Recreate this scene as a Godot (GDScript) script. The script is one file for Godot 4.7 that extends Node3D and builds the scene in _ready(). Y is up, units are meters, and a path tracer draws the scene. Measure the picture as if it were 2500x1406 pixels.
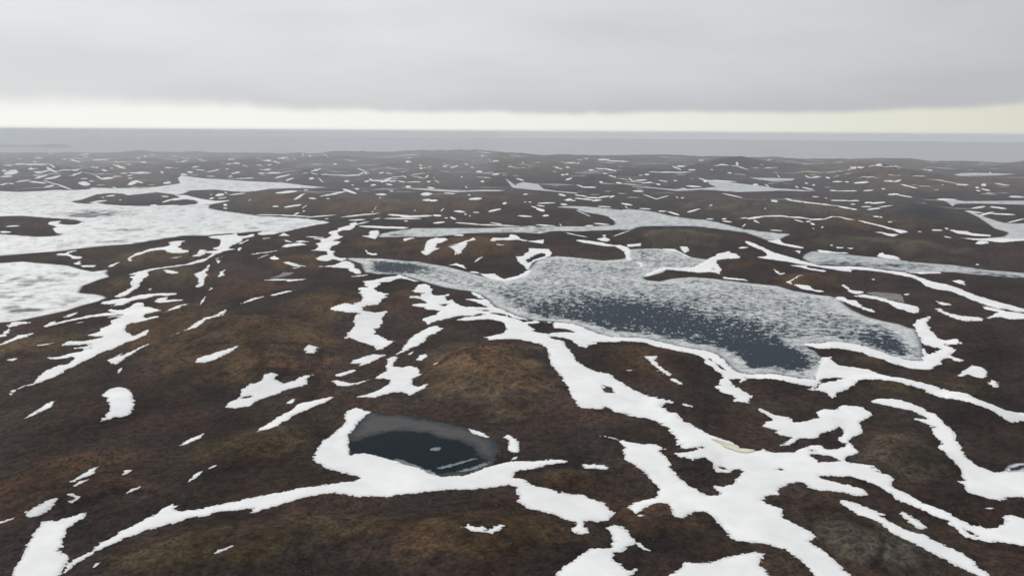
extends Node3D
# Spring tundra seen from a low aircraft: brown heath with snow drifts, half frozen lakes, a strip of sea and a low overcast.
# Plan: x to the right, -z straight ahead, metres; the camera hangs 250 m above the lake plain.

const EYE := 250.0
const SEA := -100.0
const FAN := 42.0          # the fine part of the ground spans this many degrees to either side
const STEP := 0.2          # degrees between its rays
var bears := PackedFloat32Array()
var rings := PackedFloat32Array()
var ground := PackedVector3Array()
var ray0 := 0
var hills := []
var wide := FastNoiseLite.new()
var fine := FastNoiseLite.new()
var floe := FastNoiseLite.new()
var drift := FastNoiseLite.new()
var mats := {}
var taken := {}
var shores: Array[PackedVector2Array] = []
var covers := []

class Sheet:
	var v := PackedVector3Array()
	var c := PackedColorArray()
	var t := PackedInt32Array()


func _ready() -> void:
	# ---------------------------------------------------------------- camera, sky, sun, exposure
	var cam := Camera3D.new()
	cam.name = "camera"
	cam.fov = 40.0
	cam.near = 1.0
	cam.far = 200000.0
	cam.position = Vector3(0, EYE, 0)
	cam.rotation_degrees = Vector3(-11.28, 0, 0.345)
	add_child(cam)
	var env := Environment.new()
	env.background_mode = Environment.BG_SKY
	env.sky = Sky.new()
	var pan := PanoramaSkyMaterial.new()
	pan.panorama = overcast()
	env.sky.sky_material = pan
	env.background_energy_multiplier = 1.0
	env.tonemap_mode = Environment.TONE_MAPPER_LINEAR
	env.tonemap_exposure = 1.0
	# sea haze: aerosol that scatters forwards, so that it whitens towards the bright side of the sky
	env.volumetric_fog_enabled = true
	env.volumetric_fog_density = 0.000004
	env.volumetric_fog_albedo = Color(0.94, 0.965, 1.0)
	env.volumetric_fog_anisotropy = 0.68
	env.sdfgi_enabled = true
	env.ssao_enabled = true
	env.ssil_enabled = true
	var we := WorldEnvironment.new()
	we.name = "environment"
	we.environment = env
	add_child(we)
	var sun := DirectionalLight3D.new()
	sun.name = "sun"
	sun.light_energy = 0.4
	sun.light_color = Color(1.0, 0.97, 0.92)
	sun.light_angular_distance = 20.0
	sun.shadow_enabled = true
	sun.rotation_degrees = Vector3(-22, -140, 0)
	add_child(sun)
	# ---------------------------------------------------------------- ground and sea
	noises()
	materials()
	lay_hills()
	lay_ground()
	lay_sea()
	lakes()
	snow_drifts()
	far_drifts()
	far_flecks()
	stained_slush()
	islands()
	dwarf_shrubs()
	haze_banks()


func overcast() -> ImageTexture:
	# a stratus deck that ends over the sea, with the clear strip under its edge; brighter towards the zenith as overcast skies are
	var w := 2048
	var h := 1024
	var n := FastNoiseLite.new()
	n.seed = 4
	n.frequency = 0.9
	n.fractal_octaves = 4
	var im := Image.create(w, h, false, Image.FORMAT_RGBF)
	im.fill(Color(0.6, 0.615, 0.61))  # pale air between the farthest sea and the sky
	for y in h / 2 + 4:
		var e := 90.0 - (y + 0.5) * 180.0 / h
		var se := sin(deg_to_rad(maxf(e, 0.0)))
		var ce := cos(deg_to_rad(e))
		for x in w:
			var a := wrapf((x + 0.5) / w * 360.0, -180.0, 180.0)  # straight ahead lies at the picture's edge
			var ar := deg_to_rad(a)
			var lit := 0.52 + 0.19 * cos(ar + 1.1)
			var dir := Vector3(sin(ar) * ce, se * 5.0, -cos(ar) * ce)
			var m := n.get_noise_3d(dir.x * 3.0, dir.y * 3.0, dir.z * 3.0)
			var deck := lit * (1.0 + 1.3 * (1.0 - exp(-se / 0.65))) / 1.05 * (1.0 + 0.1 * m)
			var cool := clampf(0.5 + a / 66.0, 0.0, 1.0)
			var col := Color(deck * 0.985, deck, deck * (1.015 + 0.03 * cool))
			if e < 6.0:
				var edge := 1.25 + 0.55 * clampf((a - 22.0) / 14.0, 0.0, 1.0) + 0.4 * smoothstep(6.0, 34.0, -a)
				edge += 0.22 * n.get_noise_3d(ar * 7.0, 3.0, 1.0) + 0.10 * n.get_noise_3d(ar * 30.0, 9.0, 1.0)
				var soft := 0.18 + 0.42 * smoothstep(4.0, 33.0, -a)
				var k := 1.0 - smoothstep(edge - soft, edge + soft * 1.3, e)
				var g := clampf((a + 33.0) / 66.0, 0.0, 1.0)
				var band := Color(0.92, 0.93, 0.885).lerp(Color(0.70, 0.70, 0.60), g * g)
				col = col.lerp(band, k)
			im.set_pixel(x, y, col)
	return ImageTexture.create_from_image(im)


func noises() -> void:
	for a in [[wide, 11, 0.0021, 4], [fine, 12, 0.05, 4], [floe, 13, 0.06, 5], [drift, 14, 0.09, 3]]:
		var n: FastNoiseLite = a[0]
		n.seed = a[1]
		n.frequency = a[2]
		n.fractal_octaves = a[3]
		n.noise_type = FastNoiseLite.TYPE_SIMPLEX
	drift.fractal_gain = 0.72
	drift.fractal_octaves = 4


func noise_map(seed_: int, freq: float, octaves: int, ramp: Gradient, bump := false) -> NoiseTexture2D:
	var n := FastNoiseLite.new()
	n.seed = seed_
	n.frequency = freq
	n.fractal_octaves = octaves
	n.noise_type = FastNoiseLite.TYPE_SIMPLEX
	var t := NoiseTexture2D.new()
	t.width = 1024
	t.height = 1024
	t.seamless = true
	t.noise = n
	if ramp:
		t.color_ramp = ramp
	if bump:
		t.as_normal_map = true
		t.bump_strength = 6.0
	return t


func ramp(stops: Array) -> Gradient:
	var g := Gradient.new()
	var o := PackedFloat32Array()
	var c := PackedColorArray()
	for s in stops:
		o.append(s[0])
		c.append(s[1])
	g.offsets = o
	g.colors = c
	return g


func materials() -> void:
	# heath: the ground's own colour lies in the vertices, tufts and bare spots in two textures of different pitch
	var m := StandardMaterial3D.new()
	m.resource_name = "heath"
	m.vertex_color_use_as_albedo = true
	m.roughness = 1.0
	m.metallic_specular = 0.15
	m.albedo_texture = noise_map(21, 0.012, 6, ramp([[0.0, Color(0.56, 0.54, 0.53)], [0.3, Color(0.76, 0.745, 0.73)], [0.5, Color(0.87, 0.86, 0.84)], [0.72, Color(0.95, 0.93, 0.87)], [1.0, Color(1, 1, 0.95)]]))
	m.uv1_scale = Vector3(1.0 / 170.0, 1.0 / 170.0, 1)
	m.detail_enabled = true
	m.detail_blend_mode = BaseMaterial3D.BLEND_MODE_MUL
	m.detail_uv_layer = BaseMaterial3D.DETAIL_UV_2
	m.detail_albedo = noise_map(22, 0.03, 6, ramp([[0.0, Color(0.58, 0.58, 0.6)], [0.38, Color(0.83, 0.83, 0.84)], [0.55, Color(0.93, 0.925, 0.91)], [0.75, Color(1, 0.99, 0.95)], [1.0, Color(1, 1, 1)]]))
	m.uv2_scale = Vector3(1.0 / 140.0, 1.0 / 140.0, 1)
	m.normal_enabled = true
	m.normal_texture = noise_map(23, 0.02, 5, null, true)
	m.normal_scale = 0.8
	mats.heath = m
	m = StandardMaterial3D.new()
	m.resource_name = "snow"
	m.vertex_color_use_as_albedo = true
	m.roughness = 0.85
	m.metallic_specular = 0.2
	mats.snow = m
	m = StandardMaterial3D.new()
	m.resource_name = "lake_ice"
	m.vertex_color_use_as_albedo = true
	m.roughness = 0.7
	m.metallic_specular = 0.25
	mats.ice = m
	m = StandardMaterial3D.new()
	m.resource_name = "lake_water"
	m.albedo_color = Color(0.115, 0.17, 0.215)
	m.roughness = 0.4
	m.metallic_specular = 0.09
	m.normal_enabled = true
	m.normal_texture = noise_map(24, 0.03, 4, null, true)
	m.normal_scale = 0.5
	m.uv1_triplanar = true
	m.uv1_world_triplanar = true
	m.uv1_scale = Vector3(0.02, 0.02, 0.02)
	mats.water = m
	m = m.duplicate()
	m.resource_name = "pond_water"
	m.albedo_color = Color(0.055, 0.1, 0.125)
	m.metallic_specular = 0.06
	mats.pond = m
	m = StandardMaterial3D.new()
	m.resource_name = "thin_ice"
	m.vertex_color_use_as_albedo = true
	m.roughness = 0.6
	m.metallic_specular = 0.12
	mats.thin = m
	m = StandardMaterial3D.new()
	m.resource_name = "sea_water"
	m.albedo_color = Color(0.16, 0.2, 0.24)
	m.roughness = 0.13
	m.metallic_specular = 0.45
	mats.sea = m


# ------------------------------------------------------------------------------------------------ naming
func put(o: Node3D, called: String, label := "", category := "", group := "", kind := "") -> Node3D:
	var n: int = taken.get(called, 0)
	taken[called] = n + 1
	o.name = called if n == 0 else "%s_%03d" % [called, n]
	if label:
		o.set_meta("label", label)
	if category:
		o.set_meta("category", category)
	if group:
		o.set_meta("group", group)
	if kind:
		o.set_meta("kind", kind)
	add_child(o, true)
	return o


func finish(s: Sheet, m: Material) -> MeshInstance3D:
	var o := MeshInstance3D.new()
	if s.v.is_empty():
		return o
	var at := Vector3.ZERO
	for p in s.v:
		at += p
	at /= s.v.size()
	at = Vector3(roundf(at.x), 0, roundf(at.z))
	var moved := PackedVector3Array()
	moved.resize(s.v.size())
	for k in s.v.size():
		moved[k] = s.v[k] - at
	var a := []
	a.resize(Mesh.ARRAY_MAX)
	a[Mesh.ARRAY_VERTEX] = moved
	a[Mesh.ARRAY_COLOR] = s.c
	a[Mesh.ARRAY_INDEX] = s.t
	var st := SurfaceTool.new()
	st.create_from_arrays(a)
	st.generate_normals()
	st.index()
	o.mesh = st.commit()
	o.material_override = m
	o.position = at
	return o


# ------------------------------------------------------------------------------------------------ ground
func hill(x: float, z: float, across: Vector2, a: float, b: float, h: float, tint: Color) -> void:
	hills.append([x, z, across.x, across.y, a, b, h, tint])


func lay_hills() -> void:
	var tan_ := Color(0.063, 0.044, 0.027)
	var brown := Color(0.050, 0.033, 0.019)
	var olive := Color(0.041, 0.032, 0.019)
	var rust := Color(0.039, 0.024, 0.016)
	var dark := Color(0.017, 0.012, 0.0105)
	var grey := Color(0.044, 0.038, 0.029)
	var navy := Color(0.017, 0.017, 0.022)
	hill(-29, -804, Vector2(0.999, -0.037), 84, 153, 15.5, tan_)
	hill(-310, -889, Vector2(0.944, -0.329), 135, 195, 20.2, brown)
	hill(-442, -999, Vector2(0.914, -0.405), 119, 151, 9.0, brown)
	hill(-201, -601, Vector2(0.948, -0.317), 63, 57, 7.3, olive)
	hill(-368, -677, Vector2(0.878, -0.478), 87, 87, 9.2, dark)
	hill(-310, -533, Vector2(0.864, -0.503), 71, 64, 8.5, rust)
	hill(-158, -446, Vector2(0.943, -0.333), 96, 38, 5.3, olive)
	hill(-30, -459, Vector2(0.998, -0.065), 75, 43, 5.4, brown)
	hill(45, -534, Vector2(0.996, 0.085), 30, 27, 4.9, brown)
	hill(150, -850, Vector2(0.985, 0.175), 73, 70, 9.3, rust)
	hill(166, -693, Vector2(0.972, 0.234), 50, 61, 8.4, dark)
	hill(266, -748, Vector2(0.941, 0.337), 38, 45, 5.6, dark)
	hill(95, -481, Vector2(0.981, 0.194), 36, 36, 3.7, rust)
	hill(137, -574, Vector2(0.973, 0.232), 28, 51, 4.2, dark)
	hill(311, -586, Vector2(0.883, 0.469), 43, 66, 4.9, grey)
	hill(225, -451, Vector2(0.895, 0.446), 47, 43, 3.9, grey)
	hill(309, -518, Vector2(0.858, 0.513), 27, 29, 2.0, dark)
	hill(290, -493, Vector2(0.862, 0.507), 32, 29, 2.1, dark)
	hill(418, -678, Vector2(0.851, 0.525), 42, 78, 9.6, dark)
	hill(410, -752, Vector2(0.879, 0.477), 88, 48, 5.5, olive)
	hill(415, -851, Vector2(0.894, 0.447), 31, 20, 2.1, brown)
	hill(577, -940, Vector2(0.856, 0.518), 63, 131, 11.7, dark)
	hill(271, -660, Vector2(0.925, 0.380), 39, 32, 2.9, dark)
	hill(-83, -1704, Vector2(0.999, -0.053), 124, 199, 17.8, brown)
	hill(-181, -1713, Vector2(0.995, -0.104), 81, 143, 9.3, brown)
	hill(-267, -1762, Vector2(0.989, -0.150), 65, 85, 5.3, brown)
	hill(125, -2406, Vector2(0.998, 0.062), 92, 194, 12.2, dark)
	hill(397, -1884, Vector2(0.980, 0.199), 133, 191, 12.8, grey)
	hill(457, -1488, Vector2(0.961, 0.277), 65, 81, 6.8, rust)
	hill(507, -1332, Vector2(0.937, 0.350), 72, 89, 6.2, brown)
	hill(840, -1775, Vector2(0.905, 0.425), 205, 174, 8.6, grey)
	hill(1332, -2544, Vector2(0.879, 0.477), 110, 307, 16.1, navy)
	hill(934, -2545, Vector2(0.939, 0.345), 316, 417, 20.0, grey)
	hill(1016, -2177, Vector2(0.906, 0.423), 186, 194, 10.5, brown)
	hill(746, -2729, Vector2(0.965, 0.264), 230, 390, 15.7, grey)
	hill(-187, -2758, Vector2(0.998, -0.068), 294, 430, 20.2, brown)
	hill(-796, -2832, Vector2(0.960, -0.279), 240, 518, 25.5, brown)
	hill(-512, -2668, Vector2(0.982, -0.189), 206, 437, 15.7, brown)
	hill(54, -3239, Vector2(1.000, -0.001), 131, 110, 3.3, brown)
	hill(-1368, -2929, Vector2(0.903, -0.430), 86, 104, 3.6, navy)
	hill(-1282, -2028, Vector2(0.850, -0.527), 72, 111, 5.3, grey)
	hill(-697, -1566, Vector2(0.913, -0.407), 124, 129, 8.6, olive)
	hill(-580, -1326, Vector2(0.916, -0.401), 75, 122, 6.8, olive)
	hill(-638, -1278, Vector2(0.894, -0.448), 39, 76, 5.2, olive)
	hill(-423, -1237, Vector2(0.949, -0.316), 73, 84, 6.1, rust)
	hill(-407, -1501, Vector2(0.968, -0.249), 84, 102, 5.3, brown)
	hill(-262, -1099, Vector2(0.973, -0.232), 88, 159, 11.4, brown)
	hill(-330, -1769, Vector2(0.984, -0.180), 47, 90, 4.0, brown)
	hill(-158, -1196, Vector2(0.991, -0.131), 38, 62, 4.2, brown)
	hill(-545, -902, Vector2(0.856, -0.518), 78, 62, 4.8, olive)
	hill(-560, -1001, Vector2(0.873, -0.488), 78, 49, 2.8, dark)
	hill(1969, -5093, Vector2(0.934, 0.358), 372, 864, 20.5, brown)
	hill(-469, -8472, Vector2(0.998, -0.055), 787, 1100, 19.2, brown)
	hill(3532, -6050, Vector2(0.864, 0.504), 394, 647, 8.4, grey)
	hill(-3113, -6160, Vector2(0.892, -0.451), 610, 738, 13.8, brown)
	hill(1488, -8046, Vector2(0.983, 0.182), 322, 606, 10.1, grey)
	hill(3149, -4303, Vector2(0.807, 0.591), 223, 543, 9.8, grey)
	hill(1530, -5446, Vector2(0.963, 0.271), 223, 962, 21.2, olive)
	hill(-1501, -6792, Vector2(0.976, -0.216), 291, 591, 6.6, dark)
	hill(589, -4319, Vector2(0.991, 0.135), 303, 692, 12.4, dark)
	hill(-175, -4346, Vector2(1.000, -0.031), 135, 343, 9.9, brown)
	hill(4759, -6846, Vector2(0.821, 0.571), 779, 1042, 12.8, brown)
	hill(-936, -4377, Vector2(0.978, -0.209), 312, 335, 5.7, grey)
	hill(3485, -4829, Vector2(0.811, 0.585), 230, 664, 14.8, olive)
	hill(-1519, -6570, Vector2(0.974, -0.225), 437, 1024, 12.3, dark)
	hill(-3128, -4234, Vector2(0.804, -0.594), 496, 417, 7.8, brown)
	hill(-3645, -6520, Vector2(0.873, -0.488), 364, 1015, 10.8, dark)
	hill(3136, -6631, Vector2(0.904, 0.428), 523, 1100, 15.7, olive)
	hill(-5951, -8313, Vector2(0.813, -0.582), 985, 1096, 11.0, grey)
	hill(-1149, -4609, Vector2(0.970, -0.242), 223, 688, 12.1, brown)
	hill(-1188, -4505, Vector2(0.967, -0.256), 185, 773, 19.1, grey)
	hill(2228, -4874, Vector2(0.909, 0.416), 201, 701, 11.0, olive)
	hill(-519, -6905, Vector2(0.997, -0.075), 663, 1100, 23.6, olive)
	hill(4123, -8099, Vector2(0.891, 0.454), 601, 908, 14.1, dark)
	hill(-108, -7808, Vector2(1.000, -0.014), 505, 1015, 14.3, brown)
	hill(1932, -4372, Vector2(0.916, 0.400), 334, 695, 18.7, dark)
	hill(1380, -5178, Vector2(0.966, 0.258), 462, 578, 15.6, dark)
	hill(-1034, -4100, Vector2(0.969, -0.248), 119, 484, 12.6, dark)
	hill(-2406, -6687, Vector2(0.941, -0.339), 354, 849, 14.6, dark)
	hill(1465, -6438, Vector2(0.975, 0.222), 518, 1100, 16.8, grey)
	hill(-1919, -3973, Vector2(0.901, -0.434), 218, 671, 14.3, brown)
	hill(1755, -4738, Vector2(0.939, 0.344), 119, 493, 11.6, olive)
	hill(557, -6680, Vector2(0.997, 0.083), 593, 696, 15.2, grey)
	hill(-753, -7986, Vector2(0.996, -0.094), 595, 744, 11.4, brown)
	hill(2930, -3833, Vector2(0.794, 0.607), 196, 921, 15.5, grey)
	hill(424, -5593, Vector2(0.997, 0.076), 327, 642, 13.9, brown)
	hill(-2150, -5149, Vector2(0.923, -0.385), 510, 394, 7.3, dark)
	hill(2399, -4096, Vector2(0.864, 0.504), 334, 645, 19.4, brown)
	hill(-3304, -5123, Vector2(0.840, -0.542), 409, 629, 11.9, dark)
	hill(-562, -4338, Vector2(0.992, -0.129), 367, 642, 14.7, grey)
	hill(-1504, -8060, Vector2(0.983, -0.184), 514, 727, 7.3, brown)
	hill(3845, -6167, Vector2(0.849, 0.529), 224, 680, 10.7, brown)
	hill(-1507, -5418, Vector2(0.963, -0.268), 498, 743, 13.8, grey)
	hill(-185, -5567, Vector2(0.999, -0.033), 433, 648, 15.8, grey)
	hill(-1978, -5171, Vector2(0.934, -0.357), 529, 685, 12.8, dark)
	hill(-1173, -4013, Vector2(0.956, -0.294), 176, 170, 3.1, brown)
	hill(-1983, -5504, Vector2(0.941, -0.339), 537, 898, 14.0, dark)
	hill(793, -4827, Vector2(0.987, 0.162), 394, 441, 11.6, dark)
	hill(2253, -6850, Vector2(0.950, 0.312), 508, 1100, 12.1, dark)
	hill(2390, -6162, Vector2(0.932, 0.362), 465, 543, 7.5, olive)
	hill(-3007, -4812, Vector2(0.848, -0.530), 435, 506, 9.3, olive)
	hill(1546, -5155, Vector2(0.958, 0.287), 419, 690, 17.7, olive)
	hill(1642, -5691, Vector2(0.961, 0.277), 455, 1073, 19.4, brown)
	hill(-5525, -7007, Vector2(0.785, -0.619), 735, 1035, 14.0, olive)
	hill(-2343, -4110, Vector2(0.869, -0.495), 294, 617, 14.3, dark)
	hill(-635, -5329, Vector2(0.993, -0.118), 360, 422, 10.0, dark)
	hill(1943, -4188, Vector2(0.907, 0.421), 347, 381, 10.4, brown)
	hill(-2793, -4799, Vector2(0.864, -0.503), 274, 923, 14.0, brown)
	hill(3577, -7490, Vector2(0.902, 0.431), 292, 859, 11.8, olive)
	hill(-1577, -4565, Vector2(0.944, -0.331), 294, 363, 7.7, brown)
	hill(-911, -8344, Vector2(0.994, -0.109), 431, 1100, 14.3, dark)
	hill(-2368, -4102, Vector2(0.866, -0.500), 237, 627, 16.3, dark)
	hill(360, -4018, Vector2(0.996, 0.086), 267, 397, 11.2, dark)
	hill(-1501, -4469, Vector2(0.945, -0.327), 276, 474, 14.0, olive)
	hill(-2381, -4660, Vector2(0.890, -0.455), 406, 735, 11.1, brown)
	hill(-5160, -8672, Vector2(0.859, -0.511), 712, 830, 11.3, olive)
	hill(-2489, -3974, Vector2(0.847, -0.531), 308, 607, 13.1, grey)
	hill(-458, -4046, Vector2(0.994, -0.113), 293, 571, 11.2, olive)
	hill(-2501, -4354, Vector2(0.867, -0.498), 363, 545, 9.8, dark)
	hill(1302, -3896, Vector2(0.951, 0.310), 140, 208, 6.3, dark)
	hill(2340, -4897, Vector2(0.900, 0.435), 279, 867, 17.7, brown)
	hill(-1770, -3829, Vector2(0.910, -0.414), 142, 264, 4.7, grey)
	hill(-5754, -7877, Vector2(0.807, -0.590), 877, 1015, 13.4, brown)
	hill(-1934, -6092, Vector2(0.953, -0.303), 584, 1067, 16.1, olive)
	hill(-4746, -8666, Vector2(0.877, -0.480), 409, 947, 9.7, olive)
	hill(-3203, -8204, Vector2(0.932, -0.364), 435, 709, 7.6, grey)
	hill(5139, -8199, Vector2(0.847, 0.531), 509, 1100, 16.5, brown)
	hill(1313, -4921, Vector2(0.964, 0.266), 176, 548, 9.0, dark)
	hill(1843, -6687, Vector2(0.964, 0.266), 551, 658, 8.3, brown)
	hill(1294, -5274, Vector2(0.971, 0.241), 349, 906, 21.0, dark)
	hill(-1754, -7959, Vector2(0.977, -0.215), 281, 1100, 18.2, grey)
	hill(-3724, -8057, Vector2(0.908, -0.420), 297, 1089, 15.5, dark)
	hill(-6092, -8751, Vector2(0.821, -0.571), 882, 1012, 7.2, brown)
	hill(2204, -4133, Vector2(0.881, 0.473), 223, 646, 16.8, grey)
	hill(2470, -5535, Vector2(0.913, 0.408), 201, 1075, 18.7, brown)
	hill(2928, -4086, Vector2(0.813, 0.582), 216, 836, 19.9, grey)
	hill(-3625, -5484, Vector2(0.834, -0.551), 341, 513, 8.8, grey)
	hill(2463, -5799, Vector2(0.920, 0.391), 413, 592, 7.0, dark)
	hill(2887, -4513, Vector2(0.849, 0.528), 214, 329, 5.0, olive)
	hill(3513, -8163, Vector2(0.919, 0.395), 756, 1013, 9.4, brown)
	hill(1787, -5725, Vector2(0.955, 0.298), 491, 1100, 23.1, dark)
	hill(2595, -8195, Vector2(0.953, 0.302), 292, 847, 9.3, dark)
	hill(-2851, -4176, Vector2(0.826, -0.564), 414, 559, 14.3, brown)
	hill(1520, -4767, Vector2(0.953, 0.304), 101, 370, 7.7, grey)
	hill(-2064, -6704, Vector2(0.956, -0.294), 278, 844, 11.6, brown)
	hill(3383, -8117, Vector2(0.923, 0.385), 599, 708, 6.2, grey)
	hill(-448, -4361, Vector2(0.995, -0.102), 205, 799, 13.5, brown)
	hill(-1297, -5917, Vector2(0.977, -0.214), 321, 439, 8.4, grey)
	hill(-3005, -4661, Vector2(0.840, -0.542), 367, 484, 10.9, olive)
	hill(-469, -4466, Vector2(0.995, -0.104), 266, 503, 11.9, grey)
	hill(-613, -5820, Vector2(0.994, -0.105), 347, 917, 22.2, brown)
	hill(-81, -5634, Vector2(1.000, -0.015), 174, 496, 11.9, brown)
	hill(-6188, -7819, Vector2(0.784, -0.621), 914, 804, 10.0, dark)
	hill(-2812, -6219, Vector2(0.911, -0.412), 336, 604, 10.1, dark)
	hill(2023, -4464, Vector2(0.911, 0.413), 265, 861, 23.3, brown)
	hill(-807, -5091, Vector2(0.988, -0.157), 204, 850, 18.0, brown)
	hill(-1386, -8450, Vector2(0.987, -0.162), 694, 829, 13.6, dark)
	hill(-271, -5618, Vector2(0.999, -0.048), 374, 470, 7.3, brown)
	hill(1395, -8417, Vector2(0.987, 0.164), 605, 1100, 12.2, brown)
	hill(104, -5045, Vector2(1.000, 0.021), 321, 689, 16.9, olive)
	hill(1926, -3833, Vector2(0.894, 0.449), 390, 699, 19.9, brown)
	hill(-1079, -8119, Vector2(0.991, -0.132), 779, 582, 9.2, grey)
	hill(-4753, -7091, Vector2(0.831, -0.557), 312, 828, 11.2, olive)
	hill(4466, -6568, Vector2(0.827, 0.562), 382, 1100, 13.2, brown)
	hill(3478, -4686, Vector2(0.809, 0.588), 424, 788, 18.1, brown)
	hill(-2404, -5183, Vector2(0.907, -0.421), 366, 941, 14.9, brown)
	hill(4283, -5758, Vector2(0.802, 0.597), 538, 920, 16.4, brown)
	hill(2600, -3982, Vector2(0.837, 0.547), 339, 608, 10.4, brown)
	hill(3513, -4568, Vector2(0.793, 0.610), 273, 542, 8.9, dark)
	hill(-2972, -4418, Vector2(0.830, -0.558), 503, 414, 8.0, grey)
	hill(-5346, -7705, Vector2(0.822, -0.570), 636, 1100, 19.0, olive)
	hill(-728, -6105, Vector2(0.993, -0.119), 398, 1048, 16.2, dark)
	hill(4990, -8104, Vector2(0.852, 0.524), 498, 1100, 11.0, dark)
	hill(846, -5174, Vector2(0.987, 0.161), 225, 514, 11.4, dark)
	hill(-3312, -4741, Vector2(0.820, -0.573), 359, 898, 22.2, dark)
	hill(-404, -7821, Vector2(0.999, -0.052), 433, 1100, 23.1, brown)
	hill(-178, -4207, Vector2(0.999, -0.038), 128, 335, 6.7, brown)
	hill(-1388, -6585, Vector2(0.978, -0.206), 544, 882, 13.8, dark)
	hill(2058, -4299, Vector2(0.900, 0.435), 337, 840, 25.0, brown)
	hill(3059, -6147, Vector2(0.895, 0.446), 299, 807, 10.1, brown)
	hill(4796, -6862, Vector2(0.820, 0.573), 519, 687, 11.9, dark)
	hill(-6817, -8658, Vector2(0.786, -0.619), 620, 958, 11.1, olive)
	hill(-2209, -4549, Vector2(0.900, -0.437), 272, 436, 12.0, brown)
	hill(-1725, -5307, Vector2(0.951, -0.309), 292, 905, 18.0, brown)
	hill(5541, -7202, Vector2(0.793, 0.610), 435, 1100, 14.3, brown)
	hill(-581, -5371, Vector2(0.994, -0.108), 227, 899, 22.6, grey)
	hill(-1937, -8445, Vector2(0.975, -0.224), 738, 584, 8.7, dark)
	hill(-3424, -4488, Vector2(0.795, -0.607), 378, 950, 23.0, brown)
	hill(-3850, -8623, Vector2(0.913, -0.408), 903, 993, 11.3, brown)
	hill(614, -3997, Vector2(0.988, 0.154), 217, 333, 6.3, grey)
	hill(2667, -6048, Vector2(0.915, 0.404), 390, 981, 20.6, brown)
	hill(-3767, -5101, Vector2(0.804, -0.594), 202, 924, 15.0, olive)


func shore(deg: float) -> float:
	# how far the land reaches in each direction before it drops to the sea
	var r := 8250.0 + 90.0 * sin(deg * 0.55) + 60.0 * sin(deg * 1.7 + 1.0) + 40.0 * fine.get_noise_1d(deg * 40.0)
	r += 900.0 * smoothstep(8.0, 30.0, -deg) - 150.0 * smoothstep(10.0, 30.0, deg)
	r += 60000.0 * smoothstep(72.0, 80.0, absf(deg))
	return r


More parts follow.
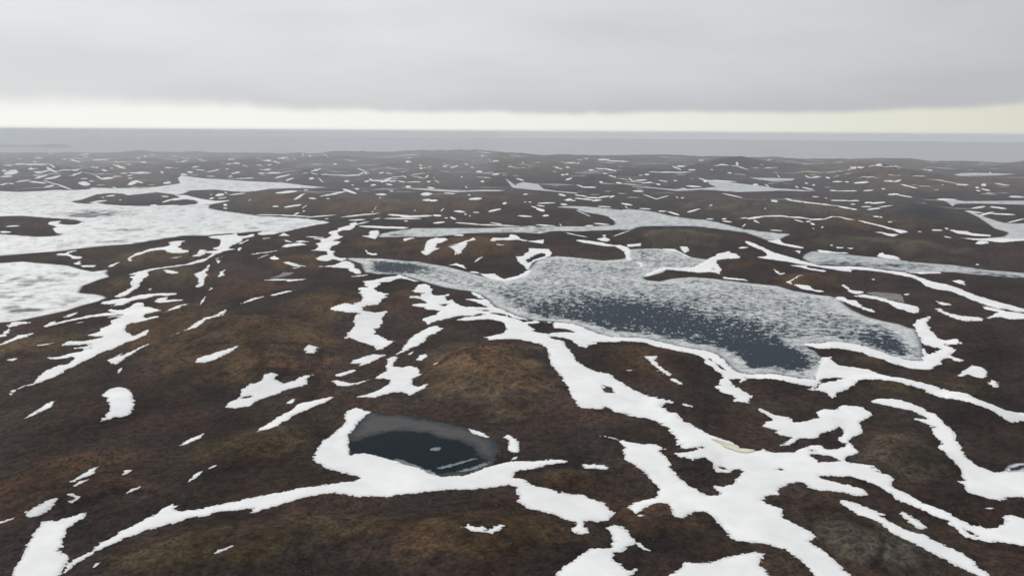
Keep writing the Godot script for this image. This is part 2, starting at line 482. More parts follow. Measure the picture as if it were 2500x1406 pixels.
func lay_ground() -> void:
	var b := -180.0
	while b < 180.001:
		if absf(b + FAN) < 0.01:
			ray0 = bears.size()
		bears.append(b)
		b = snappedf(b + (STEP if b >= -FAN - 0.01 and b < FAN - 0.01 else 6.0), 0.01)
	var r := 40.0
	while r < 9600.0:
		rings.append(r)
		r += clampf(r * r / EYE * 0.0038, 1.8, 60.0) if r > 300.0 else 20.0
	for far in [10400.0, 14000.0, 22000.0, 34000.0]:
		rings.append(far)
	var ni := bears.size()
	var nj := rings.size()
	ground.resize(ni * nj)
	var tone := PackedColorArray()
	tone.resize(ni * nj)
	var sn := PackedFloat32Array()
	var cs := PackedFloat32Array()
	var reach := PackedFloat32Array()
	for i in ni:
		sn.append(sin(deg_to_rad(bears[i])))
		cs.append(-cos(deg_to_rad(bears[i])))
		reach.append(shore(bears[i]))
	for j in nj:
		for i in ni:
			ground[j * ni + i] = Vector3(rings[j] * sn[i], 0, rings[j] * cs[i])
			tone[j * ni + i] = Color(0.023, 0.0165, 0.014)
	for h in hills:
		var far := Vector2(h[0], h[1]).length()
		var big := maxf(h[4], h[5])
		var mid := rad_to_deg(atan2(h[0], -h[1]))
		var open := rad_to_deg(asin(minf(1.0, big / far)))
		var i0 := maxi(0, ray0 + int((mid - open + FAN) / STEP) - 1)
		var i1 := mini(ni, ray0 + int((mid + open + FAN) / STEP) + 2)
		var j0 := maxi(0, rings.bsearch(far - big) - 1)
		var j1 := mini(nj, rings.bsearch(far + big) + 1)
		for j in range(j0, j1):
			for i in range(i0, i1):
				var p := ground[j * ni + i]
				var dx: float = p.x - h[0]
				var dz: float = p.z - h[1]
				var u: float = (dx * h[2] + dz * h[3]) / h[4]
				var v: float = (-dx * h[3] + dz * h[2]) / h[5]
				var q := u * u + v * v
				if q < 1.0:
					var w := (1.0 - q) * (1.0 - q)
					p.y += h[6] * w + 2.4 * minf(1.0, w * 3.0) * fine.get_noise_2d(p.x * 0.17, p.z * 0.17) * minf(1.0, h[6] / 6.0)
					ground[j * ni + i] = p
					tone[j * ni + i] = tone[j * ni + i].lerp(h[7], clampf(w * 2.6 - 0.25 + 1.1 * wide.get_noise_2d(p.x * 7.0, p.z * 7.0 + 200.0), 0.0, 1.0))
	var uv := PackedVector2Array()
	var uv2 := PackedVector2Array()
	uv.resize(ni * nj)
	uv2.resize(ni * nj)
	for j in nj:
		for i in ni:
			var k := j * ni + i
			var p := ground[k]
			var n1 := wide.get_noise_2d(p.x, p.z)
			var n2 := wide.get_noise_2d(p.x * 6.0 + 900.0, p.z * 6.0)
			var n3 := wide.get_noise_2d(p.x * 3.0, p.z * 3.0 - 4000.0)
			var c := tone[k] * (1.0 + 0.5 * n1 + 0.5 * n2) * 2.7
			c = c.lerp(Color(c.r * 1.1, c.g * 0.93, c.b * 0.96), clampf(n3 * 1.6, 0.0, 0.8))
			c = c.lerp(Color(c.r * 0.78, c.g * 0.86, c.b * 1.08), clampf(-n3 * 1.5 - 0.1, 0.0, 0.8))
			# wet flushes: narrow dark bands of sedge and peat that wind over the slopes
			var wet := 1.0 - absf(wide.get_noise_2d(p.x * 1.7 + 3000.0, p.z * 1.1 + 800.0)) / 0.05
			if wet > 0.0:
				c = c.lerp(Color(0.030, 0.021, 0.019), 0.75 * smoothstep(0.0, 0.8, wet))
			tone[k] = Color(maxf(c.r, 0.005), maxf(c.g, 0.005), maxf(c.b, 0.004))
			var d := rings[j] - reach[i]
			if d > 0.0:
				p.y = lerpf(p.y, SEA - 8.0, smoothstep(0.0, 420.0, d))
			elif d > -500.0:
				p.y += 9.0 * (0.6 + fine.get_noise_2d(p.x * 0.06, p.z * 0.06)) * smoothstep(-500.0, -150.0, d)
			ground[k] = p
			uv[k] = Vector2(p.x, p.z)
			uv2[k] = Vector2(p.x * 0.83 - p.z * 0.56, p.x * 0.56 + p.z * 0.83)
	var t := PackedInt32Array()
	for j in nj - 1:
		for i in ni - 1:
			var k := j * ni + i
			t.append_array([k, k + ni + 1, k + 1, k, k + ni, k + ni + 1])
	var a := []
	a.resize(Mesh.ARRAY_MAX)
	a[Mesh.ARRAY_VERTEX] = ground
	a[Mesh.ARRAY_COLOR] = tone
	a[Mesh.ARRAY_TEX_UV] = uv
	a[Mesh.ARRAY_TEX_UV2] = uv2
	a[Mesh.ARRAY_INDEX] = t
	var st := SurfaceTool.new()
	st.create_from_arrays(a)
	st.generate_normals()
	st.generate_tangents()
	st.index()
	var o := MeshInstance3D.new()
	o.mesh = st.commit()
	o.material_override = mats.heath
	put(o, "ground", "brown heath and moss rolling to the coast between snow and lakes", "", "", "structure")


func lay_sea() -> void:
	var s := Sheet.new()
	var n := 360
	var radii := [7000.0, 9000.0, 11000.0, 14000.0, 18000.0, 25000.0, 37000.0]
	for j in radii.size():
		for i in n + 1:
			var b := deg_to_rad(-90.0 + 180.0 * i / n)
			s.v.append(Vector3(radii[j] * sin(b), SEA, -radii[j] * cos(b)))
			s.c.append(Color.WHITE)
	for j in radii.size() - 1:
		for i in n:
			var k := j * (n + 1) + i
			s.t.append_array([k, k + n + 2, k + 1, k, k + n + 1, k + n + 2])
	put(finish(s, mats.sea), "sea", "grey open sea beyond the coast", "", "", "structure")


# ------------------------------------------------------------------------------------------------ sheets that lie on the ground
func pairs(a: Array) -> PackedVector2Array:
	var p := PackedVector2Array()
	for k in range(0, a.size(), 2):
		p.append(Vector2(a[k], a[k + 1]))
	return p


func drape(s: Sheet, poly: PackedVector2Array, holes: Array, how: Dictionary) -> void:
	# cuts an outline out of the ground's own triangles, so that the sheet lies on them everywhere; noise frays its margin, its thickness swells inwards
	var ni := bears.size()
	var nj := rings.size()
	var b0 := 1e9
	var b1 := -1e9
	var r0 := 1e9
	var r1 := -1e9
	var seg := PackedVector2Array()
	for loop in [poly] + holes:
		for k in loop.size():
			seg.append(loop[k])
			seg.append(loop[(k + 1) % loop.size()])
	for p in poly:
		var bb := rad_to_deg(atan2(p.x, -p.y))
		b0 = minf(b0, bb)
		b1 = maxf(b1, bb)
		r0 = minf(r0, p.length())
		r1 = maxf(r1, p.length())
	# a straight side bulges out of the ring range it ends on; a small allowance covers it
	var mid_r := (r0 + r1) / 2.0
	var dr := clampf(mid_r * mid_r / EYE * 0.0038, 1.8, 60.0)
	var px_deep := mid_r * mid_r / EYE * 0.00127
	var kb: int = how.get("kb", 3)
	var kr: int = how.get("kr", clampi(int(ceil(dr / px_deep)), 1, 3))
	if not how.has("kb") and (b1 - b0) < 4.0:
		kb = 5
		kr = clampi(maxi(kr * 2, int(ceil(10.0 * dr / maxf(r1 - r0, 1.0)))), 2, 8)
	var i0 := clampi(ray0 + int(floor((b0 + FAN) / STEP)) - 1, 0, ni - 2)
	var i1 := clampi(ray0 + int(ceil((b1 + FAN) / STEP)) + 1, i0 + 1, ni - 1)
	var j0 := clampi(rings.bsearch(r0 - 12.0) - 1, 0, nj - 2)
	var j1 := clampi(rings.bsearch(r1 + 12.0) + 1, j0 + 1, nj - 1)
	var nu := (i1 - i0) * kb + 1
	var nv := (j1 - j0) * kr + 1
	var f := PackedFloat32Array()
	f.resize(nu * nv)
	f.fill(-999.0)
	var pos := PackedVector3Array()
	pos.resize(nu * nv)
	var sub := Vector2(deg_to_rad(STEP) / kb * mid_r, dr / kr).length()
	var reach: float = maxf(how.get("reach", 4.0), sub * 1.6)
	var rough: float = how.get("rough", 1.0)
	var ice: Dictionary = how.get("ice", {})
	var lace: float = how.get("lace", 1.0)
	for j in range(j0, j1):
		var last_j := 1 if j == j1 - 1 else 0
		for i in range(i0, i1):
			var g00 := ground[j * ni + i]
			var g10 := ground[j * ni + i + 1]
			var g01 := ground[(j + 1) * ni + i]
			var g11 := ground[(j + 1) * ni + i + 1]
			var m := Vector2(g00.x + g11.x + g10.x + g01.x, g00.z + g11.z + g10.z + g01.z) * 0.25
			var wide_ := maxf(m.distance_to(Vector2(g01.x, g01.z)), m.distance_to(Vector2(g11.x, g11.z))) + reach
			wide_ *= wide_
			var near := PackedVector2Array()
			for k in range(0, seg.size(), 2):
				if m.distance_squared_to(Geometry2D.get_closest_point_to_segment(m, seg[k], seg[k + 1])) < wide_:
					near.append(seg[k])
					near.append(seg[k + 1])
			var far_in := false
			if near.is_empty():
				if not within(m, poly, holes):
					continue
				far_in = true
			var last_i := 1 if i == i1 - 1 else 0
			for bq in kr + last_j:
				var tv := float(bq) / kr
				for aq in kb + last_i:
					var tu := float(aq) / kb
					var p := g00 + (g10 - g00) * tu + (g11 - g10) * tv if tu >= tv else g00 + (g01 - g00) * tv + (g11 - g01) * tu
					var at := ((j - j0) * kr + bq) * nu + (i - i0) * kb + aq
					var d := reach
					var q := Vector2(p.x, p.z)
					if not far_in:
						d = 1e12
						for k in range(0, near.size(), 2):
							d = minf(d, q.distance_squared_to(Geometry2D.get_closest_point_to_segment(q, near[k], near[k + 1])))
						d = minf(sqrt(d), reach)
						if not within(q, poly, holes):
							d = -d
						d += rough * (drift.get_noise_2d(q.x * lace * 0.6, q.y * lace * 1.5) * 1.4 + 0.9 * drift.get_noise_2d(q.x * lace * 0.27 + 500.0, q.y * lace * 0.27))
					if not ice.is_empty():
						d = minf(d, thaw(q, d, reach, ice))
					f[at] = d
					pos[at] = p
	var lift: float = how.get("lift", 0.05)
	var dome: float = how.get("dome", 0.7)
	var base := s.v.size()
	var corner := PackedInt32Array()
	corner.resize(nu * nv)
	corner.fill(-1)
	var cut_u := corner.duplicate()
	var cut_v := corner.duplicate()
	var around := PackedInt32Array([0, 0, 1, 0, 1, 1, 0, 1])
	for b in nv - 1:
		for a in nu - 1:
			var k0 := b * nu + a
			var f0 := f[k0]
			var f1 := f[k0 + 1]
			var f2 := f[k0 + nu + 1]
			var f3 := f[k0 + nu]
			if f0 <= 0.0 and f1 <= 0.0 and f2 <= 0.0 and f3 <= 0.0:
				continue
			var ring := PackedInt32Array()
			var ks := [k0, k0 + 1, k0 + nu + 1, k0 + nu]
			for e in 4:
				var ka: int = ks[e]
				var kc: int = ks[(e + 1) % 4]
				if f[ka] > 0.0:
					if corner[ka] < 0:
						corner[ka] = s.v.size()
						add_point(s, pos[ka], f[ka], lift, dome, how)
					ring.append(corner[ka])
				if (f[ka] > 0.0) != (f[kc] > 0.0):
					var store := cut_u if e % 2 == 0 else cut_v
					var key := mini(ka, kc)
					if store[key] < 0:
						store[key] = s.v.size()
						var w := f[ka] / (f[ka] - f[kc])
						add_point(s, pos[ka].lerp(pos[kc], w), 0.0, lift, dome, how)
						if e % 2 == 0:
							cut_u = store
						else:
							cut_v = store
					ring.append(store[key])
			for e in range(1, ring.size() - 1):
				s.t.append_array([ring[0], ring[e + 1], ring[e]])


func within(p: Vector2, poly: PackedVector2Array, holes: Array) -> bool:
	if not Geometry2D.is_point_in_polygon(p, poly):
		return false
	for h in holes:
		if Geometry2D.is_point_in_polygon(p, h):
			return false
	return true


func thaw(q: Vector2, d: float, reach: float, ice: Dictionary) -> float:
	# how much the ice cover outlasts the melt at q: high by the shore, low over the open leads
	var k: float = ice.pitch
	var cover: float = ice.cover + ice.rim * (1.0 - smoothstep(ice.rim_wide * 0.35, ice.rim_wide, d))
	for o in ice.open:
		var u: float = (q.x - o[0]) / o[2]
		var v: float = (q.y - o[1]) / o[3]
		cover -= o[4] * exp(-u * u - v * v)
	cover += ice.get("crumbs", 0.0) * maxf(0.0, floe.get_noise_2d(q.x * k * 2.1 + 40.0, q.y * k * 1.5) - 0.2)
	var n := 0.5 + 0.62 * floe.get_noise_2d((q.x * 0.75 - q.y * 0.3) * k, (q.y * 0.9 + q.x * 0.3) * k) + 0.22 * floe.get_noise_2d(q.x * k * 0.17 + 70.0, q.y * k * 0.17)
	return (cover - n) * 10.0


func add_point(s: Sheet, p: Vector3, d: float, lift: float, dome: float, how: Dictionary) -> void:
	p.y += lift + dome * (1.0 - exp(-d * 0.35)) * (1.0 + 0.25 * fine.get_noise_2d(p.x * 0.45, p.z * 0.45))
	s.v.append(p)
	match how.get("look", "snow"):
		"snow":
			var w := 0.785 + 0.06 * wide.get_noise_2d(p.x * 5.0, p.z * 5.0) + 0.04 * fine.get_noise_2d(p.x * 0.7 + p.z * 0.2, p.z * 0.8 - p.x * 0.2)
			w *= lerpf(0.7, 1.0, clampf(d / 2.2, 0.0, 1.0))
			s.c.append(Color(w, w * 1.003, w * 1.0))
		"ice":
			var thick := clampf(d * how.get("whiten", 0.35), 0.0, 1.0)
			var pitch: float = how.get("grain", 1.0)
			var w := 0.5 + 0.5 * floe.get_noise_2d((p.x * 0.8 - p.z * 0.35) * pitch, (p.z + p.x * 0.3) * pitch * 1.5 + 99.0) + 0.35 * wide.get_noise_2d(p.x * 5.0, p.z * 9.0)
			var c: Color = how.get("wet", Color(0.07, 0.09, 0.105)).lerp(how.get("dry", Color(0.66, 0.675, 0.665)), clampf(thick * (how.get("pale", 0.62) + how.get("mottle", 0.5) * w), 0.0, 1.0))
			s.c.append(c)
		_:
			var c: Color = how.get("tint", Color.WHITE)
			var w := 1.0 + 0.25 * wide.get_noise_2d(p.x * 9.0, p.z * 9.0)
			s.c.append(Color(c.r * w, c.g * w, c.b * w))


func sheet_of(poly: PackedVector2Array, holes: Array, how: Dictionary, m: Material) -> MeshInstance3D:
	var s := Sheet.new()
	drape(s, poly, holes, how)
	return finish(s, m)


func lake(poly: Array, holes: Array, label: String, ice_label: String, ice: Dictionary, how := {}) -> void:
	var p := pairs(poly)
	shores.append(p)
	var h := []
	for x in holes:
		h.append(pairs(x))
	put(sheet_of(p, h, {"look": "water", "rough": 0.0, "dome": 0.0, "lift": 0.03, "kb": 2, "kr": 1}, mats.pond if how.has("deep") else mats.water), "lake", label, "", "", "structure")
	if ice_label:
		var a := {"look": "ice", "rough": 0.0, "dome": 0.12, "lift": 0.08, "reach": ice.rim_wide, "ice": ice}
		a.merge(how, true)
		put(sheet_of(p, h, a, mats.ice), "lake_ice", ice_label, "ice", "", "stuff")


func snow(label: String, poly: Array, holes := [], group := "snow drifts lying on the brown tundra", rough := 1.0) -> void:
	var p := pairs(poly)
	var h := []
	for x in holes:
		h.append(pairs(x))
	covers.append(p)
	var far := p[0].length()
	var area := 0.0
	var round_ := 0.0
	for k in p.size():
		var q := p[(k + 1) % p.size()]
		area += p[k].cross(q) * 0.5
		round_ += p[k].distance_to(q)
	rough *= clampf(absf(area) / round_ / 2.5, 0.3, 1.0)
	var how := {"rough": rough * clampf(far / 420.0, 1.6, 2.8), "lace": clampf(1300.0 / far, 0.25, 2.2), "reach": 5.0, "lift": 0.05 + 0.013 * (taken.get("snow_patch", 0) % 9), "dome": 0.4 + far / 4000.0}
	put(sheet_of(p, h, how, mats.snow), "snow_patch", label, "snow patch", group)


func streak(label: String, poly: Array) -> void:
	snow(label, poly, [], "snow flecks scattered over the far tundra", 0.5)


func lakes() -> void:
	lake([-325, -1551, -308, -1546, -259, -1543, -198, -1511, -183, -1511, -156, -1483, -123, -1457, -97, -1422, -73, -1389, -58, -1366, -35, -1335, -13, -1324, 7, -1344, 25, -1393, 31, -1436, 46, -1520, 65, -1566, 91, -1588, 123, -1573, 154, -1554, 177, -1534, 202, -1545, 220, -1556, 232, -1588, 245, -1678, 256, -1690, 311, -1705, 342, -1682, 351, -1636, 364, -1582, 384, -1562, 401, -1543, 378, -1422, 364, -1413, 341, -1403, 298, -1427, 284, -1431, 272, -1401, 228, -1351, 231, -1328, 250, -1318, 276, -1345, 315, -1362, 348, -1348, 365, -1333, 406, -1305, 440, -1284, 453, -1244, 481, -1212, 496, -1204, 501, -1182, 494, -1147, 489, -1109, 492, -1063.4, 503.7, -1039.8, 517.2, -1021.8, 519.4, -1004, 524.2, -997.3, 509.6, -955, 489.9, -911.2, 461.2, -850.2, 451, -846, 439.5, -857.9, 427.6, -883, 419.3, -905.1, 407.5, -921, 392.5, -930.2, 370.7, -922.5, 362.1, -924.7, 353.2, -917.4, 350.2, -899, 354.2, -890.2, 351.8, -872.8, 352.4, -856.1, 353.4, -832.1, 355.4, -815, 344.2, -809.2, 322, -794.2, 315.3, -776.6, 294.9, -786.6, 277.9, -800.5, 249.4, -796.4, 239.3, -807.1, 236.7, -822, 237.2, -849.5, 234.2, -874.5, 225.4, -887.3, 195.7, -906.9, 170.1, -937.1, 152.5, -946.6, 126.8, -946, 117.7, -950.8, 100.9, -976.2, 83.6, -1008.6, 55.9, -1025.1, 29.8, -1030.3, 11.4, -1050.9, -5.5, -1080.2, -22.2, -1111.1, -29.9, -1132.8, -37, -1167, -49.3, -1196.9, -63, -1222, -85, -1234, -110, -1253, -143, -1294, -176, -1338, -199, -1369, -238, -1368, -252, -1383, -262, -1383, -276, -1434, -287, -1479, -308, -1507, -324, -1526], [], "broad central lake with dark leads between melting ice", "melting grey-white ice mottling the broad central lake", {"cover": 0.93, "rim": 0.70, "rim_wide": 34.0, "pitch": 1.000, "crumbs": 1.70, "open": [[104, -1088, 92, 104, 0.62], [-12, -1173, 43, 65, 0.40], [193, -1036, 84, 110, 0.60], [268, -966, 80, 103, 0.55], [294, -862, 41, 66, 1.30], [-218, -1431, 57, 88, 1.20], [444, -899, 50, 63, 1.00], [61, -1463, 46, 73, 0.20], [347, -875, 35, 43, 0.45], [262, -1621, 25, 67, 0.40], [432, -1001, 81, 71, 0.20], [270, -1132, 123, 74, 0.12], [17, -1060, 39, 49, 0.30]]}, {"kb": 4, "kr": 4, "whiten": 0.16, "grain": 1.4, "pale": 0.4, "mottle": 0.62})
	lake([-2125, -3157, -2042, -3164, -1949, -3126, -1892, -3176, -1867, -3249, -1817, -3229, -1756, -3282, -1793, -3381, -1641, -3342, -1557, -3401, -1539, -3596, -1541, -3677, -1702, -4039, -1811, -4347, -1670, -4164, -1562, -4053, -1466, -4004, -1344, -3903, -1219, -3834, -1083, -3769, -1008, -3677, -895, -3547, -802, -3467, -863, -3420, -951, -3412, -1027, -3365, -1048, -3246, -1072, -3188, -1139, -3219, -1243, -3307, -1292, -3284, -1319, -3243, -1287, -3117, -1281, -3016, -1242, -3018, -1131, -2870, -1050, -2789, -1011, -2683, -1039, -2656, -1011, -2645, -971, -2526, -904, -2452, -812, -2373, -739, -2308, -684, -2292, -592, -2251, -517, -2184, -490, -2143, -516, -2101, -547, -2008, -558, -1951, -578, -1930, -626, -1948, -660, -1919, -689, -1904, -724, -1864, -779, -1855, -792, -1829, -812, -1786, -836, -1719, -873, -1686, -909, -1655, -924, -1619, -971, -1584, -1013, -1545, -1043, -1518], [[-1515, -2237, -1462, -2252, -1409, -2267, -1322, -2225, -1274, -2206, -1209, -2176, -1159, -2126, -1149, -2066, -1182, -2064, -1253, -2131, -1223, -2072, -1169, -2017, -1158, -1981, -1106, -1897, -1077, -1890, -1075, -1842, -1114, -1833, -1168, -1854, -1223, -1875, -1278, -1881], [-1523, -2727, -1522, -2797, -1587, -3024, -1576, -3088, -1513, -3072, -1455, -2992, -1414, -3145, -1315, -3065, -1181, -2837, -1133, -2811, -1087, -2731, -1069, -2666, -1094, -2614, -1134, -2637, -1190, -2588, -1280, -2598, -1359, -2639, -1431, -2716, -1418, -2651, -1460, -2665]], "big frozen lake reaching in from the left edge", "pale ice sheet with faint grey streaks on the big left lake", {"cover": 1.30, "rim": 0.50, "rim_wide": 60.0, "pitch": 0.300, "crumbs": 0.00, "open": [[-1243, -2324, 109, 114, 0.80], [-977, -1974, 68, 72, 0.45], [-829, -1745, 90, 49, 0.60], [-826, -1863, 63, 47, 0.35]]}, {"kb": 3, "kr": 2, "whiten": 0.16, "grain": 0.4, "dry": Color(0.74, 0.755, 0.75), "pale": 0.66, "mottle": 0.5})
	lake([-995, -1458, -961, -1463, -931, -1483, -892, -1466, -865, -1458, -822, -1441, -773, -1399, -743, -1379, -729, -1400, -719, -1384, -715, -1368, -688, -1329, -693, -1302, -691, -1266, -692, -1249, -670, -1197, -662, -1191, -640, -1186, -621, -1174, -608, -1159, -607, -1133, -616, -1105, -620, -1071, -635, -1039, -651, -1010, -667, -1001, -684, -987], [], "lower frozen lake at the left edge", "white ice with dark crack lines on the lower left lake", {"cover": 1.20, "rim": 0.50, "rim_wide": 30.0, "pitch": 0.450, "crumbs": 0.00, "open": [[-756, -1160, 51, 31, 0.50], [-679, -1074, 73, 26, 0.50], [-779, -1274, 47, 32, 0.35], [-841, -1308, 48, 34, 0.30]]}, {"kb": 3, "kr": 3, "whiten": 0.18, "grain": 0.7, "dry": Color(0.74, 0.755, 0.75), "pale": 0.66, "mottle": 0.5})
	lake([-319, -1850, -322, -1925, -299, -1975, -263, -2018, -267, -2044, -161, -2050, -76, -2054, -12, -2075, 54, -2105, 66, -2092, 140, -2095, 216, -2107, 272, -2126, 284, -2176, 287, -2263, 282, -2356, 257, -2415, 228, -2455, 205, -2542, 218, -2589, 173, -2598, 133, -2643, 202, -2685, 247, -2663, 311, -2606, 350, -2550, 378, -2587, 418, -2555, 452, -2490, 476, -2387, 514, -2312, 557, -2277, 580, -2208, 592, -2142, 608, -2065, 645, -2009, 672, -1982, 706, -1970, 667, -1915, 643, -1872, 624, -1842, 597, -1848, 595, -1907, 588, -1984, 557, -2024, 510, -2092, 470, -2108, 383, -2113, 336, -2092, 304, -2021, 262, -2018, 175, -1989, 103, -1994, 70, -1936, 30, -1950, -31, -1947, -72, -1945, -112, -1935, -149, -1895, -185, -1864, -223, -1855, -243, -1861, -281, -1852], [], "winding channel lake across the middle distance", "pale grey ice filling the winding middle channel", {"cover": 1.30, "rim": 0.40, "rim_wide": 30.0, "pitch": 0.500, "crumbs": 0.00, "open": [[102, -1985, 62, 66, 0.60], [-286, -1888, 49, 53, 0.50]]}, {"kb": 3, "kr": 2, "whiten": 0.16, "grain": 0.6, "pale": 0.55, "mottle": 0.35})
	lake([586, -1580, 606, -1624, 637, -1670, 657, -1677, 679, -1644, 719, -1617, 756, -1587, 777, -1562, 809, -1528, 851, -1506, 869, -1479, 890, -1448, 935, -1424, 952, -1416, 925, -1374, 889, -1373, 854, -1388, 823, -1412, 808, -1424, 757, -1426, 715, -1433, 685, -1468, 650, -1494, 590, -1501, 582, -1520], [], "narrow lake near the right edge", "grey ice with a dark lead on the narrow right lake", {"cover": 1.10, "rim": 0.40, "rim_wide": 14.0, "pitch": 0.600, "crumbs": 0.00, "open": [[706, -1495, 121, 20, 0.50], [621, -1521, 51, 21, 0.40], [876, -1388, 51, 28, 0.50]]}, {"kb": 3, "kr": 3, "whiten": 0.2, "grain": 0.8, "pale": 0.45, "mottle": 0.35})
	lake([526, -3624, 583, -3585, 670, -3463, 700, -3385, 753, -3409, 828, -3476, 906, -3421, 945, -3346, 1044, -3381, 1153, -3441, 1325, -3415, 1269, -3512, 1187, -3591, 1182, -3727, 1144, -3821, 1105, -3972, 1082, -4196, 1007, -4130, 951, -3854, 936, -3660, 849, -3563, 775, -3514, 775, -3601, 721, -3488, 671, -3548, 594, -3653], [], "far lake bright with ice right of centre", "bright ice on the far lake right of centre", {"cover": 1.20, "rim": 0.30, "rim_wide": 60.0, "pitch": 0.200, "crumbs": 0.00, "open": []}, {"kb": 3, "kr": 3, "whiten": 0.3, "grain": 0.3, "pale": 0.55, "mottle": 0.3})
	lake([-474, -3452, -398, -3459, -302, -3404, -208, -3332, -123, -3399, -18, -3387, -61, -3305, -148, -3298, -231, -3235, -323, -3303, -421, -3395], [], "thin far strip of lake", "bright ice on the thin far strip of lake", {"cover": 1.20, "rim": 0.30, "rim_wide": 60.0, "pitch": 0.200, "crumbs": 0.00, "open": []}, {"kb": 3, "kr": 3, "whiten": 0.3, "grain": 0.3, "pale": 0.55, "mottle": 0.3})
	lake([16, -3769, 52, -3927, 123, -3779, 137, -3461, 191, -3344, 275, -3256, 254, -3200, 161, -3323, 75, -3415, 15, -3493, -3, -3535, -41, -4206, -29, -4147, 16, -3673], [], "far winding lake ahead", "bright ice on the far winding lake", {"cover": 1.20, "rim": 0.30, "rim_wide": 60.0, "pitch": 0.200, "crumbs": 0.00, "open": []}, {"kb": 3, "kr": 3, "whiten": 0.3, "grain": 0.3, "pale": 0.55, "mottle": 0.3})
	lake([1325, -4475, 1357, -4412, 1550, -4366, 1468, -4174, 1336, -4104, 1308, -4249], [], "small far lake near the coast at right", "grey ice on the small far lake near the coast", {"cover": 1.00, "rim": 0.30, "rim_wide": 60.0, "pitch": 0.200, "crumbs": 0.00, "open": []}, {"kb": 3, "kr": 3, "whiten": 0.3, "grain": 0.3, "pale": 0.55, "mottle": 0.3})
	lake([1489, -2607, 1410, -2389, 1342, -2226, 1288, -2102, 1274, -2018, 1215, -1939, 1140, -1904, 1092, -1894, 1169, -1882, 1293, -1911, 1477, -2191, 1446, -2231, 1404, -2229, 1405, -2272, 1432, -2378, 1488, -2550], [], "lake at the right edge round the dark headland", "grey ice round the dark headland at the right edge", {"cover": 1.05, "rim": 0.30, "rim_wide": 60.0, "pitch": 0.300, "crumbs": 0.00, "open": []}, {"kb": 3, "kr": 3, "whiten": 0.3, "grain": 0.3, "pale": 0.55, "mottle": 0.3})
	lake([1644, -3057, 1679, -3059, 1693, -2964, 1933, -2999, 1975, -2947, 1891, -2819, 1750, -2843, 1669, -2866, 1598, -2851, 1519, -2730, 1594, -2903], [], "thin lake beyond the dark headland", "grey ice on the thin lake beyond the dark headland", {"cover": 1.05, "rim": 0.30, "rim_wide": 60.0, "pitch": 0.300, "crumbs": 0.00, "open": []}, {"kb": 3, "kr": 3, "whiten": 0.3, "grain": 0.3, "pale": 0.55, "mottle": 0.3})
	lake([2556, -4686, 2838, -5055, 2959, -5121, 3085, -5052, 3150, -4988, 2945, -4819, 2676, -4717], [], "hairline lake far right", "grey ice on the hairline lake far right", {"cover": 1.00, "rim": 0.30, "rim_wide": 60.0, "pitch": 0.200, "crumbs": 0.00, "open": []}, {"kb": 3, "kr": 3, "whiten": 0.3, "grain": 0.3, "pale": 0.55, "mottle": 0.3})
	lake([-126.5, -676.4, -120.7, -675.2, -110.8, -671.4, -90.6, -669.1, -75.6, -659.1, -61.4, -653, -47.4, -645.9, -33.5, -637.6, -24.3, -628.4, -17.1, -620.5, -12.5, -607.2, -9.7, -592.3, -9.7, -591.3, -10.6, -573.2, -14, -563.5, -18.5, -558.7, -26, -550.3, -36.4, -543.9, -49.2, -541.9, -55.9, -544.5, -77.2, -564.5, -83.6, -568.2, -101.1, -577.7, -116, -584.6, -126, -581.4, -131.4, -600, -134.6, -617.5, -131.7, -605.4, -136.6, -620.8, -133.7, -637.2, -133, -651.8, -130.4, -667.2], [], "round dark pond wrapped by the long snow band", "", {}, {"deep": true})
	put(sheet_of(pairs([-126.5, -676.4, -120.7, -675.2, -110.8, -671.4, -90.6, -669.1, -75.6, -659.1, -61.4, -653, -47.4, -645.9, -33.5, -637.6, -24.3, -628.4, -17.1, -620.5, -12.5, -607.2, -9.7, -592.3, -9.7, -591.3, -10.6, -573.2, -14, -563.5, -18.5, -558.7, -26, -550.3, -36.4, -543.9, -49.2, -541.9, -55.9, -544.5, -77.2, -564.5, -83.6, -568.2, -101.1, -577.7, -116, -584.6, -126, -581.4, -131.4, -600, -134.6, -617.5, -131.7, -605.4, -136.6, -620.8, -133.7, -637.2, -133, -651.8, -130.4, -667.2]), [pairs([-138.8, -596.9, -126.2, -608, -121.3, -615.8, -111, -625.1, -99.7, -630, -84.4, -630.8, -70.7, -626.4, -57.9, -617.4, -43.5, -611.5, -32.1, -598.6, -27.3, -585.5, -20.9, -579, -19, -570.6, -26.2, -561.4, -39.5, -553.2, -54.6, -548, -66.8, -553.3, -82.1, -564.9, -97.1, -571.9, -114.5, -579.2, -130.3, -576.4])], {"look": "ice", "wet": Color(0.02, 0.03, 0.036), "dry": Color(0.082, 0.078, 0.076), "whiten": 0.1, "reach": 16.0, "grain": 0.9, "pale": 0.62, "mottle": 0.7, "rough": 3.0, "lift": 0.08, "dome": 0.03}, mats.thin), "pond_ice", "dark grey rotten ice ringing the open water of the round pond", "ice")
	put(sheet_of(pairs([-64.7, -594.1, -61.4, -597.6, -59, -595, -57.2, -597.6, -56.4, -591.6, -59.6, -589.7, -63.3, -590.7]), [], {"look": "tint", "tint": Color(0.17, 0.195, 0.2), "rough": 1.6, "lace": 2.0, "lift": 0.14, "dome": 0.1}, mats.thin), "slush_floe", "tiny white ice floe adrift on the round pond", "ice")
	put(sheet_of(pairs([-55.9, -556.7, -51.9, -561, -47.1, -563, -40.6, -568.9, -32.8, -573.9, -22.9, -578, -23.8, -576, -32.7, -570.7, -39.8, -565, -46.8, -559.2, -51.5, -556.8]), [], {"look": "tint", "tint": Color(0.17, 0.195, 0.2), "rough": 1.6, "lace": 2.0, "lift": 0.14, "dome": 0.1}, mats.thin), "slush_floe", "upper curved line of slush on the near water of the round pond", "ice")
